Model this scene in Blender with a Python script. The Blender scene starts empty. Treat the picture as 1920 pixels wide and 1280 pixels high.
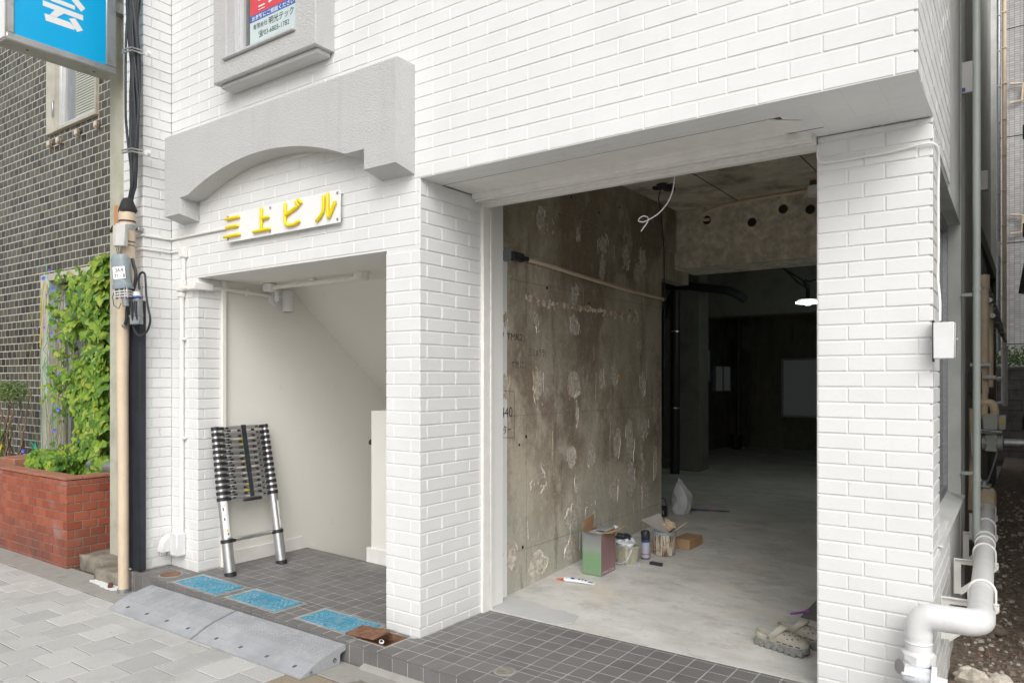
import bpy, math, random
from mathutils import Vector, Matrix, noise as mnoise
random.seed(7)
R = math.radians
T = 0.107
scene = bpy.context.scene
COL = scene.collection

# ------------------------------------------------------------------ camera
YAW = 0.619635
CAM = Vector((2.4701, -3.4492, 1.4184))
cd = bpy.data.cameras.new("camera")
cam = bpy.data.objects.new("camera", cd)
COL.objects.link(cam)
cam.location = CAM
cam.rotation_euler = (R(90), 0, YAW)
cd.sensor_width = 36.0
cd.lens = 1373.06 / 1920 * 36
cd.shift_y = (710.42 - 640) / 1920
cd.clip_start = 0.05
cd.clip_end = 500
scene.camera = cam

# ------------------------------------------------------------------ world, sun, exposure
SUN_EL, SUN_AZ = R(40), R(144)      # azimuth measured clockwise from +Y (north)
w = bpy.data.worlds.new("World"); scene.world = w; w.use_nodes = True
nt = w.node_tree; nt.nodes.clear()
sky = nt.nodes.new("ShaderNodeTexSky"); sky.sky_type = 'NISHITA'; sky.sun_disc = False
sky.sun_elevation = SUN_EL; sky.sun_rotation = SUN_AZ
sky.air_density = 1.0; sky.dust_density = 6.0; sky.ozone_density = 1.0
hs = nt.nodes.new("ShaderNodeHueSaturation"); hs.inputs['Saturation'].default_value = 0.16
bg = nt.nodes.new("ShaderNodeBackground"); bg.inputs['Strength'].default_value = 0.15
wo = nt.nodes.new("ShaderNodeOutputWorld")
nt.links.new(sky.outputs[0], hs.inputs['Color']); nt.links.new(hs.outputs[0], bg.inputs[0]); nt.links.new(bg.outputs[0], wo.inputs[0])
sd = bpy.data.lights.new("sun", 'SUN'); sd.energy = 0.5; sd.angle = R(60); sd.color = (1.0, 0.96, 0.90)
so = bpy.data.objects.new("sun", sd); COL.objects.link(so)
sdir = Vector((math.sin(SUN_AZ) * math.cos(SUN_EL), math.cos(SUN_AZ) * math.cos(SUN_EL), math.sin(SUN_EL)))
so.rotation_euler = sdir.to_track_quat('Z', 'Y').to_euler()
so.location = (0, -8, 12)
scene.view_settings.view_transform = 'Standard'
scene.view_settings.look = 'None'
scene.view_settings.exposure = 0.08
scene.view_settings.gamma = 1.0
scene.view_settings.use_curve_mapping = False
scene.cycles.max_bounces = 10
scene.cycles.diffuse_bounces = 7
scene.cycles.use_denoising = True
scene.cycles.sample_clamp_indirect = 4.0

# ------------------------------------------------------------------ materials
MATS = {}
class NM:
    def __init__(s, name):
        s.m = bpy.data.materials.new(name); s.m.use_nodes = True
        s.t = s.m.node_tree; s.t.nodes.clear()
        s.out = s.n('OutputMaterial'); s.b = s.n('BsdfPrincipled')
        s.t.links.new(s.b.outputs[0], s.out.inputs[0])
        s.pos = None
    def n(s, typ, **k):
        x = s.t.nodes.new('ShaderNode' + typ)
        for a, v in k.items(): setattr(x, a, v)
        return x
    def l(s, a, b): s.t.links.new(a, b)
    def P(s):
        if s.pos is None: s.pos = s.n('NewGeometry').outputs['Position']
        return s.pos
    def map(s, sc=(1, 1, 1), rot=(0, 0, 0), loc=(0, 0, 0)):
        m = s.n('Mapping'); m.inputs['Scale'].default_value = sc
        m.inputs['Rotation'].default_value = rot; m.inputs['Location'].default_value = loc
        s.l(s.P(), m.inputs['Vector']); return m.outputs[0]
    def noise(s, scale, detail=3, rough=0.5, vec=None, dist=0.0):
        x = s.n('TexNoise'); x.inputs['Scale'].default_value = scale
        x.inputs['Detail'].default_value = detail; x.inputs['Roughness'].default_value = rough
        x.inputs['Distortion'].default_value = dist
        s.l(vec if vec else s.P(), x.inputs['Vector']); return x.outputs['Fac']
    def voro(s, scale, vec=None, feat='F1'):
        x = s.n('TexVoronoi', feature=feat); x.inputs['Scale'].default_value = scale
        s.l(vec if vec else s.P(), x.inputs['Vector']); return x.outputs['Distance']
    def ramp(s, fac, *st):
        x = s.n('ValToRGB'); e = x.color_ramp.elements
        while len(e) < len(st): e.new(0.5)
        for i, (p, c) in enumerate(st):
            e[i].position = p; e[i].color = (c if isinstance(c, tuple) else (c, c, c)) + ((1,) if not isinstance(c, tuple) or len(c) == 3 else ())
        s.l(fac, x.inputs[0]); return x.outputs[0]
    def mix(s, fac, a, b, mode='MIX'):
        x = s.n('MixRGB', blend_type=mode)
        for i, v in zip((0, 1, 2), (fac, a, b)):
            if hasattr(v, 'is_linked'): s.l(v, x.inputs[i])
            elif isinstance(v, (int, float)): x.inputs[i].default_value = v if i == 0 else (v, v, v, 1)
            else: x.inputs[i].default_value = (*v, 1)
        return x.outputs[0]
    def math(s, op, a, b=None, c=None):
        x = s.n('Math', operation=op)
        for i, v in enumerate((a, b, c)):
            if v is None: continue
            if hasattr(v, 'is_linked'): s.l(v, x.inputs[i])
            else: x.inputs[i].default_value = v
        return x.outputs[0]
    def sep(s):
        x = s.n('SeparateXYZ'); s.l(s.P(), x.inputs[0]); return x.outputs
    def rnd(s): return s.n('ObjectInfo').outputs['Random']
    def bump(s, h, strength=0.3, dist=0.002):
        x = s.n('Bump'); x.inputs['Strength'].default_value = strength; x.inputs['Distance'].default_value = dist
        s.l(h, x.inputs['Height']); s.l(x.outputs[0], s.b.inputs['Normal'])
    def col(s, c):
        if hasattr(c, 'is_linked'): s.l(c, s.b.inputs['Base Color'])
        else: s.b.inputs['Base Color'].default_value = (*c, 1)
    def rough(s, r):
        if hasattr(r, 'is_linked'): s.l(r, s.b.inputs['Roughness'])
        else: s.b.inputs['Roughness'].default_value = r
    def metal(s, v=1.0): s.b.inputs['Metallic'].default_value = v

def mat(key, c, r=0.6, metal=0.0, var=0.12, vs=12.0, bump=0.0, bs=200.0, dirt=None, ds=4.0, da=0.5, spec=None):
    m = NM(key)
    base = m.mix(m.ramp(m.noise(vs, 4, 0.6), (0.3, 0.0), (0.7, 1.0)), tuple(x * (1 - var) for x in c), tuple(min(1, x * (1 + var)) for x in c))
    if dirt:
        base = m.mix(m.math('MULTIPLY', m.ramp(m.noise(ds, 6, 0.65), (0.48, 0.0), (0.68, 1.0)), da), base, dirt)
    m.col(base); m.rough(r); m.metal(metal)
    if spec is not None: m.b.inputs['Specular IOR Level'].default_value = spec
    if bump: m.bump(m.noise(bs, 3, 0.6), bump, 0.002)
    MATS[key] = m.m
    return m.m

# painted brick
m = NM('white_painted_brick')
c = m.mix(m.ramp(m.noise(3.0, 3), (0.3, 0.0), (0.7, 1.0)), (0.725, 0.73, 0.722), (0.785, 0.79, 0.782))
c = m.mix(m.math('MULTIPLY', m.ramp(m.noise(9, 5, 0.7), (0.58, 0.0), (0.75, 1.0)), 0.14), c, (0.60, 0.585, 0.55))
c = m.mix(m.math('MULTIPLY', m.ramp(m.noise(1, 5, 0.7, m.map((14, 14, 0.8))), (0.60, 0.0), (0.75, 1.0)), 0.16), c, (0.55, 0.535, 0.50))
sp = m.sep()
foot = m.math('MULTIPLY', m.ramp(sp[2], (0.0, 1.0), (0.14, 0.0)), m.noise(22, 4, 0.7))
c = m.mix(m.math('MULTIPLY', foot, 0.5), c, (0.50, 0.49, 0.46))
m.col(c); m.rough(0.45)
h = m.math('ADD', m.math('MULTIPLY', m.noise(230, 3, 0.6), 0.6), m.math('MULTIPLY', m.noise(45, 2), 0.8))
m.bump(h, 0.38, 0.0022); MATS['wbrick'] = m.m
# painted mortar behind
m = NM('white_painted_mortar'); m.col(m.mix(m.noise(20, 3), (0.74, 0.74, 0.725), (0.79, 0.79, 0.775))); m.rough(0.6)
m.bump(m.noise(160, 3), 0.3, 0.002); MATS['wmortar'] = m.m
# stucco
m = NM('grey_white_stucco')
c = m.mix(m.noise(2.5, 3), (0.57, 0.57, 0.565), (0.63, 0.63, 0.62))
c = m.mix(m.math('MULTIPLY', m.ramp(m.noise(1, 5, 0.7, m.map((9, 9, 0.7))), (0.54, 0.0), (0.70, 1.0)), 0.22), c, (0.40, 0.39, 0.36))
m.col(m.mix(m.math('MULTIPLY', m.ramp(m.noise(12, 5, 0.7), (0.56, 0.0), (0.74, 1.0)), 0.22), c, (0.45, 0.44, 0.41))); m.rough(0.75)
h = m.math('ADD', m.noise(95, 4, 0.65), m.math('MULTIPLY', m.noise(240, 2), 0.5))
m.bump(h, 1.0, 0.009); MATS['stucco'] = m.m
m = NM('painted_plaster')
c = m.mix(m.noise(2.0, 4, 0.6), (0.77, 0.75, 0.695), (0.83, 0.81, 0.76))
c = m.mix(m.math('MULTIPLY', m.ramp(m.noise(7, 6, 0.75), (0.62, 0.0), (0.70, 1.0)), 0.2), c, (0.5, 0.47, 0.42)); m.col(c); m.rough(0.6)
m.bump(m.noise(110, 4, 0.6), 0.45, 0.003); MATS['plaster'] = m.m
mat('white_trim', (0.80, 0.79, 0.76), 0.42, var=0.05, bump=0.08, bs=60)
mat('side_plaster', (0.60, 0.61, 0.585), 0.8, var=0.15, vs=3, bump=0.7, bs=130)
mat('alley_wall_paint', (0.48, 0.48, 0.455), 0.8, var=0.2, vs=2.5, bump=0.5, bs=120, dirt=(0.34, 0.33, 0.30))
# floor tile
m = NM('grey_floor_tile')
c = m.mix(m.rnd(), (0.125, 0.119, 0.117), (0.175, 0.168, 0.166))
c = m.mix(m.ramp(m.noise(2.2, 5, 0.6), (0.35, 0.0), (0.7, 1.0)), c, (0.185, 0.18, 0.178))
c = m.mix(m.math('MULTIPLY', m.ramp(m.noise(40, 5, 0.8), (0.55, 0.0), (0.8, 1.0)), 0.35), c, (0.26, 0.25, 0.24))
c = m.mix(m.math('MULTIPLY', m.ramp(m.noise(300, 2, 0.8), (0.66, 0.0), (0.74, 1.0)), 0.3), c, (0.36, 0.35, 0.33))
m.col(c); m.rough(m.ramp(m.noise(5, 4), (0.3, 0.42), (0.7, 0.62))); m.bump(m.noise(260, 3, 0.7), 0.35, 0.0012); MATS['ftile'] = m.m
mat('tile_grout', (0.40, 0.395, 0.38), 0.85, var=0.22, vs=9, bump=0.3, dirt=(0.22, 0.21, 0.2), ds=6)
# dark glazed tile
for q, (ca, cb) in enumerate((((0.050, 0.047, 0.038), (0.085, 0.080, 0.064)), ((0.080, 0.077, 0.060), (0.120, 0.115, 0.092)), ((0.030, 0.030, 0.028), (0.055, 0.055, 0.050)), ((0.105, 0.100, 0.078), (0.165, 0.158, 0.125)))):
    m = NM('dark_glazed_tile')
    c = m.mix(m.rnd(), ca, cb)
    c = m.mix(m.math('MULTIPLY', m.ramp(m.noise(16, 2), (0.45, 0.0), (0.65, 1.0)), 0.3), c, (0.14, 0.132, 0.108))
    c = m.mix(m.math('MULTIPLY', m.ramp(m.noise(1.6, 4, 0.6), (0.5, 0.0), (0.7, 1.0)), 0.3), c, (0.17, 0.165, 0.14))
    m.col(c); m.rough(0.20); m.bump(m.noise(9, 2), 0.10, 0.001); MATS['dtile' + ('' if q == 0 else str(q))] = m.m
mat('light_grout', (0.55, 0.53, 0.46), 0.85, var=0.2, vs=6, dirt=(0.3, 0.28, 0.22), ds=3)
# pavers
for q, (ca, cb) in enumerate((((0.42, 0.42, 0.41), (0.49, 0.485, 0.475)), ((0.46, 0.455, 0.445), (0.53, 0.525, 0.51)), ((0.37, 0.37, 0.365), (0.42, 0.415, 0.41)))):
    m = NM('grey_concrete_paver')
    c = m.mix(m.rnd(), ca, cb)
    c = m.mix(m.math('MULTIPLY', m.ramp(m.noise(160, 3, 0.8), (0.4, 0.0), (0.7, 1.0)), 0.5), c, (0.68, 0.67, 0.64))
    c = m.mix(m.math('MULTIPLY', m.ramp(m.noise(330, 2, 0.8), (0.6, 0.0), (0.7, 1.0)), 0.45), c, (0.25, 0.24, 0.235))
    c = m.mix(m.math('MULTIPLY', m.ramp(m.noise(2.2, 6, 0.7), (0.5, 0.0), (0.66, 1.0)), 0.30), c, (0.27, 0.265, 0.25))
    c = m.mix(m.math('MULTIPLY', m.ramp(m.noise(16, 4, 0.7), (0.66, 0.0), (0.70, 1.0)), 0.5), c, (0.20, 0.195, 0.185))
    m.col(c); m.rough(0.85); m.bump(m.noise(240, 3, 0.7), 0.6, 0.002); MATS['paver' + ('' if q == 0 else str(q))] = m.m
mat('tan_paver', (0.50, 0.40, 0.29), 0.85, var=0.2, vs=150, bump=0.5, bs=240)
mat('brown_paver', (0.30, 0.25, 0.19), 0.85, var=0.3, vs=150, bump=0.5, bs=240)
mat('gutter_concrete', (0.34, 0.335, 0.31), 0.88, var=0.2, vs=5, bump=0.5, bs=180, dirt=(0.20, 0.18, 0.15), ds=5, da=0.6)
mat('paver_sand', (0.10, 0.095, 0.085), 0.95, var=0.3, vs=60)
mat('rubber_ramp', (0.33, 0.345, 0.365), 0.7, var=0.12, vs=5, bump=0.35, bs=220, dirt=(0.45, 0.45, 0.45), ds=9, da=0.55)
mat('rubber_dark', (0.09, 0.10, 0.105), 0.6, var=0.2)
# soil / gravel
m = NM('brown_gravel_soil')
v = m.n('TexVoronoi'); v.inputs['Scale'].default_value = 38; m.l(m.P(), v.inputs['Vector'])
c = m.mix(m.noise(7, 5, 0.7), (0.15, 0.110, 0.080), (0.30, 0.225, 0.165))
c = m.mix(m.ramp(v.outputs['Color'], (0.35, 0.0), (0.8, 0.85)), c, (0.32, 0.27, 0.225))
m.col(c); m.rough(0.95); m.bump(m.math('ADD', v.outputs['Distance'], m.noise(90, 4, 0.7)), 1.0, 0.02); MATS['soil'] = m.m
mat('asphalt', (0.20, 0.198, 0.19), 0.9, var=0.2, vs=40, bump=0.6, bs=160)
m = NM('grey_brown_stone'); c = m.mix(m.rnd(), (0.20, 0.155, 0.12), (0.42, 0.36, 0.30)); c = m.mix(m.noise(60, 4, .7), c, (0.2, 0.17, 0.14)); m.col(c); m.rough(0.9); m.bump(m.noise(90, 4), 0.6, 0.004); MATS['stone'] = m.m
mat('clay_bit', (0.26, 0.145, 0.095), 0.9, var=0.2)
mat('rubble_concrete', (0.55, 0.50, 0.43), 0.9, var=0.3, vs=25, bump=0.9, bs=70, dirt=(0.2, 0.15, 0.11), ds=14)
# red bricks
m = NM('red_brick')
c = m.mix(m.rnd(), (0.25, 0.056, 0.028), (0.37, 0.105, 0.055))
c = m.mix(m.math('MULTIPLY', m.ramp(m.noise(45, 4, 0.7), (0.4, 0.0), (0.7, 1.0)), 0.3), c, (0.38, 0.13, 0.08))
sp = m.sep()
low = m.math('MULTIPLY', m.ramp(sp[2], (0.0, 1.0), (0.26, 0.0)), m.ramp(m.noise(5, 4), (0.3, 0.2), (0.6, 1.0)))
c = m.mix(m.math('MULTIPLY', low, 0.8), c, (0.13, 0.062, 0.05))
ef = m.math('MULTIPLY', m.ramp(m.noise(3.3, 3), (0.60, 0.0), (0.72, 1.0)), 0.45)
c = m.mix(ef, c, (0.36, 0.29, 0.27))
m.col(c); m.rough(0.7); m.bump(m.noise(130, 3), 0.3, 0.002); MATS['rbrick'] = m.m
mat('brick_mortar', (0.26, 0.23, 0.19), 0.9, var=0.3, vs=20, bump=0.5)
mat('brick_coping', (0.36, 0.15, 0.095), 0.75, var=0.2, vs=8, bump=0.3, dirt=(0.30, 0.24, 0.2), ds=7)
# concrete wall
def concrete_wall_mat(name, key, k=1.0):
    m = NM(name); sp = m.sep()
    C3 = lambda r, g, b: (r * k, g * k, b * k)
    st = m.noise(1.0, 6, 0.65, m.map((6, 6, 1.2)))
    fine = m.noise(30, 6, 0.75, m.map((1, 1, 0.55)))
    c = m.mix(m.ramp(st, (0.30, 0.0), (0.68, 1.0)), C3(0.26, 0.225, 0.17), C3(0.44, 0.40, 0.325))
    c = m.mix(m.math('MULTIPLY', m.ramp(fine, (0.35, 0.0), (0.68, 1.0)), 0.6), c, C3(0.32, 0.285, 0.22))
    # patches of brown stain, paler scoured areas, cement-grey lower courses
    c = m.mix(m.math('MULTIPLY', m.ramp(m.noise(1.15, 6, 0.66, m.map((1, 1, 0.8), loc=(0, 1.3, 0.4))), (0.46, 0.0), (0.58, 1.0)), 0.75), c, C3(0.165, 0.130, 0.092))
    c = m.mix(m.math('MULTIPLY', m.ramp(m.noise(1.5, 6, 0.7, m.map((1, 1, 0.7), loc=(4, 7, 2))), (0.50, 0.0), (0.60, 1.0)), 0.7), c, C3(0.47, 0.425, 0.345))
    lowb = m.ramp(m.math('ADD', m.math('MULTIPLY', sp[2], 0.5), m.math('MULTIPLY', m.noise(1.8, 6, 0.7), 0.8)), (0.50, 0.8), (0.80, 0.0))
    c = m.mix(lowb, c, C3(0.37, 0.365, 0.315))
    c = m.mix(m.math('MULTIPLY', m.ramp(m.noise(5, 6, 0.75, m.map((1, 1, 0.45))), (0.55, 0.0), (0.66, 1.0)), 0.55), c, C3(0.54, 0.50, 0.43))
    c = m.mix(m.math('MULTIPLY', m.ramp(m.noise(4, 6, 0.75, m.map((1.6, 1.6, 0.3), loc=(4, 2, 9))), (0.56, 0.0), (0.66, 1.0)), 0.6), c, C3(0.125, 0.098, 0.070))
    c = m.mix(m.math('MULTIPLY', m.ramp(m.noise(38, 5, 0.8), (0.58, 0.0), (0.68, 1.0)), 0.55), c, C3(0.62, 0.57, 0.48))
    c = m.mix(m.math('MULTIPLY', m.ramp(m.noise(75, 4, 0.8, m.map((1, 1, 0.6), loc=(3, 3, 3))), (0.60, 0.0), (0.68, 1.0)), 0.65), c, C3(0.08, 0.065, 0.05))
    # formwork joints: one level line and upright sheet joints
    for ax, per, off in ((2, 0.90, 0.17), (1, 0.62, 0.28)):
        d = m.math('ABSOLUTE', m.math('SUBTRACT', m.math('FRACT', m.math('DIVIDE', m.math('ADD', sp[ax], m.math('ADD', m.math('MULTIPLY', m.noise(3, 2), 0.012), off)), per)), 0.5))
        ln = m.ramp(m.math('MULTIPLY', d, per), (0.0, 1.0), (0.006, 0.0))
        c = m.mix(m.math('MULTIPLY', m.math('MULTIPLY', ln, m.noise(2.5, 4)), 0.8), c, C3(0.13, 0.11, 0.085))
    m.col(c); m.rough(0.88)
    m.bump(m.math('ADD', m.noise(90, 5, 0.75), m.math('MULTIPLY', m.noise(9, 4, 0.6), 1.5)), 0.7, 0.007); MATS[key] = m.m
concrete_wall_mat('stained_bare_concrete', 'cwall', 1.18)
concrete_wall_mat('shaded_rear_concrete', 'rwall', 0.5)  # darker copy of the bare concrete; back-room shade painted into its colour
mat('rear_beam', (0.20, 0.195, 0.165), 0.9, var=0.3, vs=3, bump=0.5, bs=60, dirt=(0.08, 0.075, 0.06), ds=3)  # darkened beam concrete: the back room's shade is put into the colour
mat('rear_floor', (0.27, 0.275, 0.245), 0.8, var=0.2, vs=2.5, bump=0.4, bs=60, dirt=(0.13, 0.13, 0.115), ds=3)
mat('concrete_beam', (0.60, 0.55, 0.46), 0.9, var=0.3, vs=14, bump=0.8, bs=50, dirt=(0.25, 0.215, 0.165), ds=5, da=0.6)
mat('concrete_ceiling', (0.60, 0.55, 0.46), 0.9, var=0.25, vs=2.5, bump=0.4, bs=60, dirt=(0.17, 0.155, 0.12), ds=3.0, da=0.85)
mat('adhesive', (0.68, 0.63, 0.56), 0.85, var=0.3, vs=45, bump=0.9, bs=80, dirt=(0.40, 0.34, 0.27), ds=40, da=0.8)
mat('adhesive_film', (0.54, 0.505, 0.445), 0.85, var=0.3, vs=30, bump=0.8, bs=70, dirt=(0.30, 0.26, 0.2), ds=34, da=0.9)
mat('adhesive_brown', (0.44, 0.33, 0.24), 0.85, var=0.3, vs=40, bump=0.7, bs=120)
mat('rough_break', (0.20, 0.19, 0.175), 0.95, var=0.5, vs=60, bump=1.0, bs=80)
# garage floor
m = NM('worn_concrete_floor')
c = m.mix(m.ramp(m.noise(1.6, 8, 0.68, m.map((1, 1.7, 1))), (0.38, 0.0), (0.62, 1.0)), (0.52, 0.515, 0.49), (0.67, 0.665, 0.64))
c = m.mix(m.math('MULTIPLY', m.ramp(m.noise(3.2, 8, 0.75, m.map((1, 1.8, 1), loc=(2, 1, 0))), (0.50, 0.0), (0.62, 1.0)), 0.75), c, (0.43, 0.42, 0.385))
c = m.mix(m.math('MULTIPLY', m.ramp(m.noise(2.0, 7, 0.72, m.map((1, 1.5, 1), loc=(3, 5, 1))), (0.54, 0.0), (0.64, 1.0)), 0.6), c, (0.70, 0.61, 0.50))
c = m.mix(m.math('MULTIPLY', m.ramp(m.noise(5, 8, 0.75, m.map((1, 2.4, 1))), (0.60, 0.0), (0.66, 1.0)), 0.55), c, (0.30, 0.285, 0.26))
c = m.mix(m.math('MULTIPLY', m.ramp(m.noise(11, 7, 0.8), (0.58, 0.0), (0.66, 1.0)), 0.4), c, (0.76, 0.755, 0.73))
c = m.mix(m.math('MULTIPLY', m.ramp(m.noise(90, 4, 0.85), (0.60, 0.0), (0.70, 1.0)), 0.45), c, (0.26, 0.25, 0.23))
m.col(c); m.rough(0.72); m.bump(m.math('ADD', m.noise(120, 5, 0.75), m.math('MULTIPLY', m.noise(7, 5), 2.0)), 0.4, 0.004); MATS['gfloor'] = m.m
mat('fresh_mortar_patch', (0.50, 0.505, 0.50), 0.8, var=0.06, vs=5, bump=0.2)
# blue cover
m = NM('worn_blue_cover')
c = m.mix(m.ramp(m.noise(55, 4, 0.7), (0.56, 0.0), (0.66, 1.0)), (0.045, 0.26, 0.40), (0.34, 0.36, 0.35))
c = m.mix(m.math('MULTIPLY', m.ramp(m.noise(12, 5, 0.7), (0.46, 0.0), (0.58, 1.0)), 0.5), c, (0.24, 0.36, 0.41))
m.col(c); m.rough(0.7); m.bump(m.noise(130, 3), 0.3, 0.002); MATS['bcover'] = m.m
m = NM('blue_cover_ribs')
c = m.mix(m.ramp(m.noise(70, 4, 0.7), (0.50, 0.0), (0.60, 1.0)), (0.07, 0.32, 0.46), (0.36, 0.43, 0.45)); m.col(c); m.rough(0.6); MATS['brib'] = m.m
mat('rust', (0.20, 0.105, 0.062), 0.85, var=0.35, vs=25, bump=0.7, bs=110, dirt=(0.33, 0.20, 0.12), ds=16)
mat('rust_dark', (0.12, 0.055, 0.035), 0.85, var=0.4, vs=25, bump=0.7, bs=110)
mat('cast_lid', (0.27, 0.245, 0.21), 0.8, var=0.25, vs=30, bump=0.6, bs=110, dirt=(0.18, 0.16, 0.14), ds=14)
mat('brass_ring', (0.42, 0.35, 0.22), 0.5, metal=0.6)
# metals, plastics
mat('aluminium', (0.60, 0.61, 0.62), 0.34, metal=0.9, var=0.08)
mat('aluminium_white', (0.66, 0.67, 0.68), 0.4, metal=0.35, var=0.05)
mat('steel', (0.55, 0.55, 0.54), 0.35, metal=0.9, var=0.1)
mat('galvanised', (0.42, 0.44, 0.45), 0.45, metal=0.8, var=0.2, vs=50)
mat('stainless', (0.56, 0.57, 0.57), 0.4, metal=0.75, var=0.06, vs=3, dirt=(0.32, 0.30, 0.27), ds=7)
mat('black_plastic', (0.022, 0.023, 0.027), 0.5, var=0.2)
mat('black_matte', (0.012, 0.012, 0.012), 0.7, var=0.1)
mat('cable_black', (0.025, 0.03, 0.036), 0.45, var=0.25, vs=30)
mat('guard_black', (0.028, 0.033, 0.043), 0.5, var=0.25, vs=9)
mat('beige_pipe', (0.66, 0.54, 0.40), 0.5, var=0.07, vs=3, dirt=(0.42, 0.34, 0.26), ds=7, da=0.35)
mat('grey_plastic', (0.25, 0.30, 0.325), 0.4, var=0.06)
mat('light_grey_plastic', (0.56, 0.55, 0.54), 0.45, var=0.06)
mat('clear_grey', (0.24, 0.26, 0.28), 0.15, var=0.1)
mat('white_plastic', (0.80, 0.80, 0.79), 0.35, var=0.03)
mat('white_gloss', (0.74, 0.745, 0.745), 0.38, var=0.05, bump=0.25, bs=45, dirt=(0.52, 0.50, 0.45), ds=9, da=0.22)
mat('off_white_column', (0.46, 0.455, 0.37), 0.8, var=0.12, vs=4, bump=0.5, bs=130, dirt=(0.22, 0.21, 0.17), ds=7, da=0.4)
mat('window_surround', (0.52, 0.50, 0.43), 0.75, var=0.1, vs=6, dirt=(0.3, 0.28, 0.22), ds=5)
mat('rough_block', (0.24, 0.215, 0.175), 0.92, var=0.3, vs=10, bump=0.9, bs=60, dirt=(0.12, 0.105, 0.085), ds=8, da=0.8)
mat('grey_block', (0.36, 0.36, 0.35), 0.9, var=0.2, vs=10, bump=0.5, dirt=(0.22, 0.22, 0.21), ds=12)
mat('spilt_white', (0.80, 0.81, 0.81), 0.7, var=0.06, vs=20, bump=0.3)
mat('yellow_letter', (0.86, 0.66, 0.0), 0.35, var=0.02)
mat('sign_blue', (0.0, 0.42, 0.80), 0.35, var=0.02)
mat('sign_white', (0.84, 0.84, 0.84), 0.4, var=0.02)
mat('poster_red', (0.66, 0.07, 0.085), 0.5, var=0.06)
mat('poster_blue', (0.045, 0.13, 0.42), 0.5, var=0.06)
mat('poster_pale', (0.56, 0.66, 0.66), 0.5, var=0.04)
mat('ink', (0.03, 0.035, 0.04), 0.6, var=0.1)
mat('dark_glass', (0.10, 0.115, 0.11), 0.08, var=0.2, vs=3)
mat('alley_glass', (0.055, 0.065, 0.068), 0.1, var=0.2, vs=3)
mat('blind_slat', (0.50, 0.52, 0.46), 0.5, var=0.05)
mat('cardboard', (0.30, 0.185, 0.10), 0.85, var=0.1, vs=10)
mat('cardboard_light', (0.40, 0.26, 0.145), 0.85, var=0.1, vs=10)
m = NM('printed_carton_front'); sp = m.sep()
f = m.math('ADD', sp[2], m.math('MULTIPLY', m.noise(14, 4), 0.05))
c = m.ramp(f, (0.20, (0.18, 0.30, 0.17)), (0.245, (0.25, 0.29, 0.25)), (0.33, (0.20, 0.205, 0.215)))
c = m.mix(m.math('MULTIPLY', m.ramp(m.noise(3, 5, .7, m.map((6, 6, 60))), (0.55, 0.0), (0.7, 1.0)), 0.25), c, (0.36, 0.42, 0.36))
m.col(c); m.rough(0.6); MATS['carton_green'] = m.m
m = NM('printed_carton_side'); sp = m.sep()
f = m.math('ADD', sp[2], m.math('MULTIPLY', m.noise(9, 4), 0.06))
m.col(m.ramp(f, (0.1, (0.27, 0.165, 0.17)), (0.26, (0.22, 0.13, 0.14)), (0.36, (0.24, 0.165, 0.12)))); m.rough(0.6); MATS['carton_pink'] = m.m
m = NM('paint_spattered_tin')
a = m.noise(1, 5, 0.7, m.map((55, 55, 7)))
c = m.ramp(a, (0.30, (0.045, 0.03, 0.022)), (0.42, (0.17, 0.09, 0.05)), (0.50, (0.45, 0.42, 0.34)), (0.62, (0.58, 0.56, 0.48)), (0.72, (0.10, 0.075, 0.06)))
m.col(c); m.rough(0.6); m.bump(a, 0.6, 0.003); MATS['tin'] = m.m
m = NM('cream_paint_pail')
a = m.noise(1, 5, 0.7, m.map((38, 38, 7)))
m.col(m.ramp(a, (0.34, (0.16, 0.15, 0.11)), (0.45, (0.42, 0.41, 0.31)), (0.62, (0.50, 0.49, 0.39)), (0.75, (0.27, 0.26, 0.2)))); m.rough(0.5); MATS['pail'] = m.m
mat('blue_label', (0.03, 0.06, 0.17), 0.4)
mat('lilac_label', (0.42, 0.43, 0.52), 0.4)
mat('red_print', (0.45, 0.05, 0.09), 0.4)
mat('plastic_film', (0.62, 0.65, 0.69), 0.25, var=0.2, vs=30)
mat('clog_beige', (0.38, 0.36, 0.30), 0.6, var=0.12, vs=20, dirt=(0.30, 0.26, 0.2), ds=18, da=0.6)
mat('clog_sole', (0.19, 0.195, 0.185), 0.7, var=0.3, vs=60, dirt=(0.32, 0.31, 0.29), ds=30, da=0.6)
mat('purple_plastic', (0.27, 0.09, 0.36), 0.4)
mat('tube_white', (0.80, 0.81, 0.82), 0.3)
mat('tube_blue', (0.02, 0.08, 0.40), 0.35)
mat('tube_red', (0.70, 0.03, 0.03), 0.35)
mat('dark_sheet', (0.16, 0.155, 0.14), 0.7)
mat('bag_grey', (0.46, 0.47, 0.49), 0.35, var=0.15, vs=12, bump=0.3, bs=40)
mat('paper_brown', (0.48, 0.37, 0.25), 0.85, var=0.15)
mat('grey_card', (0.27, 0.26, 0.24), 0.8)
mat('blue_fitting', (0.04, 0.12, 0.42), 0.4)
mat('copper_card', (0.55, 0.26, 0.12), 0.5)
mat('putty_wrap', (0.025, 0.024, 0.024), 0.8, bump=0.8, bs=90)
mat('meter_grey', (0.40, 0.415, 0.37), 0.5, var=0.05)
mat('beige_gas_pipe', (0.62, 0.51, 0.36), 0.5, var=0.12, vs=8, dirt=(0.40, 0.32, 0.22), ds=9, da=0.35)
mat('pale_downpipe', (0.42, 0.46, 0.43), 0.4, var=0.04)
mat('dark_pipe', (0.065, 0.065, 0.065), 0.5)
mat('yellow_tag', (0.62, 0.46, 0.05), 0.5)
mat('orange_tag', (0.55, 0.27, 0.02), 0.5)
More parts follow.
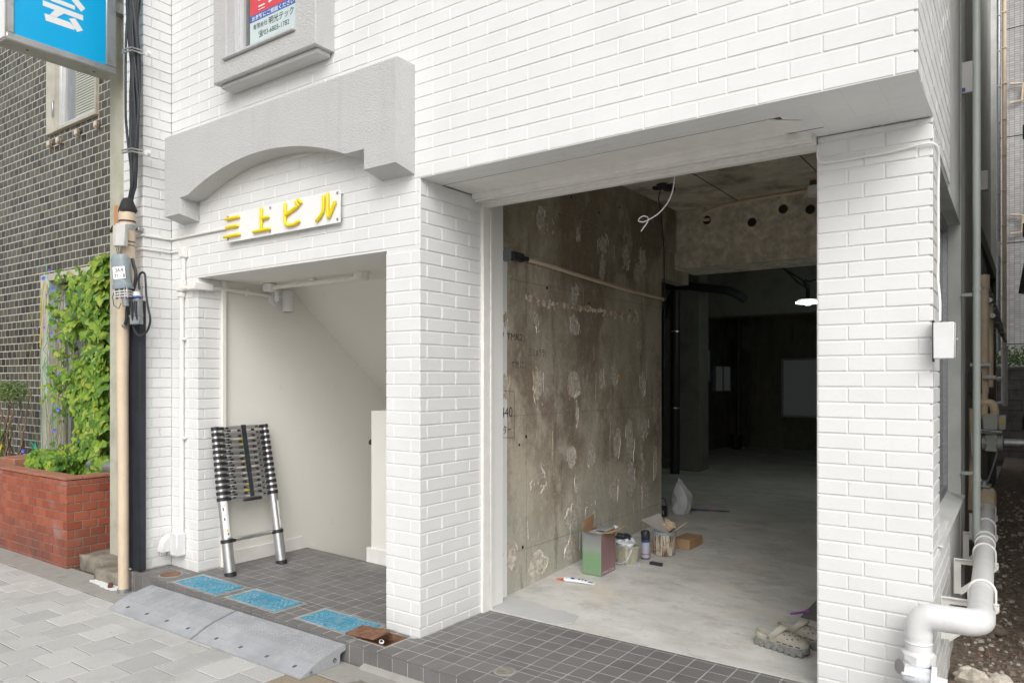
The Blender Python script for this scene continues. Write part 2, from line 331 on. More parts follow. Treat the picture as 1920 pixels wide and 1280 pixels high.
mat('concrete_block_wall', (0.17, 0.165, 0.155), 0.9, var=0.25, vs=5, bump=0.5, dirt=(0.08, 0.075, 0.07), ds=4)
mat('green_net', (0.02, 0.36, 0.22), 0.5)
mat('yellow_string', (0.62, 0.50, 0.06), 0.6)
mat('purple_flower', (0.20, 0.13, 0.55), 0.6, var=0.1)
mat('blue_flower', (0.11, 0.18, 0.62), 0.6, var=0.1)
mat('vine_stem', (0.24, 0.22, 0.08), 0.7)
mat('bark', (0.17, 0.125, 0.085), 0.9, var=0.3, vs=30, bump=0.6)
m = NM('vine_leaf')
vv = m.n('TexVoronoi'); vv.inputs['Scale'].default_value = 15; m.l(m.P(), vv.inputs['Vector'])
c = m.ramp(m.math('FRACT', m.math('ADD', m.rnd(), m.n('SeparateColor').outputs[0])), (0.0, (0.06, 0.16, 0.02)), (0.4, (0.14, 0.28, 0.03)), (0.85, (0.30, 0.44, 0.045)), (1.0, (0.46, 0.48, 0.09)))
sc_ = [n for n in m.t.nodes if n.bl_idname == 'ShaderNodeSeparateColor'][0]; m.l(vv.outputs['Color'], sc_.inputs[0])
m.col(c); m.rough(0.5)
tr = m.n('BsdfTranslucent'); m.l(c, tr.inputs[0]); mx = m.n('MixShader'); mx.inputs[0].default_value = 0.3
m.l(m.b.outputs[0], mx.inputs[1]); m.l(tr.outputs[0], mx.inputs[2]); m.l(mx.outputs[0], m.out.inputs[0]); MATS['leaf'] = m.m
m = NM('shrub_leaf'); c = m.mix(m.noise(40, 3), (0.07, 0.12, 0.03), (0.17, 0.24, 0.07)); m.col(c); m.rough(0.5); MATS['shrub'] = m.m
m = NM('garden_leaf'); c = m.mix(m.noise(9, 3), (0.05, 0.13, 0.02), (0.16, 0.28, 0.05)); m.col(c); m.rough(0.5); MATS['gleaf'] = m.m
# far building tiles
m = NM('pale_facade_tile')
b = m.n('TexBrick'); b.offset = 0.0; b.inputs['Scale'].default_value = 1.0
b.inputs['Brick Width'].default_value = 0.105; b.inputs['Row Height'].default_value = 0.052; b.inputs['Mortar Size'].default_value = 0.004
b.inputs['Color1'].default_value = (0.36, 0.35, 0.35, 1); b.inputs['Color2'].default_value = (0.48, 0.47, 0.46, 1); b.inputs['Mortar'].default_value = (0.16, 0.16, 0.16, 1)
mp = m.n('Mapping'); mp.inputs['Rotation'].default_value = (R(90), 0, 0); m.l(m.P(), mp.inputs[0]); m.l(mp.outputs[0], b.inputs['Vector'])
m.col(b.outputs['Color']); m.rough(0.5); MATS['ptile'] = m.m
def emis(key, c, s, base=(0.8, 0.8, 0.8)):
    m = NM(key); m.col(base); m.b.inputs['Emission Color'].default_value = (*c, 1); m.b.inputs['Emission Strength'].default_value = s; MATS[key] = m.m
emis('lamp_tube', (0.80, 1.0, 0.85), 5.0)
emis('dim_window', (0.75, 0.78, 0.80), 0.022, (0.12, 0.12, 0.12))  # pane glow standing in for daylight outside the rear windows

# ------------------------------------------------------------------ mesh builder
class MB:
    def __init__(s): s.v = []; s.f = []; s.mi = []; s.m = []; s.cur = 0; s.M = None
    def mat(s, key):
        if key not in s.m: s.m.append(key)
        s.cur = s.m.index(key); return s
    def V(s, p):
        p = Vector(p)
        if s.M is not None: p = s.M @ p
        s.v.append(p); return len(s.v) - 1
    def F(s, *ids): s.f.append(tuple(ids)); s.mi.append(s.cur)
    def quad(s, a, b, c, d): s.F(*[s.V(p) for p in (a, b, c, d)])
    def poly(s, pts): s.F(*[s.V(p) for p in pts])
    def box(s, x0, x1, y0, y1, z0, z1):
        i = len(s.v)
        for z in (z0, z1):
            for x, y in ((x0, y0), (x1, y0), (x1, y1), (x0, y1)): s.V((x, y, z))
        for q in ((3, 2, 1, 0), (4, 5, 6, 7), (0, 1, 5, 4), (1, 2, 6, 5), (2, 3, 7, 6), (3, 0, 4, 7)): s.F(*[i + k for k in q])
        return s
    def cbox(s, x0, x1, y0, y1, z0, z1, b=0.003):
        b = min(b, (x1 - x0) * .45, (y1 - y0) * .45, (z1 - z0) * .45)
        i = len(s.v); idx = {}
        xs, ys, zs = (x0, x1), (y0, y1), (z0, z1)
        for a in (0, 1):
            for c in (0, 1):
                for d in (0, 1):
                    sx, sy, sz = (1 if a == 0 else -1), (1 if c == 0 else -1), (1 if d == 0 else -1)
                    idx[a, c, d, 0] = s.V((xs[a], ys[c] + sy * b, zs[d] + sz * b))
                    idx[a, c, d, 1] = s.V((xs[a] + sx * b, ys[c], zs[d] + sz * b))
                    idx[a, c, d, 2] = s.V((xs[a] + sx * b, ys[c] + sy * b, zs[d]))
        for a in (0, 1):
            q = [idx[a, 0, 0, 0], idx[a, 1, 0, 0], idx[a, 1, 1, 0], idx[a, 0, 1, 0]]; s.F(*(q if a else q[::-1]))
            q = [idx[0, a, 0, 1], idx[1, a, 0, 1], idx[1, a, 1, 1], idx[0, a, 1, 1]]; s.F(*(q[::-1] if a else q))
            q = [idx[0, 0, a, 2], idx[1, 0, a, 2], idx[1, 1, a, 2], idx[0, 1, a, 2]]; s.F(*(q if a else q[::-1]))
        for a in (0, 1):
            for c in (0, 1):
                q = [idx[a, c, 0, 0], idx[a, c, 0, 1], idx[a, c, 1, 1], idx[a, c, 1, 0]]; s.F(*(q if a == c else q[::-1]))
                q = [idx[a, 0, c, 0], idx[a, 0, c, 2], idx[a, 1, c, 2], idx[a, 1, c, 0]]; s.F(*(q[::-1] if a == c else q))
                q = [idx[0, a, c, 1], idx[0, a, c, 2], idx[1, a, c, 2], idx[1, a, c, 1]]; s.F(*(q if a == c else q[::-1]))
                for d in (0, 1):
                    q = [idx[a, c, d, 0], idx[a, c, d, 1], idx[a, c, d, 2]]; s.F(*(q[::-1] if (a + c + d) % 2 else q))
        return s
    def prism(s, pts, axis, a, b):
        """pts: 2D outline; axis 'x','y','z' extrusion from a to b"""
        def P(p, t):
            if axis == 'y': return (p[0], t, p[1])
            if axis == 'x': return (t, p[0], p[1])
            return (p[0], p[1], t)
        A = [s.V(P(p, a)) for p in pts]; B = [s.V(P(p, b)) for p in pts]
        n = len(pts)
        s.F(*A); s.F(*B[::-1])
        for i in range(n): s.F(A[i], B[i], B[(i + 1) % n], A[(i + 1) % n])
        return s
    def rings(s, rings, closed=True, cap0=True, cap1=True):
        ids = [[s.V(p) for p in r] for r in rings]
        n = len(ids[0])
        for a, b in zip(ids[:-1], ids[1:]):
            for i in range(n if closed else n - 1):
                j = (i + 1) % n; s.F(a[i], a[j], b[j], b[i])
        if cap0: s.F(*ids[0][::-1])
        if cap1: s.F(*ids[-1])
        return ids
    def tube(s, pts, r, n=8, cap=True):
        pts = [Vector(p) for p in pts]
        rs = r if isinstance(r, (list, tuple)) else [r] * len(pts)
        out = []; up = None
        for i, p in enumerate(pts):
            t = (pts[min(i + 1, len(pts) - 1)] - pts[max(i - 1, 0)]).normalized()
            if up is None: up = Vector((0, 0, 1)) if abs(t.z) < 0.9 else Vector((1, 0, 0))
            up = (up - t * up.dot(t))
            if up.length < 1e-4: up = t.orthogonal()
            up.normalize(); side = t.cross(up)
            out.append([p + (up * math.cos(a) + side * math.sin(a)) * rs[i] for a in [2 * math.pi * k / n for k in range(n)]])
        s.rings(out, True, cap, cap); return s
    def cyl(s, c, axis, r, h, n=16, r2=None):
        c = Vector(c); a = Vector(axis).normalized()
        return s.tube([c, c + a * h], [r, r if r2 is None else r2], n)
    def lathe(s, c, prof, n=20):
        s.rings([[(c[0] + r * math.cos(2 * math.pi * k / n), c[1] + r * math.sin(2 * math.pi * k / n), c[2] + z) for k in range(n)] for r, z in prof])
        return s
    def mesh(s, name, mats=None, smooth=False, recalc=False):
        me = bpy.data.meshes.new(name)
        me.from_pydata([tuple(v) for v in s.v], [], s.f)
        keys = s.m or [mats]
        for k in keys: me.materials.append(MATS[k])
        if s.m: me.polygons.foreach_set('material_index', s.mi)
        me.update()
        if recalc:
            import bmesh
            b = bmesh.new(); b.from_mesh(me); bmesh.ops.recalc_face_normals(b, faces=b.faces); b.to_mesh(me); b.free()
        if smooth:
            me.polygons.foreach_set('use_smooth', [True] * len(me.polygons))
            me.set_sharp_from_angle(angle=R(38))
        return me

WL = {}
def link(name, me, parent=None, loc=None, rot=None):
    o = bpy.data.objects.new(name, me); COL.objects.link(o)
    if parent is not None:
        o.parent = parent
        o.location = Vector(loc or (0, 0, 0)) - WL.get(parent, Vector())
        WL[o] = Vector(loc or (0, 0, 0)) if WL.get(parent) is not None else None
        if WL[o] is None: del WL[o]
    else:
        o.location = loc or (0, 0, 0); WL[o] = Vector(loc or (0, 0, 0))
    if rot: o.rotation_euler = rot
    return o
def thing(name, label, cat, loc=(0, 0, 0), group=None, rot=None, local=False):
    o = bpy.data.objects.new(name, None); COL.objects.link(o); o.empty_display_size = 0.1
    o.location = loc; o['label'] = label; o['category'] = cat
    if rot: o.rotation_euler = rot
    if group: o['group'] = group
    if not local: WL[o] = Vector(loc)
    return o
def tag(o, label, cat, group=None):
    o['label'] = label; o['category'] = cat
    if group: o['group'] = group
    return o
def part(name, mb, parent, mats=None, smooth=True, label=None, recalc=True):
    o = link(name, mb.mesh(name, mats, smooth, recalc), parent, (0, 0, 0))
    if parent is not None and WL.get(parent) is None: o.location = (0, 0, 0)
    if label: o['label'] = label
    return o
def struct(name, mb, mats=None, smooth=False, recalc=True):
    o = part(name, mb, None, mats, smooth, None, recalc); o['kind'] = 'structure'; return o
def single(name, label, cat, mb, mats=None, group=None, smooth=True):
    return tag(part(name, mb, None, mats, smooth), label, cat, group)
def stuff(o): o['kind'] = 'stuff'; return o

def textmesh(name, body, size, matkey, extrude=0.001, offset=0.0, spacing=1.0):
    cu = bpy.data.curves.new(name, 'FONT'); cu.body = body; cu.size = size; cu.extrude = extrude; cu.offset = offset
    cu.space_character = spacing
    tmp = bpy.data.objects.new(name, cu); COL.objects.link(tmp)
    dg = bpy.context.evaluated_depsgraph_get()
    me = bpy.data.meshes.new_from_object(tmp.evaluated_get(dg))
    bpy.data.objects.remove(tmp); bpy.data.curves.remove(cu)
    me.name = name; me.materials.clear(); me.materials.append(MATS[matkey])
    return me
def width(me): 
    xs = [v.co.x for v in me.vertices]; return (min(xs), max(xs)) if xs else (0, 0)
def fit_text(name, body, matkey, box, parent, y, extrude=0.0008, offset=0.0, face='y'):
    """box = (u0,u1,z0,z1) in the plane; glyph outlines stretched to fill it"""
    me = textmesh(name, body, 1.0, matkey, 0.0, offset)
    xs = [v.co.x for v in me.vertices]; ys = [v.co.y for v in me.vertices]
    if not xs: return None
    x0, x1, y0, y1 = min(xs), max(xs), min(ys), max(ys)
    for v in me.vertices:
        u = box[0] + (v.co.x - x0) / (x1 - x0) * (box[1] - box[0]); z = box[2] + (v.co.y - y0) / (y1 - y0) * (box[3] - box[2])
        v.co = Vector((u, y, z)) if face == 'y' else Vector((y, u, z))
    me.update()
    return link(name, me, parent, (0, 0, 0))

# ------------------------------------------------------------------ bricks laid on surfaces
def project(p):
    d = Vector(p) - CAM
    f = Vector((-math.sin(YAW), math.cos(YAW), 0)); r = Vector((math.cos(YAW), math.sin(YAW), 0))
    D = d.dot(f)
    if D < 0.05: return None
    return (960 + 1373.06 * d.dot(r) / D, 710.42 - 1373.06 * d.z / D)
def screen_area(corners, normal):
    if normal.dot(CAM - Vector(corners[0])) <= 0: return 0.0
    ps = [project(c) for c in corners]
    if any(p is None for p in ps): return 0.0
    cx = sum(p[0] for p in ps) / 4; cy = sum(p[1] for p in ps) / 4
    if not (-15 < cx < 1935 and -15 < cy < 1295): return 0.0
    a = 0
    for i in range(4):
        a += ps[i][0] * ps[(i + 1) % 4][1] - ps[(i + 1) % 4][0] * ps[i][1]
    return abs(a) / 2
def subtract(r, holes):
    out = [r]
    for h in holes:
        nx = []
        for (a, b, c, d) in out:
            if h[0] >= b or h[1] <= a or h[2] >= d or h[3] <= c: nx.append((a, b, c, d)); continue
            if h[0] > a: nx.append((a, h[0], c, d))
            if h[1] < b: nx.append((h[1], b, c, d))
            a2, b2 = max(a, h[0]), min(b, h[1])
            if h[2] > c: nx.append((a2, b2, c, h[2]))
            if h[3] < d: nx.append((a2, b2, h[3], d))
        out = nx
    return out
PIECE_MESH = {}
VAR = random.Random(31)
def piece_mesh(w_, h_, th, bev, matkey, name):
    key = (round(w_, 3), round(h_, 3), round(th, 4), round(bev, 4), matkey)
    if key not in PIECE_MESH:
        w2, h2 = key[0] / 2, key[1] / 2; mb = MB()
        o = [mb.V(p) for p in ((-w2, th, -h2), (w2, th, -h2), (w2, th, h2), (-w2, th, h2))]
        a = [mb.V(p) for p in ((-w2, bev, -h2), (w2, bev, -h2), (w2, bev, h2), (-w2, bev, h2))]
        i = [mb.V(p) for p in ((-w2 + bev, 0, -h2 + bev), (w2 - bev, 0, -h2 + bev), (w2 - bev, 0, h2 - bev), (-w2 + bev, 0, h2 - bev))]
        for k in range(4):
            j = (k + 1) % 4
            mb.F(o[k], o[j], a[j], a[k]); mb.F(a[k], a[j], i[j], i[k])
        mb.F(*i)
        PIECE_MESH[key] = mb.mesh(name, matkey)
    return PIECE_MESH[key]
class Laid:
    """pieces laid on one or more planes, all belonging to one thing"""
    def __init__(s, name, matkey, th=0.009, bev=0.0018, jitter=0.0006, tilt=0.004):
        s.name, s.mk, s.th, s.bev, s.j, s.tilt = name, matkey, th, bev, jitter, tilt; s.items = []
    def add(s, parent, origin, U, V, N, u0, u1, v0, v1, gap_u=0.0, gap_v=0.0, mk=None):
        """origin + U*u + V*v ; N outward"""
        if u1 - u0 < 0.012 or v1 - v0 < 0.010: return
        c = origin + U * ((u0 + u1) / 2) + V * ((v0 + v1) / 2)
        w_, h_ = u1 - u0 - gap_u, v1 - v0 - gap_v
        cs = [origin + U * a + V * b for a, b in ((u0, v0), (u1, v0), (u1, v1), (u0, v1))]
        mk = mk or s.mk
        if mk == 'dtile': mk = VAR.choice(('dtile', 'dtile', 'dtile1', 'dtile1', 'dtile2', 'dtile3'))
        if mk == 'paver': mk = VAR.choice(('paver', 'paver1', 'paver2', 'paver'))
        s.items.append((screen_area(cs, N), parent, c, U, V, N, w_, h_, mk))
    def emit(s, limit, rest_name, rest_parent):
        s.items.sort(key=lambda t: -t[0])
        rest = MB(); rest_mats = {}
        rnd = random.Random(5)
        for k, (ar, par, c, U, V, N, w_, h_, mk) in enumerate(s.items):
            me = piece_mesh(w_, h_, s.th, s.bev, mk, s.name)
            c = c + N * rnd.uniform(-s.j, s.j)
            M = Matrix((U, -N, V)).transposed().to_4x4()
            M = Matrix.Translation(c) @ M @ Matrix.Rotation(rnd.uniform(-s.tilt, s.tilt), 4, 'Y') @ Matrix.Rotation(rnd.uniform(-s.tilt, s.tilt), 4, 'X')
            if k < limit and ar > 0:
                o = bpy.data.objects.new(s.name, me); COL.objects.link(o); o.parent = par
                M.translation = M.translation - WL.get(par, Vector())
                o.matrix_local = M
            else:
                rest.mat(mk); b = len(rest.v)
                rest.v.extend([M @ v.co for v in me.vertices])
                for p in me.polygons: rest.f.append(tuple(b + i for i in p.vertices)); rest.mi.append(rest.cur)
        if rest.v: stuff(part(rest_name, rest, rest_parent, smooth=False, recalc=False))
def courses(laid, parent, origin, U, N, u0, u1, zlo, zhi, z0, pitch, brick, phase, holes=(), jg=0.008, vg=0.006):
    """running bond: phase(k) gives a joint position in u for course k"""
    V = Vector((0, 0, 1)); k = math.floor((zlo - z0) / pitch)
    while z0 + k * pitch < zhi - 0.004:
        a, b = max(zlo, z0 + k * pitch), min(zhi, z0 + (k + 1) * pitch)
        ph = phase(k)
        if isinstance(ph, (list, tuple)): js = [x for x in ph if u0 < x < u1]
        else:
            n = math.ceil((u0 - ph) / brick); js = []
            while ph + n * brick < u1 - 0.002:
                if ph + n * brick > u0 + 0.002: js.append(ph + n * brick)
                n += 1
        js = [u0] + js + [u1]
        for p, q in zip(js[:-1], js[1:]):
            for (x0, x1, y0, y1) in subtract((p, q, a, b), holes):
                g0 = vg if x0 != u0 else 0; g1 = vg if x1 != u1 else 0
                g0 = 0 if x0 == u0 else vg / 2; g1 = 0 if x1 == u1 else vg / 2
                laid.add(parent, origin, U, V, N, x0 + g0, x1 - g1, y0 + jg / 2, y1 - jg / 2)
        k += 1
X_, Y_, Z_ = Vector((1, 0, 0)), Vector((0, 1, 0)), Vector((0, 0, 1))
def zf(x): return max(0.0, -(x + 0.27) * 0.0152)
def gfl(y): return 0.0 if y < 0.3 else min(0.14, 0.045 * (y - 0.3))
# ================================================================== GROUND
g = MB(); g.box(-300, 300, -300, 300, -0.9, -0.30)
struct('ground', g, 'asphalt')
# soil strip in the alley
import bmesh
g = MB(); nx, ny = 26, 150
ids = []
for j in range(ny + 1):
    y = -0.5 + 16.5 * (j / ny) ** 1.6
    row = []
    for i in range(nx + 1):
        x = 2.0 + 0.9 * i / nx
        z = -0.125 + 0.030 * mnoise.noise((x * 4, y * 4, 0)) + 0.016 * mnoise.noise((x * 17, y * 17, 3)) + 0.009 * mnoise.noise((x * 45, y * 45, 7))
        row.append(g.V((x, y, z)))
    ids.append(row)
for j in range(ny):
    for i in range(nx): g.F(ids[j][i], ids[j][i + 1], ids[j + 1][i + 1], ids[j + 1][i])
o = struct('soil', g, 'soil', smooth=True)
# loose stones on the soil: one mass
sb = MB(); rr = random.Random(3)
for k in range(3600):
    y = -0.3 + 9 * rr.random() ** 2.0; x = rr.uniform(2.13, 2.62); s_ = rr.uniform(0.005, 0.016) * (1 + 0.1 * y) * (1.9 if rr.random() < .08 else 1)
    z = -0.125 + 0.030 * mnoise.noise((x * 4, y * 4, 0)) + 0.012 * mnoise.noise((x * 17, y * 17, 3))
    a = rr.uniform(0, 6.3); pts = []
    sb.mat('stone' if rr.random() < .68 else ('rubble_concrete' if rr.random() < .78 else 'clay_bit'))
    n = 5; lo = [sb.V((x + s_ * rr.uniform(.7, 1.1) * math.cos(a + q * 6.283 / n), y + s_ * rr.uniform(.7, 1.1) * math.sin(a + q * 6.283 / n), z - 0.004)) for q in range(n)]
    hi = [sb.V((x + .6 * s_ * rr.uniform(.7, 1.1) * math.cos(a + q * 6.283 / n), y + .6 * s_ * rr.uniform(.7, 1.1) * math.sin(a + q * 6.283 / n), z + s_ * .6)) for q in range(n)]
    for q in range(n): sb.F(lo[q], lo[(q + 1) % n], hi[(q + 1) % n], hi[q])
    sb.F(*hi)
o = tag(part('gravel', sb, None, smooth=False, recalc=False), 'loose brown and grey gravel scattered along the narrow alley', 'gravel'); stuff(o)
# rubble lumps
def lump(name, c, sx, sy, sz, seed, matkey, label, rot=0.0):
    mb = MB(); n, mrow = 14, 8; rings = []
    for j in range(mrow + 1):
        ph = -math.pi / 2 + math.pi * j / mrow; r = max(0.02, math.cos(ph)); row = []
        for i in range(n):
            a = 6.2832 * i / n; v = Vector((math.cos(a) * r, math.sin(a) * r, math.sin(ph)))
            k = 1 + 0.30 * mnoise.noise(v * 1.6 + Vector((seed, 0, 0))) + 0.16 * mnoise.noise(v * 4.5 + Vector((0, seed, 0)))
            row.append((v.x * sx * k, v.y * sy * k, v.z * sz * k))
        rings.append(row)
    mb.rings(rings); mb.mat(matkey); mb.mi = [0] * len(mb.f)
    me = mb.mesh(name, matkey, False, True); o = link(name, me, None, c, (0, 0, rot)); tag(o, label, 'rubble'); return o
lump('concrete_rubble', (2.215, 0.90, -0.085), 0.075, 0.05, 0.055, 2.0, 'rubble_concrete', 'long broken lump of pale concrete lying under the white gas pipe', -0.2)
lump('concrete_rubble', (2.33, 0.93, -0.09), 0.06, 0.042, 0.042, 5.0, 'rubble_concrete', 'broken concrete piece at the right end of the long lump', 0.3)
lump('concrete_rubble', (2.30, 0.58, -0.10), 0.055, 0.05, 0.035, 8.0, 'rubble_concrete', 'rounded concrete chunk lowest in the alley, nearest the street', 0.5)
lump('concrete_rubble', (2.20, 0.62, -0.10), 0.035, 0.03, 0.028, 15.0, 'rubble_concrete', 'small pale concrete chunk left of the rounded one, by the brick foot', 0.9)
lump('stone', (2.29, 1.85, -0.10), 0.05, 0.04, 0.03, 11.0, 'stone', 'flat reddish brown stone on the alley soil behind the pale lump', 0.2)

# ------------------------------------------------------------------ pavement
PZ0 = -0.105
g = MB().mat('paver_sand'); g.box(-9, 9, -8.0, -0.70, -0.295, PZ0 - 0.004)
pav = struct('pavement', g)
lp = Laid('paver', 'paver', th=0.03, bev=0.003, jitter=0.0012, tilt=0.002)
P = 0.2165
for i in range(-34, 48):
    x0 = -1.550 + i * 0.2172
    off = -1.61 if i % 2 == 1 else -1.7185
    if i % 2 == 0: off = -1.61 + P / 2
    for j in range(-29, 8):
        y0 = off + j * P; y1 = y0 + P
        y1 = min(y1, -0.957)
        if y1 - y0 < 0.03: continue
        mk = 'paver'
        if y0 < -2.05 + 0.12 * i * 0 and x0 < -2.6 and y0 > -9: mk = 'tan_paver' if y1 < -2.0 else 'paver'
        if x0 > -0.72 and x0 < 0.2 and y0 > -1.30 : mk = 'brown_paver' if x0 < -0.3 else 'paver'
        lp.add(pav, Vector((0, 0, PZ0)), X_, Y_, Z_, x0, x0 + 0.2172, y0, y1, 0.0045, 0.0045, mk)
lp.emit(300, 'paver_field', pav)
# gutter slabs between pavers and walls
ls = Laid('gutter_slab', 'gutter_concrete', th=0.03, bev=0.003, jitter=0.001, tilt=0.001)
xs = [-7.0, -6.05, -5.45, -4.85, -4.28, -3.72, -3.22, -2.93, -2.45, -1.9, -1.35, -0.8, -0.42, 0.2, 0.8, 1.4, 2.0, 2.7]
for a, b in zip(xs[:-1], xs[1:]):
    ls.add(pav, Vector((0, 0, PZ0 + 0.001)), X_, Y_, Z_, a, b, -0.952, -0.70 if a < -2.9 else -0.757, 0.006, 0.0)
ls.emit(60, 'slab_field', pav)
# mortar fillet along the foot of the step
mb = MB(); mb.prism([(-0.7475, PZ0), (-0.785, PZ0 + 0.002), (-0.779, PZ0 + 0.011), (-0.7475, PZ0 + 0.022)], 'x', -0.42, 2.2)
part('mortar_fillet', mb, pav, 'gutter_concrete')
# stain
def blob(name, pts, z, th, parent, matkey, seed=0, jag=0.0, sub=6):
    """thin irregular sheet (x,y outline)"""
    out = []; n = len(pts); rg = random.Random(seed)
    for i in range(n):
        a, b = Vector(pts[i]), Vector(pts[(i + 1) % n])
        for k in range(sub):
            p = a.lerp(b, k / sub); p += Vector((rg.uniform(-jag, jag), rg.uniform(-jag, jag))); out.append((p.x, p.y))
    mb = MB(); mb.prism(out, 'z', z, z + th); return part(name, mb, parent, matkey, smooth=False)
blob('dirt_stain', [(-0.33, -0.93), (-0.15, -0.90), (-0.08, -0.84), (-0.12, -0.82), (-0.2, -0.87), (-0.3, -0.88)], PZ0 + 0.001, 0.0022, pav, 'rough_block', 4, 0.008)
blob('white_spill', [(-3.36, -0.80), (-3.10, -0.83), (-2.93, -0.83), (-2.92, -0.775), (-3.05, -0.735), (-3.22, -0.745), (-3.33, -0.765)], PZ0 + 0.001, 0.004, pav, 'spilt_white', 6, 0.010)

# ------------------------------------------------------------------ tiled step
YF = -0.4766
SL = -2.806; SR = 2.15
step = MB().mat('tile_grout')
holes = [(-2.345, -1.815, -0.722, -0.482), (-1.765, -1.240, -0.700, -0.458), (-1.085, -0.555, -0.685, -0.445), (-0.535, -0.325, -0.690, -0.505)]
# slab body in strips so that it follows the slight rise to the left
def slab_top(rects, th0, g, dz=-0.0014):
    for (a, b, c, d) in rects:
        n = max(1, int((b - a) / 0.6)); 
        for q in range(n):
            x0, x1 = a + (b - a) * q / n, a + (b - a) * (q + 1) / n
            i = len(g.v)
            for x, y, z in ((x0, c, th0), (x1, c, th0), (x1, d, th0), (x0, d, th0), (x0, c, zf(x0) + dz), (x1, c, zf(x1) + dz), (x1, d, zf(x1) + dz), (x0, d, zf(x0) + dz)): g.V((x, y, z))
            for f in ((3, 2, 1, 0), (4, 5, 6, 7), (0, 1, 5, 4), (1, 2, 6, 5), (2, 3, 7, 6), (3, 0, 4, 7)): g.F(*[i + k for k in f])
pit = (-0.530, -0.330, -0.680, -0.510)
slab_top(subtract((SL, SR, -0.7445, YF + 0.02), [pit]), -0.28, step)
slab_top([(-2.77, -0.50, YF + 0.02, 0.49), (-0.30, SR, YF + 0.02, 0.14)], -0.28, step)
stp = struct('tiled_step', step)
lt = Laid('tile', 'ftile', th=0.006, bev=0.0012, jitter=0.0004, tilt=0.0025)
def tiles(a, b, c, d):
    i = math.floor(a / T + 1e-6)
    while i * T < b - 0.003:
        j = math.floor(c / T + 1e-6)
        while j * T < d - 0.003:
            for r in subtract((max(a, i * T), min(b, (i + 1) * T), max(c, j * T), min(d, (j + 1) * T)), holes):
                xm = (r[0] + r[1]) / 2
                lt.add(stp, Vector((0, 0, zf(xm))), X_, Y_, Z_, r[0], r[1], r[2], r[3], 0.006, 0.006)
            j += 1
        i += 1
tiles(SL, SR, -7 * T, YF)
tiles(-2.42, -0.535, YF, 0.487)
tiles(-0.268, 2.13, YF, 0.135)
i = -27
while i * T < SR:                                   # riser tiles
    a, b = max(SL, i * T), min(SR, (i + 1) * T)
    if b - a > 0.01:
        lt.add(stp, Vector((0, -0.7475, 0)), X_, Z_, -Y_, a, b, PZ0 - 0.01, zf((a + b) / 2) - 0.016, 0.006, 0.0)
    i += 1
lt.emit(300, 'tile_field', stp)
# nosing under the front edge
mb = MB()
for q in range(46):
    x0 = SL + q * (SR - SL) / 46; x1 = SL + (q + 1) * (SR - SL) / 46; z = zf((x0 + x1) / 2)
    mb.box(x0, x1, -0.7489, -0.735, z - 0.012, z - 0.0055)
part('nosing', mb, stp, 'ftile', smooth=False)
# end block of the step beside the beige pipe
mb = MB(); mb.cbox(-2.905, -2.809, -0.742, -0.56, -0.12, 0.032, 0.006)
single('concrete_block', 'small grey concrete block between the beige pipe and the tiled step', 'block', mb, 'grey_block')

# mortar frames around the covers
for h_, nm in zip(holes[:3], range(3)):
    a, b, c, d = h_
    z = zf((a + b) / 2)
    mb = MB(); r_ = 0.02
    for q in ((a, b, c, c + r_), (a, b, d - r_, d), (a, a + r_, c + r_, d - r_), (b - r_, b, c + r_, d - r_)):
        mb.box(q[0] + .0005, q[1] - .0005, q[2] + .0005, q[3] - .0005, z - 0.02, z - 0.001)
    part('cover_surround', mb, stp, 'gutter_concrete', smooth=False)
a, b, c, d = holes[3]
mb = MB(); z = 0.0
for (x0, x1, y0, y1) in subtract((a, b, c, d), [pit]): mb.box(x0, x1, y0, y1, z - 0.02, z - 0.002)
part('broken_surround', mb, stp, 'gutter_concrete', smooth=False)
mb = MB().mat('fresh_mortar_patch'); mb.prism([(-0.535, -0.50), (-0.30, -0.50), (-0.28, -0.478), (-0.53, -0.478)], 'z', -0.004, 0.0015)
part('mortar_smear', mb, stp, smooth=False)

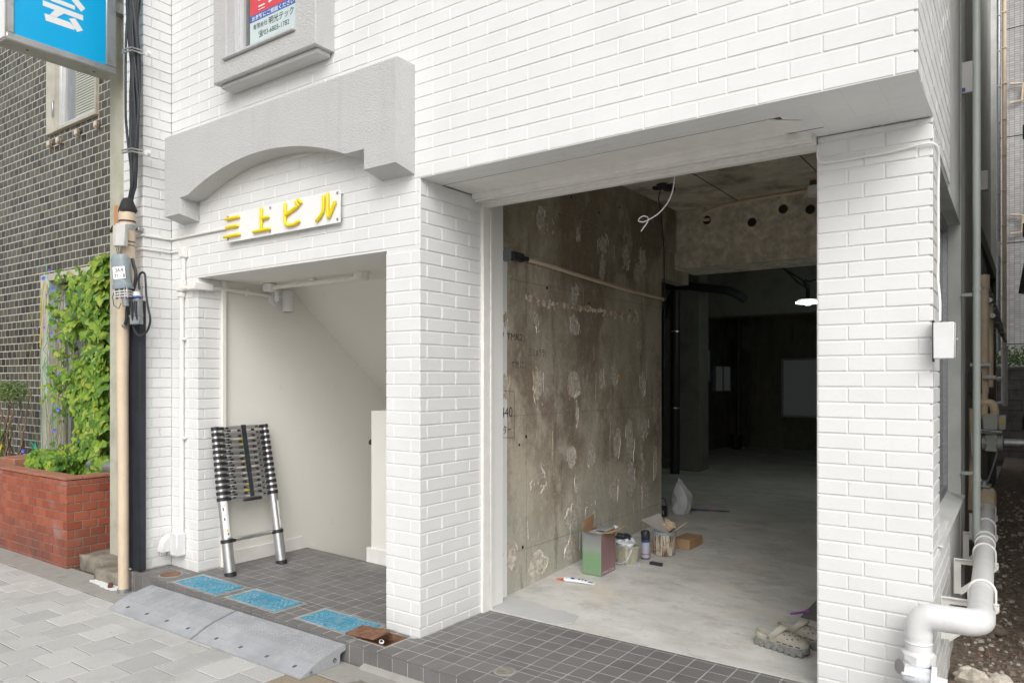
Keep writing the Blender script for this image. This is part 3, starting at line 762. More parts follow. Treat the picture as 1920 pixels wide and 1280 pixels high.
# covers
def blue_cover(x0, x1, y0, y1, z, label, seed):
    t = thing('service_cover', label, 'cover', ((x0 + x1) / 2, (y0 + y1) / 2, z), 'blue meter covers along the tiled step')
    mb = MB(); mb.cbox(x0, x1, y0, y1, z - 0.015, z + 0.004, 0.002); part('plate', mb, t, 'bcover')
    rb = MB(); rg = random.Random(seed)
    w_, h_ = x1 - x0, y1 - y0
    def bar(p, q, wd=0.0065):
        d = Vector((q[0] - p[0], q[1] - p[1])).normalized(); n = Vector((-d.y, d.x)) * wd / 2
        pts = [(p[0] + n.x, p[1] + n.y), (q[0] + n.x, q[1] + n.y), (q[0] - n.x, q[1] - n.y), (p[0] - n.x, p[1] - n.y)]
        rb.prism(pts[::-1], 'z', z + 0.0035, z + 0.0065)
    for s_ in (1, -1):
        k = -20
        while k < 40:
            off = k * 0.040; pts = []
            # clip line x - s*y = off to the inner rectangle, leaving the centre panel free
            seg = []
            for yy in [y0 + 0.018 + i * 0.009 for i in range(int((h_ - 0.036) / 0.009))]:
                xx = x0 + off + s_ * (yy - y0) * 1.0
                inside = x0 + 0.018 < xx < x1 - 0.018
                centre = abs(xx - (x0 + x1) / 2) < w_ * 0.20 and abs(yy - (y0 + y1) / 2) < h_ * 0.26
                if inside and not centre: seg.append((xx, yy))
                else:
                    if len(seg) > 1: bar(seg[0], seg[-1])
                    seg = []
            if len(seg) > 1: bar(seg[0], seg[-1])
            k += 1
    for (a, b, c, d) in ((x0 + .012, x1 - .012, y0 + .010, y0 + .014), (x0 + .012, x1 - .012, y1 - .014, y1 - .010), (x0 + .012, x0 + .016, y0 + .014, y1 - .014), (x1 - .016, x1 - .012, y0 + .014, y1 - .014)):
        rb.box(a, b, c, d, z + 0.0036, z + 0.0062)
    part('ribs', rb, t, 'brib', smooth=False)
    mb = MB(); mb.cyl(((x0 + x1) / 2 - 0.02, y0 + 0.008, z + 0.0035), (0, 0, 1), 0.006, 0.0025, 10); part('lift_hole', mb, t, 'black_matte')
blue_cover(-2.322, -1.838, -0.703, -0.500, zf(-2.1), 'worn blue cover nearest the ladder, leftmost of the three', 1)
blue_cover(-1.742, -1.262, -0.680, -0.478, zf(-1.5), 'middle worn blue cover between the other two', 2)
blue_cover(-1.062, -0.577, -0.664, -0.466, zf(-0.8), 'worn blue cover partly under the loose rusty lid', 3)
# pit
t = thing('open_pit', 'open rusty pit with a blue fitting beside the middle pillar', 'pit', (-0.43, -0.6, 0))
mb = MB(); x0, x1, y0, y1 = pit
e = 0.004
for q in ((x0 + .001, x1 - .001, y0 + .001, y0 + .006), (x0 + .001, x1 - .001, y1 - .006, y1 - .001), (x0 + .001, x0 + .006, y0 + .006, y1 - .006), (x1 - .006, x1 - .001, y0 + .006, y1 - .006)):
    mb.box(*q, -0.10, 0.003)
part('frame', mb, t, 'rust', smooth=False)
mb = MB(); mb.box(x0 + .007, x1 - .007, y0 + .007, y1 - .007, -0.099, -0.090); part('bottom', mb, t, 'rough_block', smooth=False)
mb = MB(); mb.box(x0 + .007, x1 - .007, y1 - .016, y1 - .007, -0.045, -0.035); part('ledge', mb, t, 'rust_dark', smooth=False)
mb = MB(); mb.tube([(-0.47, -0.60, -0.085), (-0.44, -0.61, -0.045), (-0.425, -0.615, -0.012)], 0.013, 12); part('fitting', mb, t, 'blue_fitting')
mb = MB(); mb.tube([(-0.427, -0.614, -0.013), (-0.4242, -0.6152, -0.0092)], 0.0145, 14); part('fitting_rim', mb, t, 'white_plastic')
mb = MB(); mb.tube([(-0.427, -0.614, -0.010), (-0.4238, -0.6154, -0.0078)], 0.008, 12); part('fitting_bore', mb, t, 'black_matte')
# loose lid
t = thing('rusty_lid', 'loose rusty square lid lying tilted across the blue cover', 'lid', (-0.52, -0.625, 0.024), None, (0.05, -0.05, 0.03), local=True)
mb = MB(); mb.cbox(-0.108, 0.108, -0.066, 0.066, -0.004, 0.004, 0.0015); part('plate', mb, t, 'rust')
rb = MB()
for k in range(8):
    x = -0.088 + k * 0.025
    rb.prism([(x, -0.052), (x + 0.004, -0.052), (x + 0.018, 0.052), (x + 0.014, 0.052)], 'z', 0.0036, 0.0062)
rb.box(-0.106, 0.106, -0.064, -0.058, 0.0036, 0.0066); rb.box(-0.106, 0.106, 0.058, 0.064, 0.0036, 0.0066); rb.box(-0.106, -0.1, -0.058, 0.058, 0.0036, 0.0066); rb.box(0.1, 0.106, -0.058, 0.058, 0.0036, 0.0066)
part('ribs', rb, t, 'rust', smooth=False)
# round lids
def round_lid(x, y, r, label, mk):
    z = zf(x)
    t = thing('inspection_cover', label, 'cover', (x, y, z), 'round covers set in the tiled step')
    mb = MB(); mb.lathe((x, y, z - 0.004), [(r + 0.012, 0), (r + 0.012, 0.0052), (r + 0.008, 0.0056)], 32); part('ring', mb, t, 'gutter_concrete')
    mb = MB(); mb.lathe((x, y, z), [(r, 0), (r, 0.0032), (r - 0.003, 0.0044), (r - 0.007, 0.0034)], 32); part('plate', mb, t, mk)
    mb = MB()
    for k in range(32):
        a0, a1 = 6.2832 * k / 32, 6.2832 * (k + 1) / 32
        mb.quad(*[(x + q * math.cos(a), y + q * math.sin(a), z + 0.0049) for q, a in ((r - .002, a0), (r - .002, a1), (r - .006, a1), (r - .006, a0))])
    part('rim', mb, t, 'brass_ring' if mk == 'cast_lid' else 'rust', recalc=False)
round_lid(0.376, -0.575, 0.043, 'small round bronze lid in the tiles before the garage', 'cast_lid')
round_lid(-2.515, -0.628, 0.070, 'larger rusty round lid at the left end of the step', 'rust')

# rubber kerb ramps
def kerb_ramp(x0, x1, label):
    t = thing('kerb_ramp', label, 'kerb ramp', ((x0 + x1) / 2, -0.9, PZ0), 'grey rubber kerb ramps before the step')
    mb = MB(); zb = PZ0 + 0.0015
    prof = [(-1.052, zb), (-1.052, zb + 0.008), (-1.022, zb + 0.020), (-0.975, zb + 0.043), (-0.900, zb + 0.067), (-0.760, zb + 0.094), (-0.752, zb + 0.092), (-0.752, zb + 0.062), (-0.785, zb + 0.055), (-0.792, zb + 0.045), (-0.792, zb)]
    mb.prism(prof, 'x', x0, x1); part('body', mb, t, 'rubber_ramp', smooth=False)
    rb = MB()
    def zt(y):
        for (a, za), (b, zb2) in zip(prof[1:-1], prof[2:]):
            if a <= y <= b: return za + (zb2 - za) * (y - a) / (b - a)
        return prof[5][1]
    n = 12; wd = (x1 - x0) / n
    for k in range(n):                               # raised panels with ribbing
        xa, xb = x0 + k * wd + 0.008, x0 + (k + 1) * wd - 0.008
        ya, yb = -0.912, -0.772
        m_ = 9
        for q in range(m_):
            c0 = ya + (yb - ya) * q / m_; c1 = c0 + (yb - ya) / m_ * 0.5
            i = len(rb.v)
            for x in (xa, xb):
                rb.V((x, c0, zt(c0) - .001)); rb.V((x, c0, zt(c0) + .0030)); rb.V((x, c1, zt(c1) + .0030)); rb.V((x, c1, zt(c1) - .001))
            for f in ((0, 1, 2, 3), (7, 6, 5, 4), (1, 5, 6, 2), (0, 4, 5, 1), (2, 6, 7, 3)): rb.F(*[i + z for z in f])
        for (c0, c1) in ((ya - .004, ya), ):
            i = len(rb.v)
            for x in (xa, xb):
                rb.V((x, c0, zt(c0) - .001)); rb.V((x, c0, zt(c0) + .0024)); rb.V((x, c1, zt(c1) + .0024)); rb.V((x, c1, zt(c1) - .001))
            for f in ((0, 1, 2, 3), (7, 6, 5, 4), (1, 5, 6, 2), (0, 4, 5, 1), (2, 6, 7, 3)): rb.F(*[i + z for z in f])
    for yy in (-0.995, -0.955, -1.035):
        i = len(rb.v)
        for x in (x0 + .001, x1 - .001):
            rb.V((x, yy, zt(yy) - .001)); rb.V((x, yy, zt(yy) + .002)); rb.V((x, yy + .006, zt(yy + .006) + .002)); rb.V((x, yy + .006, zt(yy + .006) - .001))
        for f in ((0, 1, 2, 3), (7, 6, 5, 4), (1, 5, 6, 2), (0, 4, 5, 1), (2, 6, 7, 3)): rb.F(*[i + z for z in f])
    part('tread', rb, t, 'rubber_ramp', smooth=False)
    for k in range(4):
        xx = x0 + (x1 - x0) * (0.17 + 0.24 * k)
        mb = MB(); z = zt(-1.000) + 0.0016
        mb.prism([(xx, -1.018), (xx + .010, -1.000), (xx + .006, -0.984), (xx - .004, -1.002)], 'z', z - .004, z + 0.0022)
        part('drain_slot', mb, t, 'rubber_dark', smooth=False)
    for yy, zz in ((-0.83, PZ0 + 0.032), (-0.985, PZ0 + 0.016)):
        mb = MB(); mb.cyl((x1 - 0.004, yy, zz), (1, 0, 0), 0.012 if yy > -.9 else 0.008, 0.0055, 14); part('bolt_hole', mb, t, 'rubber_dark')
        mb = MB(); mb.cyl((x1 + 0.0005, yy, zz - .003), (1, 0, 0), 0.007 if yy > -.9 else 0.005, 0.004, 10); part('bolt', mb, t, 'galvanised')
kerb_ramp(-2.528, -1.553, 'grey rubber kerb ramp on the left, below the round rusty lid')
kerb_ramp(-1.531, -0.556, 'grey rubber kerb ramp on the right, ending by the pit')
# ================================================================== WHITE BRICK BUILDING
bld = thing('white_brick_building', 'white painted brick building with arched hood and open garage bay', 'building', (0, 0, 0))
DEP = 0.0036                                   # depth of the joints
SA = 0.0175                                    # the side wall turns in slightly
TOP = 4.72
def wallpart(name, boxes, mk='wmortar', smooth=False):
    mb = MB()
    for b in boxes: mb.box(*b)
    return part(name, mb, bld, mk, smooth=smooth)
yb = YF + DEP
front = wallpart('front_wall', [(-3.06, 2.118, yb, -0.29, TOP, 9.0), (-2.77, 2.118, yb, -0.29, 2.530, TOP), (-2.77, -0.2740, yb, -0.29, 2.146, 2.530)])
leftp = wallpart('left_pillar', [(-2.78, -2.4235 - 0.0075, yb, -0.296, -0.2, 2.1455)])
midp = wallpart('middle_pillar', [(-0.529, -0.2740, yb, 0.30, -0.2, 2.1455), (-0.529, -0.2740, -0.2895, 0.30, 2.1455, 2.5170)])
rightp = wallpart('right_pillar', [(1.669, 2.113, 0.0750, 0.30, -0.2, 2.516)])
nib = wallpart('projecting_pier', [(-3.06, -2.7775, -0.684, -0.28, -0.15, 9.0)])
lb = Laid('brick', 'wbrick', th=0.0085, bev=0.0024, jitter=0.0007, tilt=0.0022)
FZ, FP = 2.519, 0.0729
hoodr = (-2.607, -0.307, 2.66, 3.145); boxr = (-2.0, -0.972, 3.36, 9)
fh = [(-2.59, -0.32, 2.84, 3.13), boxr, (-2.59, -2.42, 2.58, 3.13), (-0.54, -0.32, 2.58, 3.13)]
O = Vector((0, YF, 0))
courses(lb, front, O, X_, -Y_, -2.768, 2.131, FZ, TOP, FZ, FP, 0.248, lambda k: -0.175 if k % 2 == 0 else -0.05, fh)
courses(lb, front, O, X_, -Y_, -2.768, -0.268, 2.146, FZ, FZ, FP, 0.248, lambda k: -0.175 if k % 2 == 0 else -0.05)
courses(lb, leftp, O, X_, -Y_, -2.768, -2.4225, 0.02, 2.1455, 0.035, 0.0729, 0.248, lambda k: [-2.492] if k % 2 else [-2.552])
courses(lb, midp, O, X_, -Y_, -0.530, -0.2695, -0.001, 2.1455, 0.048, 0.0743, 0.25, lambda k: [-0.468] if k % 2 == 0 else [-0.337])
courses(lb, midp, Vector((-0.269, 0, 0)), Y_, X_, YF + 0.0005, 0.063, -0.001, 2.517, 0.048, 0.0743, 0.25, lambda k: [-0.421, -0.173] if k % 2 == 0 else [-0.296, -0.050])
courses(lb, rightp, Vector((0, 0.070, 0)), X_, -Y_, 1.668, 2.1245, -0.11, 2.517, 1.035, 0.0693, 0.25, lambda k: [1.859, 2.068] if k % 2 else [1.794, 1.944])
courses(lb, nib, Vector((-2.770, 0, 0)), Y_, X_, -0.691, YF, 0.03, TOP, FZ, FP, 0.25, lambda k: [-0.565] if k % 2 else [-0.628])
courses(lb, nib, Vector((0, -0.691, 0)), X_, -Y_, -3.045, -2.7705, 0.03, TOP, FZ, FP, 0.25, lambda k: [-2.83] if k % 2 else [-2.89])
courses(lb, leftp, Vector((-2.423, 0, 0)), Y_, X_, YF + .0005, -0.297, 0.02, 2.1455, 0.035, 0.0729, 0.25, lambda k: [-0.427] if k % 2 else [])
# inner white wall behind the guide rail
inner = wallpart('inner_reveal', [(-0.60, -0.3305, 0.3005, 0.42, -0.2, 2.2)])
courses(lb, midp, Vector((-0.2775 + 0.0005, 0, 0)), Y_, X_, 0.163, 0.300, -0.001, 2.2, 0.048, 0.0743, 0.25, lambda k: [0.245] if k % 2 == 0 else [])

# side wall (normal +X, turned by SA)
ang = math.atan(SA); Ns = Vector((math.cos(ang), math.sin(ang), 0)); Us = Vector((-math.sin(ang), math.cos(ang), 0))
SO = Vector((2.131, YF, 0))
def sx(y, out=0.0): return 2.131 - SA * (y - YF) + out
def sbox(mb, y0, y1, z0, z1, o0, o1):
    """box along the side wall: y0..y1, from outward offset o0 (inner) to o1 (outer)"""
    i = len(mb.v)
    for z in (z0, z1):
        for y, oo in ((y0, o0), (y0, o1), (y1, o1), (y1, o0)): mb.V((sx(y, oo), y, z))
    for q in ((3, 2, 1, 0), (4, 5, 6, 7), (0, 1, 5, 4), (1, 2, 6, 5), (2, 3, 7, 6), (3, 0, 4, 7)): mb.F(*[i + k for k in q])
mb = MB().mat('wmortar')
sbox(mb, YF + .012, 1.10, 2.531, 9.0, -0.20, -0.0075)
sbox(mb, 0.082, 0.445, -0.3, 2.519, -0.20, -0.0075)
sbox(mb, 0.445, 1.10, -0.3, 0.66, -0.12, -0.0075)
sbox(mb, 0.445, 1.10, 2.45, 2.519, -0.20, -0.0075)
side = part('side_wall', mb, bld, smooth=False)
uy = lambda y: (y - YF) / math.cos(ang)
courses(lb, side, SO, Us, Ns, uy(YF) + 0.001, uy(1.09), FZ, TOP, FZ, FP, 0.25, lambda k: 0.12 if k % 2 == 0 else 0.0)
courses(lb, side, SO, Us, Ns, uy(0.070) + 0.002, uy(0.445), 0.66, 2.517, 1.035, 0.0693, 0.25, lambda k: [uy(0.19), uy(0.40)] if k % 2 else [uy(0.13), uy(0.33)])
courses(lb, side, SO, Us, Ns, uy(0.070) + 0.002, uy(1.09), -0.12, 0.64, 1.035, 0.0693, 0.25, lambda k: uy(0.19) if k % 2 else uy(0.31))
courses(lb, side, SO, Us, Ns, uy(0.445), uy(1.09), 2.455, 2.519, 2.455, 0.064, 0.25, lambda k: uy(0.19))
# underside of the overhang (bricks face down)
mb = MB().mat('plaster')
mb.box(-0.2755, 1.60, YF + 0.003, -0.2875, 2.5196, 2.60)
mb.box(1.60, 2.118, YF + 0.003, 0.073, 2.5196, 2.60)
sof = part('soffit', mb, bld, smooth=False)
lb2 = Laid('soffit_tile', 'wbrick', th=0.0085, bev=0.0007, jitter=0.0002, tilt=0.0006)
for r_ in range(3):
    y0 = YF + 0.002 + r_ * 0.0625
    j = -0.27 + (0.0 if r_ % 2 == 0 else 0.12)
    us = [-0.268] + [x for x in [j + 0.248 * n for n in range(12)] if -0.25 < x < 1.59] + [1.60]
    for a, b in zip(us[:-1], us[1:]): lb2.add(sof, Vector((0, 0, 2.5185)), X_, -Y_, -Z_, a, b, -(y0 + 0.0625), -y0, 0.002, 0.004)
for r_ in range(4):
    x0 = 1.60 + r_ * 0.132
    yy = YF + 0.002; k = 0
    while yy < 0.065:
        y1 = min(0.069, yy + (0.235 if (k + r_) % 2 else 0.14)); lb2.add(sof, Vector((0, 0, 2.5185)), X_, -Y_, -Z_, x0, min(x0 + 0.132, 2.127), -y1, -yy, 0.0015, 0.0015); yy = y1; k += 1
lb.emit(310, 'brickwork', front); lb2.emit(120, 'soffit_tiling', sof)

# shutter box, tracks, guide rail
sb_ = MB().mat('white_trim')
sb_.box(-0.268, 1.560, -0.2835, -0.040, 2.521, 2.60)
part('soffit_panel', sb_, bld)
sb_ = MB().mat('white_trim'); sb_.cbox(-0.262, 1.660, -0.036, 0.004, 2.490, 2.56, 0.003); sb_.cbox(-0.262, 1.660, -0.006, 0.004, 2.478, 2.4895, 0.001)
part('shutter_track', sb_, bld)
sb_ = MB().mat('white_trim'); sb_.cbox(-0.266, 1.664, 0.040, 0.076, 2.482, 2.56, 0.003); sb_.cbox(-0.266, 1.664, 0.080, 0.128, 2.466, 2.50, 0.003); sb_.box(-0.266, 1.664, 0.128, 0.16, 2.49, 3.0)
part('shutter_track', sb_, bld)
sb_ = MB().mat('black_matte'); sb_.box(-0.266, 1.664, 0.006, 0.038, 2.535, 2.56); part('shutter_slot', sb_, bld)
sb_ = MB().mat('white_trim'); sb_.mat('white_trim')
sb_.prism([(1.548, -0.30), (1.665, -0.20), (1.61, -0.09), (1.53, -0.12)][::-1], 'z', 2.508, 2.516)
part('access_flap', sb_, bld)
sb_ = MB().mat('black_matte'); sb_.box(1.575, 1.72, -0.055, -0.050, 2.5172, 2.5183); sb_.box(-0.26, 1.56, -0.2868, -0.2838, 2.519, 2.53); part('gap', sb_, bld)
sb_ = MB().mat('white_trim')
sb_.cbox(-0.2765, -0.250, 0.0655, 0.126, -0.02, 2.48, 0.004); sb_.cbox(-0.2765, -0.262, 0.1265, 0.139, -0.02, 2.47, 0.002); sb_.cbox(-0.2765, -0.250, 0.1395, 0.160, -0.02, 2.47, 0.003)
part('guide_rail', sb_, bld)
sb_ = MB().mat('white_trim'); sb_.cbox(1.6625, 1.6675, 0.078, 0.13, 0.0, 2.48, 0.001); part('guide_rail', sb_, bld)

# nib mouldings
mb = MB().mat('white_trim')
for z0 in (2.350, 2.447):
    mb.cbox(-3.05, -2.752, -0.708, -0.6915, z0, z0 + 0.018, 0.004)
    mb.cbox(-2.7695, -2.752, -0.6915, YF - 0.018, z0, z0 + 0.018, 0.004)
    mb.cbox(-2.7695, -2.60 if z0 < 2.4 else -2.02, YF - 0.018, YF - 0.001, z0 + .0003, z0 + 0.0177, 0.004)
part('string_moulding', mb, bld)

# arched hood
import math as _m
cx_, zc_, Rr = -1.51, 2.845 - 2.14, 2.14
arc = [(cx_ + Rr * math.sin(a), zc_ + Rr * math.cos(a)) for a in [math.asin((-0.80 + 1.60 * k / 28) / Rr) for k in range(29)]]
out = [(-2.607, 3.145), (-2.607, 2.575), (-2.405, 2.575), (-2.405, 2.686)] + arc + [(-0.558, 2.690), (-0.558, 2.575), (-0.307, 2.575), (-0.307, 3.145)]
mb = MB(); y0, y1 = -0.622, YF - 0.0012
# front face inset for a soft chamfer
from mathutils import geometry as geo
def inset(pts, d):
    n = len(pts); o = []
    ar = sum(pts[i][0] * pts[(i + 1) % n][1] - pts[(i + 1) % n][0] * pts[i][1] for i in range(n))
    sg = 1 if ar > 0 else -1
    for i in range(n):
        a, b, c = Vector(pts[i - 1]), Vector(pts[i]), Vector(pts[(i + 1) % n])
        n1 = Vector((-(b - a).y, (b - a).x)).normalized() * sg; n2 = Vector((-(c - b).y, (c - b).x)).normalized() * sg
        m_ = (n1 + n2); m_ = m_ / max(0.3, m_.length_squared) * 2 if m_.length > 0 else n1
        o.append(tuple(b + m_ * d * 0.5 * (2 if m_.length < 0 else 1) * 1.0))
    return o
ins = inset(out, 0.007)
A = [mb.V((p[0], y0, p[1])) for p in ins]; B = [mb.V((p[0], y0 + 0.007, p[1])) for p in out]; C_ = [mb.V((p[0], y1, p[1] - (0.030 if p[1] < 2.6 else 0.0))) for p in out]
mb.F(*A); n = len(out)
for i in range(n):
    j = (i + 1) % n; mb.F(A[i], A[j], B[j], B[i]); mb.F(B[i], B[j], C_[j], C_[i])
mb.F(*C_[::-1])
part('arched_hood', mb, bld, 'stucco', smooth=True)
# window surround and window
mb = MB().mat('stucco')
_o = [(-2.009, 3.388), (-0.966, 3.388), (-0.966, 4.9), (-1.158, 4.9), (-1.158, 3.515), (-1.860, 3.515), (-1.860, 4.9), (-2.009, 4.9)]
_i = [(-2.003, 3.394), (-0.972, 3.394), (-0.972, 4.9), (-1.152, 4.9), (-1.152, 3.509), (-1.866, 3.509), (-1.866, 4.9), (-2.003, 4.9)]
A = [mb.V((p[0], -0.618, p[1])) for p in _i]; B = [mb.V((p[0], -0.612, p[1])) for p in _o]; C_ = [mb.V((p[0], YF - .0013, p[1])) for p in _o]
mb.F(*A); mb.F(*C_[::-1])
for k in range(8): mb.F(A[k], A[(k + 1) % 8], B[(k + 1) % 8], B[k]); mb.F(B[k], B[(k + 1) % 8], C_[(k + 1) % 8], C_[k])
mb.cbox(-1.97, -0.995, -0.585, YF - .0013, 3.358, 3.3876, 0.006)
part('window_surround', mb, bld)
win = MB().mat('aluminium_white')
win.cbox(-1.885, -1.150, -0.640, -0.560, 3.516, 3.532, 0.003)
win.cbox(-1.8595, -1.815, -0.560, -0.50, 3.532, 4.9, 0.003); win.cbox(-1.8145, -1.775, -0.548, -0.51, 3.532, 4.9, 0.003)
win.cbox(-1.7745, -1.1585, -0.548, -0.51, 3.532, 3.600, 0.003)
wn = part('window', win, bld)
mb = MB(); mb.box(-1.7745, -1.1590, -0.526, -0.520, 3.6005, 4.9); part('pane', mb, wn, 'dark_glass', smooth=False)
pst = thing('window_poster', 'red white and blue paper notice behind the upstairs window', 'poster', (-1.45, -0.527, 3.62))
mb = MB().mat('poster_pale'); mb.box(-1.730, -1.1595, -0.5285, -0.5265, 3.601, 3.7515); part('notice', mb, pst, smooth=False)
mb = MB().mat('poster_blue'); mb.box(-1.730, -1.1595, -0.5285, -0.5265, 3.7517, 3.7965); part('blue_band', mb, pst, smooth=False)
mb = MB().mat('poster_red'); mb.box(-1.730, -1.1595, -0.5285, -0.5265, 3.7967, 4.20); part('red_band', mb, pst, smooth=False)
fit_text('red_lettering', '管理者', 'sign_white', (-1.685, -1.24, 3.815, 3.955), pst, -0.5291, offset=0.018)
fit_text('band_lettering', 'お気軽にご相談ください', 'sign_white', (-1.708, -1.278, 3.758, 3.790), pst, -0.5291, offset=0.012)
fit_text('company_lettering', '有限会社', 'ink', (-1.695, -1.545, 3.698, 3.733), pst, -0.5291, offset=0.008)
fit_text('company_lettering', '明光テック', 'ink', (-1.530, -1.282, 3.690, 3.740), pst, -0.5291, offset=0.014)
fit_text('phone_lettering', '☎03-6805-1782', 'ink', (-1.640, -1.325, 3.632, 3.678), pst, -0.5291, offset=0.006)

# entrance recess: side wall, ceiling, sloping soffit, stair down, parapet
ent = MB().mat('plaster')
ent.box(-2.56, -2.4315, -0.2955, 2.6, -2.0, 3.0)
ent.box(-2.4305, -2.395, -0.2955, -0.268, 0.0, 2.1455)
part('entrance_side_wall', ent, bld, smooth=False)
ent = MB().mat('plaster'); ent.box(-2.4310, -0.5295, -0.2895, 0.335, 2.1465, 2.25)
part('entrance_ceiling', ent, bld, smooth=False)
ent = MB().mat('plaster'); ent.prism([(0.3352, 2.1465), (1.43, 1.240), (2.60, 0.27), (2.60, 0.42), (0.3352, 2.30)], 'x', -2.431, -0.53)
part('stair_soffit', ent, bld, smooth=False)
ent = MB().mat('plaster'); ent.box(-2.43, -0.53, 2.5, 2.62, -2.0, 0.27); ent.box(-0.65, -0.530, 0.3005, 2.5, -2.0, 2.15); part('stairwell_wall', ent, bld, smooth=False)
ent = MB().mat('white_trim')
zs_ = zf(-2.42)
ent.prism([(-0.268, zs_ - .01), (0.44, zs_ - .01), (0.683, -0.13), (0.70, -0.03), (0.44, zs_ + 0.095), (-0.268, zs_ + 0.1)], 'x', -2.4312, -2.4185)
part('skirting', ent, bld, smooth=False)
for k in range(8):
    mb = MB(); mb.box(-2.418, -1.672, 0.4905 + 0.24 * k, 0.4905 + 0.24 * (k + 1) + 0.02, -2.0, -0.165 - 0.185 * k); part('stair_tread', mb, bld, 'tile_grout', smooth=False)
ent = MB().mat('plaster'); ent.cbox(-1.667, -1.500, 0.489, 2.45, -2.0, 1.178, 0.006); par = part('parapet', ent, bld, smooth=False)
ent = MB().mat('white_trim'); ent.cbox(-1.702, -1.465, 0.474, 0.62, -0.02, 0.130, 0.003); part('skirting', ent, par, smooth=False)
mb = MB(); mb.box(-1.462, -0.66, 0.488, 2.48, -0.28, -0.001); part('landing', mb, bld, 'ftile', smooth=False)
mb = MB(); mb.tube([(-1.668, 0.68, 0.90), (-1.71, 0.66, 0.895), (-1.735, 0.63, 0.905), (-1.75, 0.56, 0.93)], 0.021, 12); mb.tube([(-1.735, 0.66, 0.895), (-1.735, 2.3, -0.35)], 0.02, 12)
part('handrail', mb, bld, 'black_plastic')
# side window of the right pillar wall
mb = MB().mat('side_plaster')
sbox(mb, 1.10, 2.229, 2.44, 9.0, -0.20, -0.012)       # wall over the opening, beyond the bricks
sbox(mb, 1.10, 2.229, -0.3, 0.655, -0.20, -0.012)
sbox(mb, 2.229, 2.68, -0.3, 9.0, -0.20, -0.010)
sbox(mb, 0.446, 1.10, 2.4405, 2.4495, -0.19, -0.010)
part('side_plaster_wall', mb, bld, smooth=False)
mb = MB().mat('alley_wall_paint')
sbox(mb, 2.681, 11.4, -0.4, 9.0, -0.30, -0.055)
sbox(mb, 4.9, 5.6, -0.4, 9.0, -0.055, -0.035)
part('rear_side_wall', mb, bld, smooth=False)
mb = MB().mat('side_plaster'); sbox(mb, 11.4, 11.75, -0.4, 9.0, -0.30, 0.02); part('rear_corner', mb, bld, smooth=False)  # paler plaster paints in the light this far corner catches
sw = MB().mat('galvanised')
for (a, b, c, d) in ((0.446, 0.49, 0.67, 2.44), (2.180, 2.228, 0.67, 2.44), (0.49, 2.18, 0.67, 0.72), (0.49, 2.18, 2.39, 2.44), (0.49, 2.18, 1.735, 1.775), (1.30, 1.345, 0.72, 1.735)):
    sbox(sw, a, b, c, d, -0.135, -0.085)
swo = part('side_window', sw, bld, smooth=False)
mb = MB(); sbox(mb, 0.49, 2.18, 0.72, 1.735, -0.115, -0.109); part('pane', mb, swo, 'alley_glass', smooth=False)
mb = MB(); sbox(mb, 0.49, 2.18, 1.775, 2.39, -0.115, -0.109); part('pane', mb, swo, 'alley_glass', smooth=False)
mb = MB(); i0 = len(mb.v)
mb.prism([(0, 0), (1, 0), (1, 1), (0, 1)], 'z', 0, 0.001); mb = MB()
A = [mb.V(p) for p in ((sx(.446, -.085), .446, .672), (sx(2.228, -.085), 2.228, .672), (sx(2.228, .014), 2.228, .652), (sx(.446, .014), .446, .652))]
B = [mb.V((v.x, v.y, v.z - .01)) for v in [mb.v[k] for k in A]]
mb.F(*A); mb.F(*B[::-1])
for k in range(4): mb.F(A[k], A[(k + 1) % 4], B[(k + 1) % 4], B[k])
part('sill', mb, swo, 'side_plaster', smooth=False)

# ------------------------------------------------------------------ garage interior
gw = MB().mat('cwall')
gw.box(-0.45, -0.330, 0.4205, 2.850, -0.2, 2.70)
gw.box(-0.45, -0.310, 0.302, 3.5, 2.62, 3.02)
gw.box(-0.45, -0.315, 0.1605, 0.4200, 2.205, 2.6195)
gw.box(-0.45, -0.331, 2.8505, 3.5, 2.35, 2.6195)
cw = part('concrete_wall', gw, bld, smooth=False)
# broken edge beside the white bricks
mb = MB(); rg = random.Random(12)
for k in range(60):
    z = rg.uniform(0.0, 1.05) if k < 48 else rg.uniform(2.2, 2.5); y = 0.302 + rg.uniform(0, 0.05); s_ = rg.uniform(.008, .02)
    mb.box(-0.331 + rg.uniform(-.01, 0), -0.331 + s_ * 0.5, y, y + s_, z, z + s_ * rg.uniform(.7, 1.8))
stuff(part('broken_edge', mb, cw, 'rough_break', smooth=False))
mb = MB().mat('concrete_beam')
mb.box(-0.3295, 1.95, 3.150, 3.66, 2.466, 3.02)
bm = part('concrete_beam', mb, bld, smooth=False)
for hx, hz, ll in ((-0.010, 2.895, 0), (0.407, 2.823, 1), (0.679, 2.905, 2), (0.905, 2.872, 3)):
    mb = MB(); mb.cyl((hx, 3.1485, hz), (0, 1, 0), 0.034, 0.001, 20); part('pipe_hole', mb, bm, 'black_matte')
    mb = MB(); n = 20
    for k in range(n):
        a0, a1 = 6.2832 * k / n, 6.2832 * (k + 1) / n
        mb.quad(*[(hx + q * math.cos(a), yv, hz + q * math.sin(a)) for q, a, yv in ((.033, a0, 3.1475), (.033, a1, 3.1475), (.041, a1, 3.1492), (.041, a0, 3.1492))])
    part('sleeve', mb, bm, 'rust_dark')
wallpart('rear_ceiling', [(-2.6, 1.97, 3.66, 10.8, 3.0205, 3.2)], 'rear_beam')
wallpart('garage_ceiling', [(-2.6, 1.97, 0.165, 3.6595, 3.0205, 3.2), (-0.3, 1.97, 0.1605, 0.20, 2.75, 3.0200)], 'concrete_ceiling')
wallpart('garage_back_wall', [(-3.1, 1.97, 10.5, 10.7, -0.3, 3.02)], 'rwall')
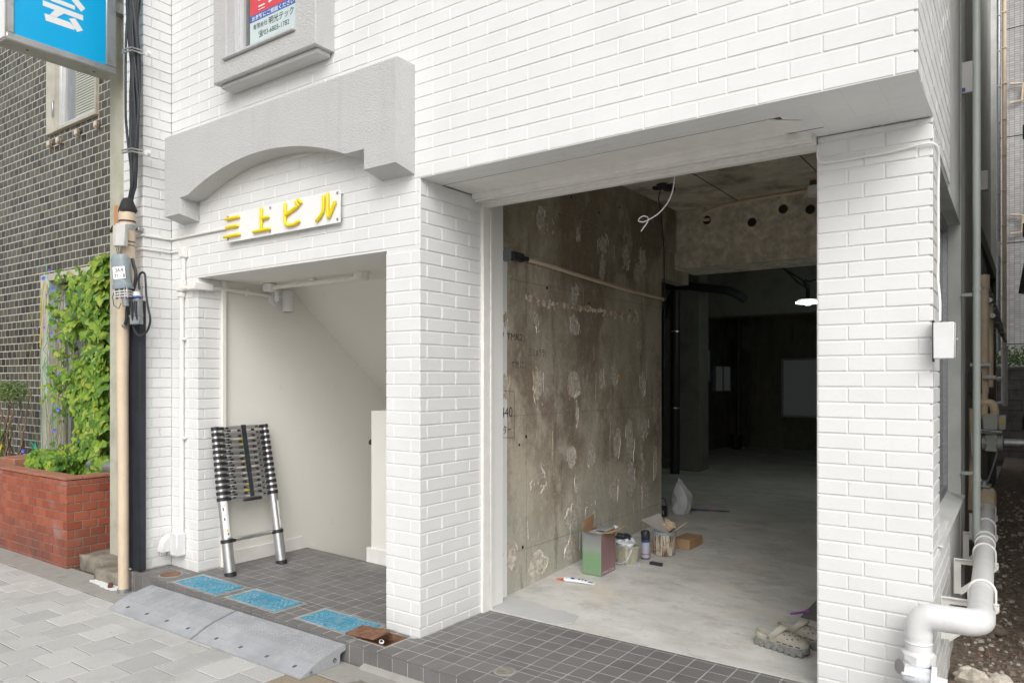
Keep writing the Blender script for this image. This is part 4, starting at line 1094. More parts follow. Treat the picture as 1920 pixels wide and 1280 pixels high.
wallpart('garage_left_wall', [(-2.45, -2.30, 2.85, 10.5, -0.3, 3.02), (-2.30, -0.4505, 2.7, 2.849, -0.3, 3.02)], 'rwall')
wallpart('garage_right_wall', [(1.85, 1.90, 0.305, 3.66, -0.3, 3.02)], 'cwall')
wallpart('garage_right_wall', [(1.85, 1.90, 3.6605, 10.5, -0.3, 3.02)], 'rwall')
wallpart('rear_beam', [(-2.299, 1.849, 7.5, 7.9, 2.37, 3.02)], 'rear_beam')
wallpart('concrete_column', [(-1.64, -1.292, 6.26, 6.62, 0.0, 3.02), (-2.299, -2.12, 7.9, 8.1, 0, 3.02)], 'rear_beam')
wallpart('ceiling_joint', [(0.30, 0.304, 0.2, 3.15, 3.016, 3.0212), (1.10, 1.104, 0.2, 3.15, 3.016, 3.0212)], 'black_matte')
fl = MB(); ids = []
ysx = [0.137, 0.2, 0.3, 0.6, 1.0, 1.5, 2.0, 2.5, 2.85, 3.2, 3.411, 4.5, 6, 8, 10.5]
for y in ysx: ids.append([fl.V((x, y, gfl(y))) for x in (-2.3, -0.45, 1.9)])
for a, b in zip(ids[:-1], ids[1:]):
    for i in (0, 1):
        if i == 1 or fl.v[a[0]].y > 2.8: fl.F(a[i], a[i + 1], b[i + 1], b[i])
lo = fl.V((-0.45, 0.137, -0.2)), fl.V((1.9, 0.137, -0.2)); fl.F(ids[0][1], lo[0], lo[1], ids[0][2])
struct('garage_floor', fl, 'gfloor')
blob('mortar_repair', [(-0.30, 0.150), (0.0, 0.140), (0.235, 0.142), (0.285, 0.22), (0.255, 0.345), (0.05, 0.37), (-0.2, 0.43), (-0.325, 0.44)], 0.0012, 0.004, bld, 'fresh_mortar_patch', 3, 0.004)
blob('mortar_lip', [(-0.26, 0.1375), (1.86, 0.1375), (1.86, 0.165), (1.3, 0.185), (0.9, 0.165), (0.5, 0.172), (0.2, 0.160), (-0.24, 0.168)], -0.003, 0.0035, bld, 'gfloor', 3, 0.004, sub=14)
# adhesive residue on the left concrete wall
PT = [(0.84,2.53,0.136,0.205),(0.97,2.50,0.128,0.152),(1.35,2.51,0.080,0.121),(1.74,2.49,0.222,0.192),(2.14,2.46,0.199,0.202),(2.47,2.45,0.173,0.235),(0.79,2.22,0.081,0.093),(1.72,2.29,0.133,0.212),(2.35,2.34,0.147,0.231),(1.29,2.04,0.117,0.160),(0.42,1.80,0.083,0.139),(0.76,1.82,0.120,0.147),(1.26,1.82,0.186,0.179),(2.29,1.93,0.145,0.184),(2.40,1.70,0.106,0.116),(0.40,1.37,0.118,0.208),(0.79,1.38,0.188,0.259),(1.26,1.38,0.186,0.263),(1.70,1.42,0.123,0.212),(1.90,1.44,0.130,0.174),(2.45,1.37,0.151,0.211),(1.33,1.18,0.063,0.201),(1.53,0.84,0.185,0.248),(1.95,0.89,0.189,0.263),(2.19,0.92,0.221,0.340),(2.48,1.00,0.217,0.282),(0.78,0.72,0.214,0.258),(1.25,0.84,0.185,0.198),(1.90,0.51,0.223,0.261),(2.24,0.55,0.204,0.319),(2.48,0.39,0.173,0.282),(1.26,0.37,0.202,0.199),(1.55,0.40,0.202,0.249),(0.49,0.24,0.183,0.211),(0.79,0.14,0.242,0.185),(1.23,0.15,0.184,0.198),(1.32,0.64,0.079,0.160),(2.45,0.67,0.108,0.187),(2.71,0.65,0.092,0.290)]
rg = random.Random(21)
def residue(y, z, w_, h_):
    xw = -0.3302; sd = rg.uniform(0, 50)
    def rr_(t, q=1.0): return q * (1 + 0.30 * mnoise.noise((math.cos(t) * 1.2 + sd, math.sin(t) * 1.2, 0)) + 0.18 * mnoise.noise((math.cos(t) * 4 + sd, math.sin(t) * 4, 3)))
    mb = MB().mat('adhesive_film')
    if rg.random() < .9:
        q0 = rg.uniform(.6, 1.0); mb.prism([(y + math.cos(t) * w_ / 2 * rr_(t, q0) + rg.uniform(-.003, .003), z + math.sin(t) * h_ / 2 * rr_(t, q0) + rg.uniform(-.004, .004)) for t in [6.2832 * k / 26 for k in range(26)]], 'x', xw, xw + .0008)
    strokes = rg.randint(1, 3)
    for s_ in range(strokes):
        a = rg.choice((0, math.pi)) + rg.uniform(-.9, .9) if rg.random() < .7 else rg.uniform(0, 6.28); L = rg.uniform(.5, 1.6); n = int(5 + L * 7)
        w0 = rg.uniform(.2, .7); outer, inner = [], []
        for k in range(n + 1):
            t = a - L / 2 + L * k / n; e_ = max(0.0, math.sin(math.pi * k / n)) ** .6
            wd = w0 * e_ * (0.35 + 0.9 * abs(mnoise.noise((t * 4, sd, s_)))) + .012
            q1 = rr_(t) + rg.uniform(-.03, .03)
            outer.append((y + math.cos(t) * w_ / 2 * q1, z + math.sin(t) * h_ / 2 * q1)); inner.append((y + math.cos(t) * w_ / 2 * (q1 - wd), z + math.sin(t) * h_ / 2 * (q1 - wd)))
        mb.mat('adhesive_brown' if rg.random() < .3 else 'adhesive'); th = rg.uniform(.0025, .006)
        O_ = [mb.V((xw, p[0], p[1])) for p in outer]; I_ = [mb.V((xw, p[0], p[1])) for p in inner]; M_ = [mb.V((xw + th * rg.uniform(.6, 1.1), (p[0] + q[0]) / 2, (p[1] + q[1]) / 2)) for p, q in zip(outer, inner)]
        for k in range(n): mb.F(O_[k], O_[k + 1], M_[k + 1], M_[k]); mb.F(M_[k], M_[k + 1], I_[k + 1], I_[k])
    for k in range(rg.randint(5, 12)):
        cy, cz = y + rg.uniform(-.42, .42) * w_, z + rg.uniform(-.46, .46) * h_; s_ = rg.uniform(.003, .012)
        mb.mat(rg.choice(('adhesive', 'adhesive_brown', 'adhesive')))
        mb.prism([(cy + s_ * rg.uniform(.3, 1) * math.cos(t), cz + s_ * 1.6 * rg.uniform(.3, 1) * math.sin(t)) for t in [6.28 * q / 6 for q in range(6)]], 'x', xw, xw + .002)
    stuff(part('adhesive_residue', mb, cw, smooth=False))
for y, z, w_, h_ in PT: residue(y + rg.uniform(-.02, .02), z, w_ * rg.uniform(.7, 1.05), h_ * rg.uniform(.8, 1.25))
mb = MB(); y = 0.62
while y < 2.3:                                             # ragged band at head height
    z = 1.955 + 0.035 * mnoise.noise((y * 5, 0, 0)) ; s_ = rg.uniform(.012, .034); k = rg.random()
    mb.mat('adhesive' if k < .5 else 'adhesive_brown')
    mb.prism([(y + s_ * rg.uniform(.5, 1.2) * math.cos(t), z + s_ * .75 * rg.uniform(.4, 1.2) * math.sin(t)) for t in [6.28 * q / 7 for q in range(7)]], 'x', -0.3302, -0.3302 + rg.uniform(.003, .008))
    if rg.random() < .5: 
        z2 = z + rg.uniform(-.05, .03); s2 = s_ * .6
        mb.prism([(y + s2 * rg.uniform(.5, 1.2) * math.cos(t), z2 + s2 * rg.uniform(.4, 1.2) * math.sin(t)) for t in [6.28 * q / 6 for q in range(6)]], 'x', -0.3302, -0.3302 + rg.uniform(.002, .005))
    y += rg.uniform(.010, .030)
stuff(part('adhesive_band', mb, cw, smooth=False))
mb = MB()                                                   # thin vertical drips and scars
for k in range(24):
    y = rg.uniform(1.3, 2.84) if k < 20 else rg.uniform(.45, 1.3); z = rg.uniform(.1, 2.5); l_ = rg.uniform(.04, .22); wd = rg.uniform(.002, .006)
    mb.mat(rg.choice(('adhesive', 'adhesive_film', 'adhesive_brown')))
    d = rg.uniform(-.012, .012)
    mb.prism([(y, z), (y + wd, z + l_ * .1), (y + wd + d, z + l_), (y + d - wd * .3, z + l_ * .95)], 'x', -0.3302, -0.3302 + rg.uniform(.0015, .004))
stuff(part('scars', mb, cw, smooth=False))
mb = MB()
for (y, z, r_) in ((0.62, 1.96, .012), (0.56, .98, .010), (0.64, 1.03, .012), (0.60, .29, .012), (1.62, 2.72, .012), (1.2, 2.76, .010), (1.97, 2.83, .011), (0.9, 2.06, .012), (2.2, 2.0, .01), (1.5, 2.0, .01)):
    mb.cyl((-0.3302 if z < 2.6 else -.3102, y, z), (1, 0, 0), r_, 0.0012, 14)
part('tie_hole', mb, cw, 'black_matte')
mb = MB(); mb.cyl((-0.3302, 2.02, 1.452), (1, 0, 0), 0.022, 0.003, 14); part('orange_marker', mb, cw, 'orange_tag')
# pencilled writing near the opening
def wtext(s_, y0, y1, z0, z1, off=0.0):
    me = textmesh('writing', s_, 1.0, 'ink', 0.0, off)
    xs = [v.co.x for v in me.vertices]; ys = [v.co.y for v in me.vertices]
    x0_, x1_, a0, a1 = min(xs), max(xs), min(ys), max(ys)
    for v in me.vertices: v.co = Vector((-0.3285, y0 + (v.co.x - x0_) / (x1_ - x0_) * (y1 - y0), z0 + (v.co.y - a0) / (a1 - a0) * (z1 - z0)))
    link('writing', me, cw, (0, 0, 0))
wtext('1440', 0.325, 0.478, 1.170, 1.236)
wtext('ツター', 0.33, 0.46, 1.06, 1.12)
wtext('(ミリメクラ)', 0.66, 0.88, 1.56, 1.63)
wtext('ワ TMK2)', 0.33, 0.62, 1.66, 1.72)
wtext('Tガに:', 0.47, 0.63, 1.49, 1.54)
mb = MB().mat('ink')
for (a, b) in (((0.315, 1.345), (0.50, 1.335)), ((0.50, 1.335), (0.505, 1.03)), ((0.505, 1.03), (0.32, 1.045))):
    mb.tube([(-0.3285, a[0], a[1]), (-0.3285, b[0], b[1])], 0.0014, 4)
part('writing', mb, cw)

# pipe stack, lamp and rear fittings inside
t = thing('black_pipe_stack', 'black vertical drain pipe with branch in the dark rear room', 'pipe', (-1.49, 5.9, 0.14))
mb = MB(); mb.tube([(-1.49, 5.9, 0.14), (-1.49, 5.9, 2.62)], 0.062, 16); part('riser', mb, t, 'black_plastic')
mb = MB(); mb.tube([(-1.62, 5.95, 2.70), (-1.3, 5.9, 2.66), (-0.95, 5.9, 2.60), (-0.75, 5.9, 2.56), (-0.63, 5.92, 2.50), (-0.60, 6.05, 2.46)], 0.055, 14); part('branch', mb, t, 'black_plastic')
mb = MB(); mb.tube([(-1.72, 5.95, 0.9), (-1.72, 5.95, 2.1), (-1.62, 5.93, 2.45), (-1.5, 5.9, 2.6)], 0.04, 12); part('side_pipe', mb, t, 'black_plastic')
for z in (1.02, 2.05):
    mb = MB(); mb.tube([(-1.49, 5.9, z), (-1.49, 5.9, z + 0.02)], 0.066, 16); mb.box(-1.62, -1.49, 5.96, 5.98, z, z + .015); part('clamp', mb, t, 'steel')
t = thing('pendant_work_lamp', 'lit round fluorescent lamp hanging from cables at the back', 'lamp', (0.70, 3.95, 2.15))
LX, LY, LZ = 0.66, 5.6, 2.20
LX, LY, LZ = 0.335, 5.44, 2.305
t.location = (LX, LY, LZ); WL[t] = Vector((LX, LY, LZ))
mb = MB(); n = 28
rings = []
for k in range(n):
    a = 6.2832 * k / n
    rings.append([(LX + (0.125 + .010 * math.cos(b)) * math.cos(a), LY + (0.125 + .010 * math.cos(b)) * math.sin(a), LZ + .010 * math.sin(b)) for b in [6.2832 * q / 8 for q in range(8)]])
rings.append(rings[0]); mb.rings(rings, True, False, False); part('tube', mb, t, 'lamp_tube')
mb = MB(); mb.lathe((LX, LY, LZ - 0.03), [(0.03, 0), (0.035, 0.010), (0.02, 0.018)], 16); part('bulb', mb, t, 'lamp_tube')
mb = MB(); mb.lathe((LX, LY, LZ + .02), [(0.03, 0), (0.11, 0.01), (0.03, 0.03)], 20); mb.cyl((LX, LY, LZ + 0.04), (0, 0, 1), 0.022, 0.13, 10); part('housing', mb, t, 'black_plastic')
mb = MB(); rr = random.Random(4)
for k in range(5):
    mb.tube([(LX, LY, LZ + .15), (LX - .1 + rr.uniform(-.05, .05), LY, LZ + .26), (LX - .25, LY + rr.uniform(-.05, .05), LZ + .40), (LX - .45, LY, LZ + .52 + rr.uniform(-.02, .03)), (LX - .6, LY, 3.02)], 0.009, 6)
for k in range(5): mb.tube([(LX - .05, LY, LZ + .24), (LX - .05 + rr.uniform(-.2, .16), LY + rr.uniform(-.1, .1), LZ + .2 + rr.uniform(-.08, .1))], 0.008, 6)
part('cable', mb, t, 'cable_black')
ld = bpy.data.lights.new('lamp_light', 'POINT'); ld.energy = 9.0; ld.color = (0.85, 1.0, 0.9); ld.shadow_soft_size = 0.15
lo_ = bpy.data.objects.new('lamp_light', ld); COL.objects.link(lo_); lo_.parent = t; lo_.location = (0, 0, -0.06)
# rear windows
def rwin(name, x0, x1, y0, y1, z0, z1, axis):
    fr = MB().mat('galvanised'); e = 0.04
    if axis == 'y':
        for q in ((x0, x1, z0, z0 + e), (x0, x1, z1 - e, z1), (x0, x0 + e, z0 + e, z1 - e), (x1 - e, x1, z0 + e, z1 - e)): fr.box(q[0], q[1], y0, y1, q[2], q[3])
    else:
        for q in ((y0, y1, z0, z0 + e), (y0, y1, z1 - e, z1), (y0, y0 + e, z0 + e, z1 - e), (y1 - e, y1, z0 + e, z1 - e), ((y0 + y1) / 2 - .02, (y0 + y1) / 2 + .02, z0 + e, z1 - e)): fr.box(x0, x1, q[0], q[1], q[2], q[3])
    w_ = part('rear_window', fr, bld, smooth=False)
    mb = MB()
    if axis == 'y': mb.box(x0 + e, x1 - e, y0 + .015, y0 + .02, z0 + e, z1 - e)
    else: mb.box(x0 + .015, x0 + .02, y0 + e, y1 - e, z0 + e, z1 - e)
    part('pane', mb, w_, 'dim_window', smooth=False)
rwin('w', -1.34, -0.30, 10.46, 10.499, 0.72, 1.80, 'y')
rwin('w', -2.299, -2.26, 8.80, 9.33, 1.37, 1.97, 'x')
rwin('w', -2.299, -2.26, 9.55, 10.42, 1.16, 1.69, 'x')
mb = MB(); mb.tube([(-1.98, 10.0, 0.14), (-1.98, 10.0, 3.0)], 0.05, 12); mb.tube([(-1.80, 10.0, 0.14), (-1.80, 10.0, 1.9)], 0.03, 10)
single('rear_pipe', 'thin dark vertical pipes standing against the far garage wall', 'pipe', mb, 'dark_pipe')
mb = MB(); mb.lathe((-1.98, 9.86, 0.14), [(0.09, 0), (0.12, 0.2), (0.125, 0.26), (0.11, 0.26)], 16)
single('rear_bucket', 'small black bucket on the dark floor by the far wall', 'bucket', mb, 'black_plastic')
# ================================================================== LEFT NEIGHBOUR
db = thing('dark_tiled_building', 'neighbouring building clad in small dark glazed tiles with pale joints', 'building', (-5.5, 0.0, 0.0))
WY = 0.0
mb = MB().mat('light_grout')
wh = [(-5.985, -4.905, 3.975, 5.2), (-6.09, -4.25, 0.40, 2.515)]
for (a, b, c, d) in subtract((-9.0, -3.60, -0.1, 9.0), wh): mb.box(a, b, WY + 0.0018, 0.30, c, d)
mb.box(-9.0, -3.3, 0.35, 0.6, -0.1, 9.0); mb.box(-9.0, -3.0, 0.30, 6.0, 8.9, 9.0)
dw = part('wall', mb, db, smooth=False)
ld_ = Laid('tile', 'dtile', th=0.007, bev=0.0016, jitter=0.0006, tilt=0.006)
courses(ld_, dw, Vector((0, WY, 0)), X_, -Y_, -9.0, -3.64, 0.50, 6.2, 0.02, 0.0815, 0.118, lambda k: -7.10 if k % 2 else -7.041, wh, jg=0.009, vg=0.009)
# wide variety of glaze: a few tiles stand out
ld_.emit(300, 'tilework', dw)
# upstairs window
mb = MB().mat('window_surround')
mb.cbox(-5.985, -5.80, -0.030, 0.16, 3.975, 5.2, .003); mb.cbox(-4.935, -4.905, -0.030, 0.16, 3.975, 5.2, .003); mb.cbox(-5.7995, -4.9355, -0.035, 0.16, 3.975, 4.010, .003)
dwin = part('window', mb, db)
mb = MB().mat('aluminium_white'); mb.cbox(-5.7990, -5.755, 0.02, 0.08, 4.0105, 5.1, .003); mb.cbox(-5.7545, -5.70, 0.035, 0.075, 4.0105, 5.1, .003); mb.cbox(-5.6995, -4.936, 0.035, 0.075, 4.0105, 4.075, .003)
part('frame', mb, dwin)
mb = MB(); mb.box(-5.6995, -4.9365, 0.060, 0.064, 4.0755, 5.1); part('pane', mb, dwin, 'clear_grey', smooth=False)
bl = MB()
for k in range(30): bl.box(-5.50, -4.94, 0.052, 0.059, 4.085 + k * 0.027, 4.085 + k * 0.027 + 0.017)
part('blind', bl, dwin, 'blind_slat', smooth=False)
mb = MB().mat('steel'); mb.cbox(-5.82, -5.795, -0.045, -0.0305, 4.13, 4.30, .003); part('hinge', mb, dwin)
for k, x in enumerate((-5.90, -5.69, -5.285, -4.885)):
    t = thing('wall_fitting', ['cream plastic fitting under the dark wall window, leftmost of four', 'cream plastic fitting under the dark wall window, second from left', 'cream plastic fitting under the dark wall window, third from left', 'cream plastic fitting under the dark wall window, rightmost of four'][k], 'wall fitting', (x, -0.02, 3.87), 'cream fittings under the window')
    mb = MB(); mb.cbox(x - .028, x + .010, -0.055, -0.001, 3.83, 3.90, .012); part('cap', mb, t, 'beige_pipe')
    mb = MB(); mb.cyl((x + .022, -0.045, 3.845), (0, 0, 1), 0.012, 0.05, 10); part('pin', mb, t, 'window_surround')
# downstairs window behind the climber
mb = MB().mat('window_surround'); mb.cbox(-6.09, -5.90, -0.04, 0.25, 0.42, 2.515, .004); mb.cbox(-5.8995, -4.25, -0.04, 0.12, 2.44, 2.515, .004); mb.cbox(-4.33, -4.25, -0.04, 0.25, 0.42, 2.4395, .004)
dwin2 = part('window', mb, db)
mb = MB().mat('galvanised'); mb.cbox(-5.8990, -5.86, 0.10, 0.16, 0.45, 2.43, .003); mb.cbox(-5.78, -5.72, 0.10, 0.16, 0.45, 2.43, .003); mb.cbox(-5.10, -5.05, 0.10, 0.16, 0.45, 2.43, .003); mb.cbox(-5.859, -4.335, 0.105, 0.155, 1.50, 1.55, .003)
part('frame', mb, dwin2)
mb = MB(); mb.box(-5.8985, -4.3305, 0.13, 0.135, 0.43, 2.439); part('pane', mb, dwin2, 'dark_glass', smooth=False)
# column between the buildings
mb = MB(); mb.cbox(-3.655, -3.28, -0.50, 0.0, -0.03, 4.6, 0.006)
part('column', mb, db, 'off_white_column')
mb = MB(); mb.cbox(-3.30, -2.80, -0.42, -0.22, 4.22, 4.34, 0.004); part('cross_beam', mb, db, 'window_surround')
mb = MB(); mb.box(-3.655, -3.06, 0.0005, 0.30, 0.0, 9.0); part('return_wall', mb, db, 'light_grout', smooth=False)

# planter
pl = thing('brick_planter', 'red brick planter along the pavement in front of the dark wall', 'planter', (-4.6, -0.45, PZ0))
px0, px1, py0, py1, pz1 = -7.2, -3.855, -0.741, -0.05, 0.628
mb = MB().mat('brick_mortar')
mb.box(px0, px1 - 0.006, py0 + .006, py0 + .10, -0.2, pz1 - .03); mb.box(px1 - .10, px1 - .006, py0 + .1, py1, -0.2, pz1 - .03)
core = part('core', mb, pl, smooth=False)
lr = Laid('brick', 'rbrick', th=0.010, bev=0.0022, jitter=0.0012, tilt=0.005)
PB = 0.0716
courses(lr, core, Vector((0, py0, 0)), X_, -Y_, -5.6, px1, PZ0 - .01, pz1 - 0.028, pz1 - 11 * PB, PB, 0.1260, lambda k: px1 - 0.063 if k % 2 else px1 - 0.126, jg=0.008, vg=0.008)
courses(lr, core, Vector((px1, 0, 0)), Y_, X_, py0 + 0.001, py1, PZ0 - .01, pz1 - 0.028, pz1 - 11 * PB, PB, 0.1210, lambda k: py0 + 0.121 if k % 2 else py0 + 0.0605, jg=0.009, vg=0.009)
lr.emit(300, 'brickwork', core)
lr = Laid('coping_tile', 'brick_coping', th=0.022, bev=0.003, jitter=0.0012, tilt=0.005)
x = px1 + 0.004
while x > -5.7:
    lr.add(core, Vector((0, 0, pz1)), X_, Y_, Z_, x - 0.24, x, py0 - 0.006, py0 + 0.12, 0.006, 0.0); x -= 0.24
y = py0 + .121
while y < py1: lr.add(core, Vector((0, 0, pz1)), X_, Y_, Z_, px1 - .115, px1 + .004, y, min(y + .22, py1), 0.0, 0.006); y += .22
lr.emit(60, 'coping', core)
g = MB(); idr = []
for j in range(9):
    row = []
    for i in range(41):
        x, y = px0 + (px1 - .1 - px0) * i / 40, py0 + .1 + (0.84) * j / 8
        row.append(g.V((x, min(y, 0.1), 0.545 + 0.03 * mnoise.noise((x * 5, y * 5, 0)))))
    idr.append(row)
for j in range(8):
    for i in range(40): g.F(idr[j][i], idr[j][i + 1], idr[j + 1][i + 1], idr[j + 1][i])
part('planter_soil', g, pl, 'soil')
mb = MB(); mb.tube([(-4.28, -0.34, 0.66), (-3.75, -0.34, 0.665)], 0.062, 18)
single('drain_pipe', 'short grey pipe lying across the right end of the brick planter', 'pipe', mb, 'galvanised')
mb = MB(); mb.cbox(-5.75, -5.35, -0.56, -0.30, 0.55, 0.665, .006)
single('clay_trough', 'low reddish clay trough in the planter behind the coping', 'trough', mb, 'brick_coping')

# old stone steps beside the planter
def rough_box(name, x0, x1, y0, y1, z0, z1, matkey, label, amp=0.012, seed=0):
    n = (max(2, int((x1 - x0) / 0.04)), max(2, int((y1 - y0) / 0.04)), max(2, int((z1 - z0) / 0.03)))
    b = bmesh.new()
    vs = {}
    def gv(i, j, k):
        if (i, j, k) not in vs:
            p = Vector((x0 + (x1 - x0) * i / n[0], y0 + (y1 - y0) * j / n[1], z0 + (z1 - z0) * k / n[2]))
            q = p * 9 + Vector((seed, 0, 0)); f = Vector((mnoise.noise(q), mnoise.noise(q + Vector((5, 0, 0))), mnoise.noise(q + Vector((0, 7, 0)))))
            e = ((i in (0, n[0])) + (j in (0, n[1])) + (k in (0, n[2])))
            c = Vector(((x0 + x1) / 2, (y0 + y1) / 2, (z0 + z1) / 2))
            vs[i, j, k] = b.verts.new(p + f * amp + (c - p).normalized() * (0.006 if e > 1 else 0))
        return vs[i, j, k]
    for i in range(n[0]):
        for j in range(n[1]):
            for k in (0, n[2]):
                b.faces.new([gv(i, j, k), gv(i + 1, j, k), gv(i + 1, j + 1, k), gv(i, j + 1, k)])
    for i in range(n[0]):
        for k in range(n[2]):
            for j in (0, n[1]): b.faces.new([gv(i, j, k), gv(i + 1, j, k), gv(i + 1, j, k + 1), gv(i, j, k + 1)])
    for j in range(n[1]):
        for k in range(n[2]):
            for i in (0, n[0]): b.faces.new([gv(i, j, k), gv(i, j + 1, k), gv(i, j + 1, k + 1), gv(i, j, k + 1)])
    bmesh.ops.recalc_face_normals(b, faces=b.faces)
    me = bpy.data.meshes.new(name); b.to_mesh(me); b.free(); me.materials.append(MATS[matkey])
    me.polygons.foreach_set('use_smooth', [True] * len(me.polygons))
    o = link(name, me); tag(o, label, 'stone step'); return o
rough_box('stone_step', -3.83, -3.34, -0.665, -0.10, -0.14, 0.005, 'rough_block', 'broken stone step against the right end of the brick planter', 0.016, 1)
rough_box('stone_step', -3.37, -2.975, -0.757, -0.30, -0.14, -0.018, 'rough_block', 'rough stone step between the white spill and the pale column', 0.010, 4)
lump('stone', (-3.02, -0.80, -0.085), 0.022, 0.018, 0.02, 3.0, 'rust_dark', 'tiny dark stone lying on the white spill')

# ------------------------------------------------------------------ climbing plant
def leaf_geo(mb, c, nrm, down, s_, fold=0.25):
    """three lobed leaf: c stalk point, down = tip direction, nrm = face direction"""
    side = nrm.cross(down).normalized()
    def p(u, v, h): return c + side * (u * s_) + down * (v * s_) + nrm * (h * s_)
    mid0, mid1, tip = p(0, -0.02, 0), p(0, .45, .03), p(0, 1.0, -.12)
    L = [p(-.22, -.22, fold * .4), p(-.55, -.02, fold * .3), p(-.60, .30, -.02), p(-.26, .46, .04), p(-.22, .62, .0)]
    Rr_ = [p(.22, -.22, fold * .4), p(.55, -.02, fold * .3), p(.60, .30, -.02), p(.26, .46, .04), p(.22, .62, .0)]
    i = len(mb.v); mb.v.extend([mid0, mid1, tip] + L + Rr_)
    mb.F(i, i + 3, i + 4, i + 5, i + 6, i + 1); mb.F(i + 1, i + 6, i + 7, i + 2)
    mb.F(i + 1, i + 11, i + 10, i + 9, i + 8, i); mb.F(i + 2, i + 12, i + 11, i + 1)
vine = thing('climbing_vine', 'leafy morning glory climber with blue flowers on the dark wall window', 'climbing plant', (-4.6, -0.35, 0.6))
rv = random.Random(11)
leaves = []
for k in range(3900):
    if k < 3000:
        z = 0.62 + 1.86 * rv.random() ** 0.95
        f = rv.random() ** 0.75
        left = -5.50 + 0.28 * (z - .62) / 1.8 + 0.30 * mnoise.noise((z * 3.1, 0, 0))
        x = left + (-4.02 - left) * f
        y = -0.13 - 0.20 * rv.random() - 0.10 * max(0, (x + 4.7))
        # gaps where the glass shows
        if mnoise.noise((x * 3.2, z * 2.6, 5)) > 0.12 + 0.5 * max(0, x + 4.6): continue
        if rv.random() > 0.45 + 0.9 * (x + 5.3): continue
        s_ = rv.uniform(.024, .052) * (1.0 + 0.75 * max(0, (x + 5.1)))
        if z > 2.36 and not (-5.25 < x < -4.85 or x > -4.35): continue
    else:
        z = 0.60 + 0.20 * rv.random() ** 2; x = rv.uniform(-5.45, -4.12); y = -0.22 - 0.40 * rv.random(); s_ = rv.uniform(.028, .06)
        if y < -0.5 and z < .64: z = .66
        if x > -4.35 and y < -.38: continue
        if x < -5.50 + (-y - .3) * 1.9: continue
        z = min(z, .73)
    nrm = Vector((rv.uniform(-.2, 1.0), -1, rv.uniform(-.1, 1.0))).normalized()
    dn = Vector((rv.uniform(-.7, .7), rv.uniform(-.5, .1), -1)); dn = (dn - nrm * dn.dot(nrm)).normalized()
    leaves.append((s_ * (1 + 0.4 * (y < -.28)), Vector((x, y, z)), nrm, dn))
leaves.sort(key=lambda t: -t[0])
for k, (s_, c, nrm, dn) in enumerate(leaves[:300]):
    mb = MB(); leaf_geo(mb, Vector((0, 0, 0)), nrm, dn, s_, rv.uniform(.1, .5))
    me = mb.mesh('leaf', 'leaf'); link('leaf', me, vine, c)
lm = MB()
for (s_, c, nrm, dn) in leaves[300:]: leaf_geo(lm, c, nrm, dn, s_, rv.uniform(.1, .5))
stuff(part('foliage', lm, vine, 'leaf', smooth=False, recalc=False))
st_ = MB()
for k in range(46):
    x = rv.uniform(-5.6, -4.1); pts = []; z = 0.56
    y = rv.uniform(-.12, -.26)
    while z < rv.uniform(1.6, 2.55):
        pts.append((x, y, z)); z += .14; x += rv.uniform(-.05, .055); y += rv.uniform(-.02, .02)
    if len(pts) > 2: st_.tube(pts, 0.0026, 4)
for k in range(8):
    x = -4.3 - .05 * k; st_.tube([(x, -.22, 2.42), (x + .08, -.25, 2.30 - .02 * k), (x + .12, -.25, 2.15), (x + .16, -.24, 2.32)], 0.003, 4)
st_.tube([(-4.75, -0.05, 2.42), (-4.68, -.04, 2.65), (-4.62, -.02, 2.78), (-4.60, -.02, 2.95)], .003, 4)
stuff(part('stem', st_, vine, 'vine_stem'))
def flower(c, s_, mk):
    s_ *= .68
    mb = MB().mat(mk); c = Vector(c); ax = Vector((.5, -1, .25)).normalized(); u = ax.orthogonal().normalized(); v = ax.cross(u)
    rim = [c + ax * s_ * .35 + (u * math.cos(a) + v * math.sin(a)) * s_ * (1 if k % 2 else .86) for k, a in enumerate([6.283 * q / 10 for q in range(10)])]
    thr = [c - ax * s_ * .3 + (u * math.cos(a) + v * math.sin(a)) * s_ * .22 for a in [6.283 * q / 10 for q in range(10)]]
    mb.rings([thr, rim], True, False, False); part('flower', mb, vine, recalc=False)
for x, z, mk, s_ in ((-5.36, 2.33, 'blue_flower', .036), (-5.24, 2.40, 'purple_flower', .024), (-5.30, 2.17, 'purple_flower', .02), (-5.17, 2.22, 'blue_flower', .035), (-4.87, 2.06, 'purple_flower', .028), (-4.72, 2.15, 'blue_flower', .024), (-5.20, 1.80, 'blue_flower', .024), (-5.04, 1.73, 'purple_flower', .032), (-5.50, 1.86, 'purple_flower', .022), (-5.35, 1.86, 'purple_flower', .022), (-5.02, 1.42, 'blue_flower', .024), (-5.05, 1.08, 'blue_flower', .034), (-5.13, .88, 'purple_flower', .034), (-4.72, 1.12, 'purple_flower', .02), (-4.62, .80, 'blue_flower', .026), (-4.95, .78, 'purple_flower', .02)):
    flower((x + .08, -0.33, z + 0.05), s_, mk)
for x, y, z, mk in ((-5.30, -.50, .74, 'blue_flower'), (-4.80, -.52, .73, 'purple_flower'), (-4.78, -.60, .66, 'purple_flower')): flower((x, y, z), .03, mk)
nt_ = MB()
for k in range(7):
    pts = []; x = -5.72 - .05 * (k % 4) + rv.uniform(-.1, .1); z = .7 + .25 * k
    for q in range(6): pts.append((x + rv.uniform(-.09, .09), -.06, z + q * .09))
    nt_.tube(pts, .0032, 4)
for x in (-6.0, -5.86, -5.7): nt_.tube([(x + rv.uniform(-.03, .03), -.06, .62 + q * .25) for q in range(8)], .0028, 4)
for k in range(7): nt_.tube([(-6.1 + rv.uniform(0, .3), -.12, .62), (-5.9 + rv.uniform(0, .3), -.25, .70 + rv.uniform(0, .12)), (-5.6 + rv.uniform(0, .3), -.3, .66)], .003, 4)
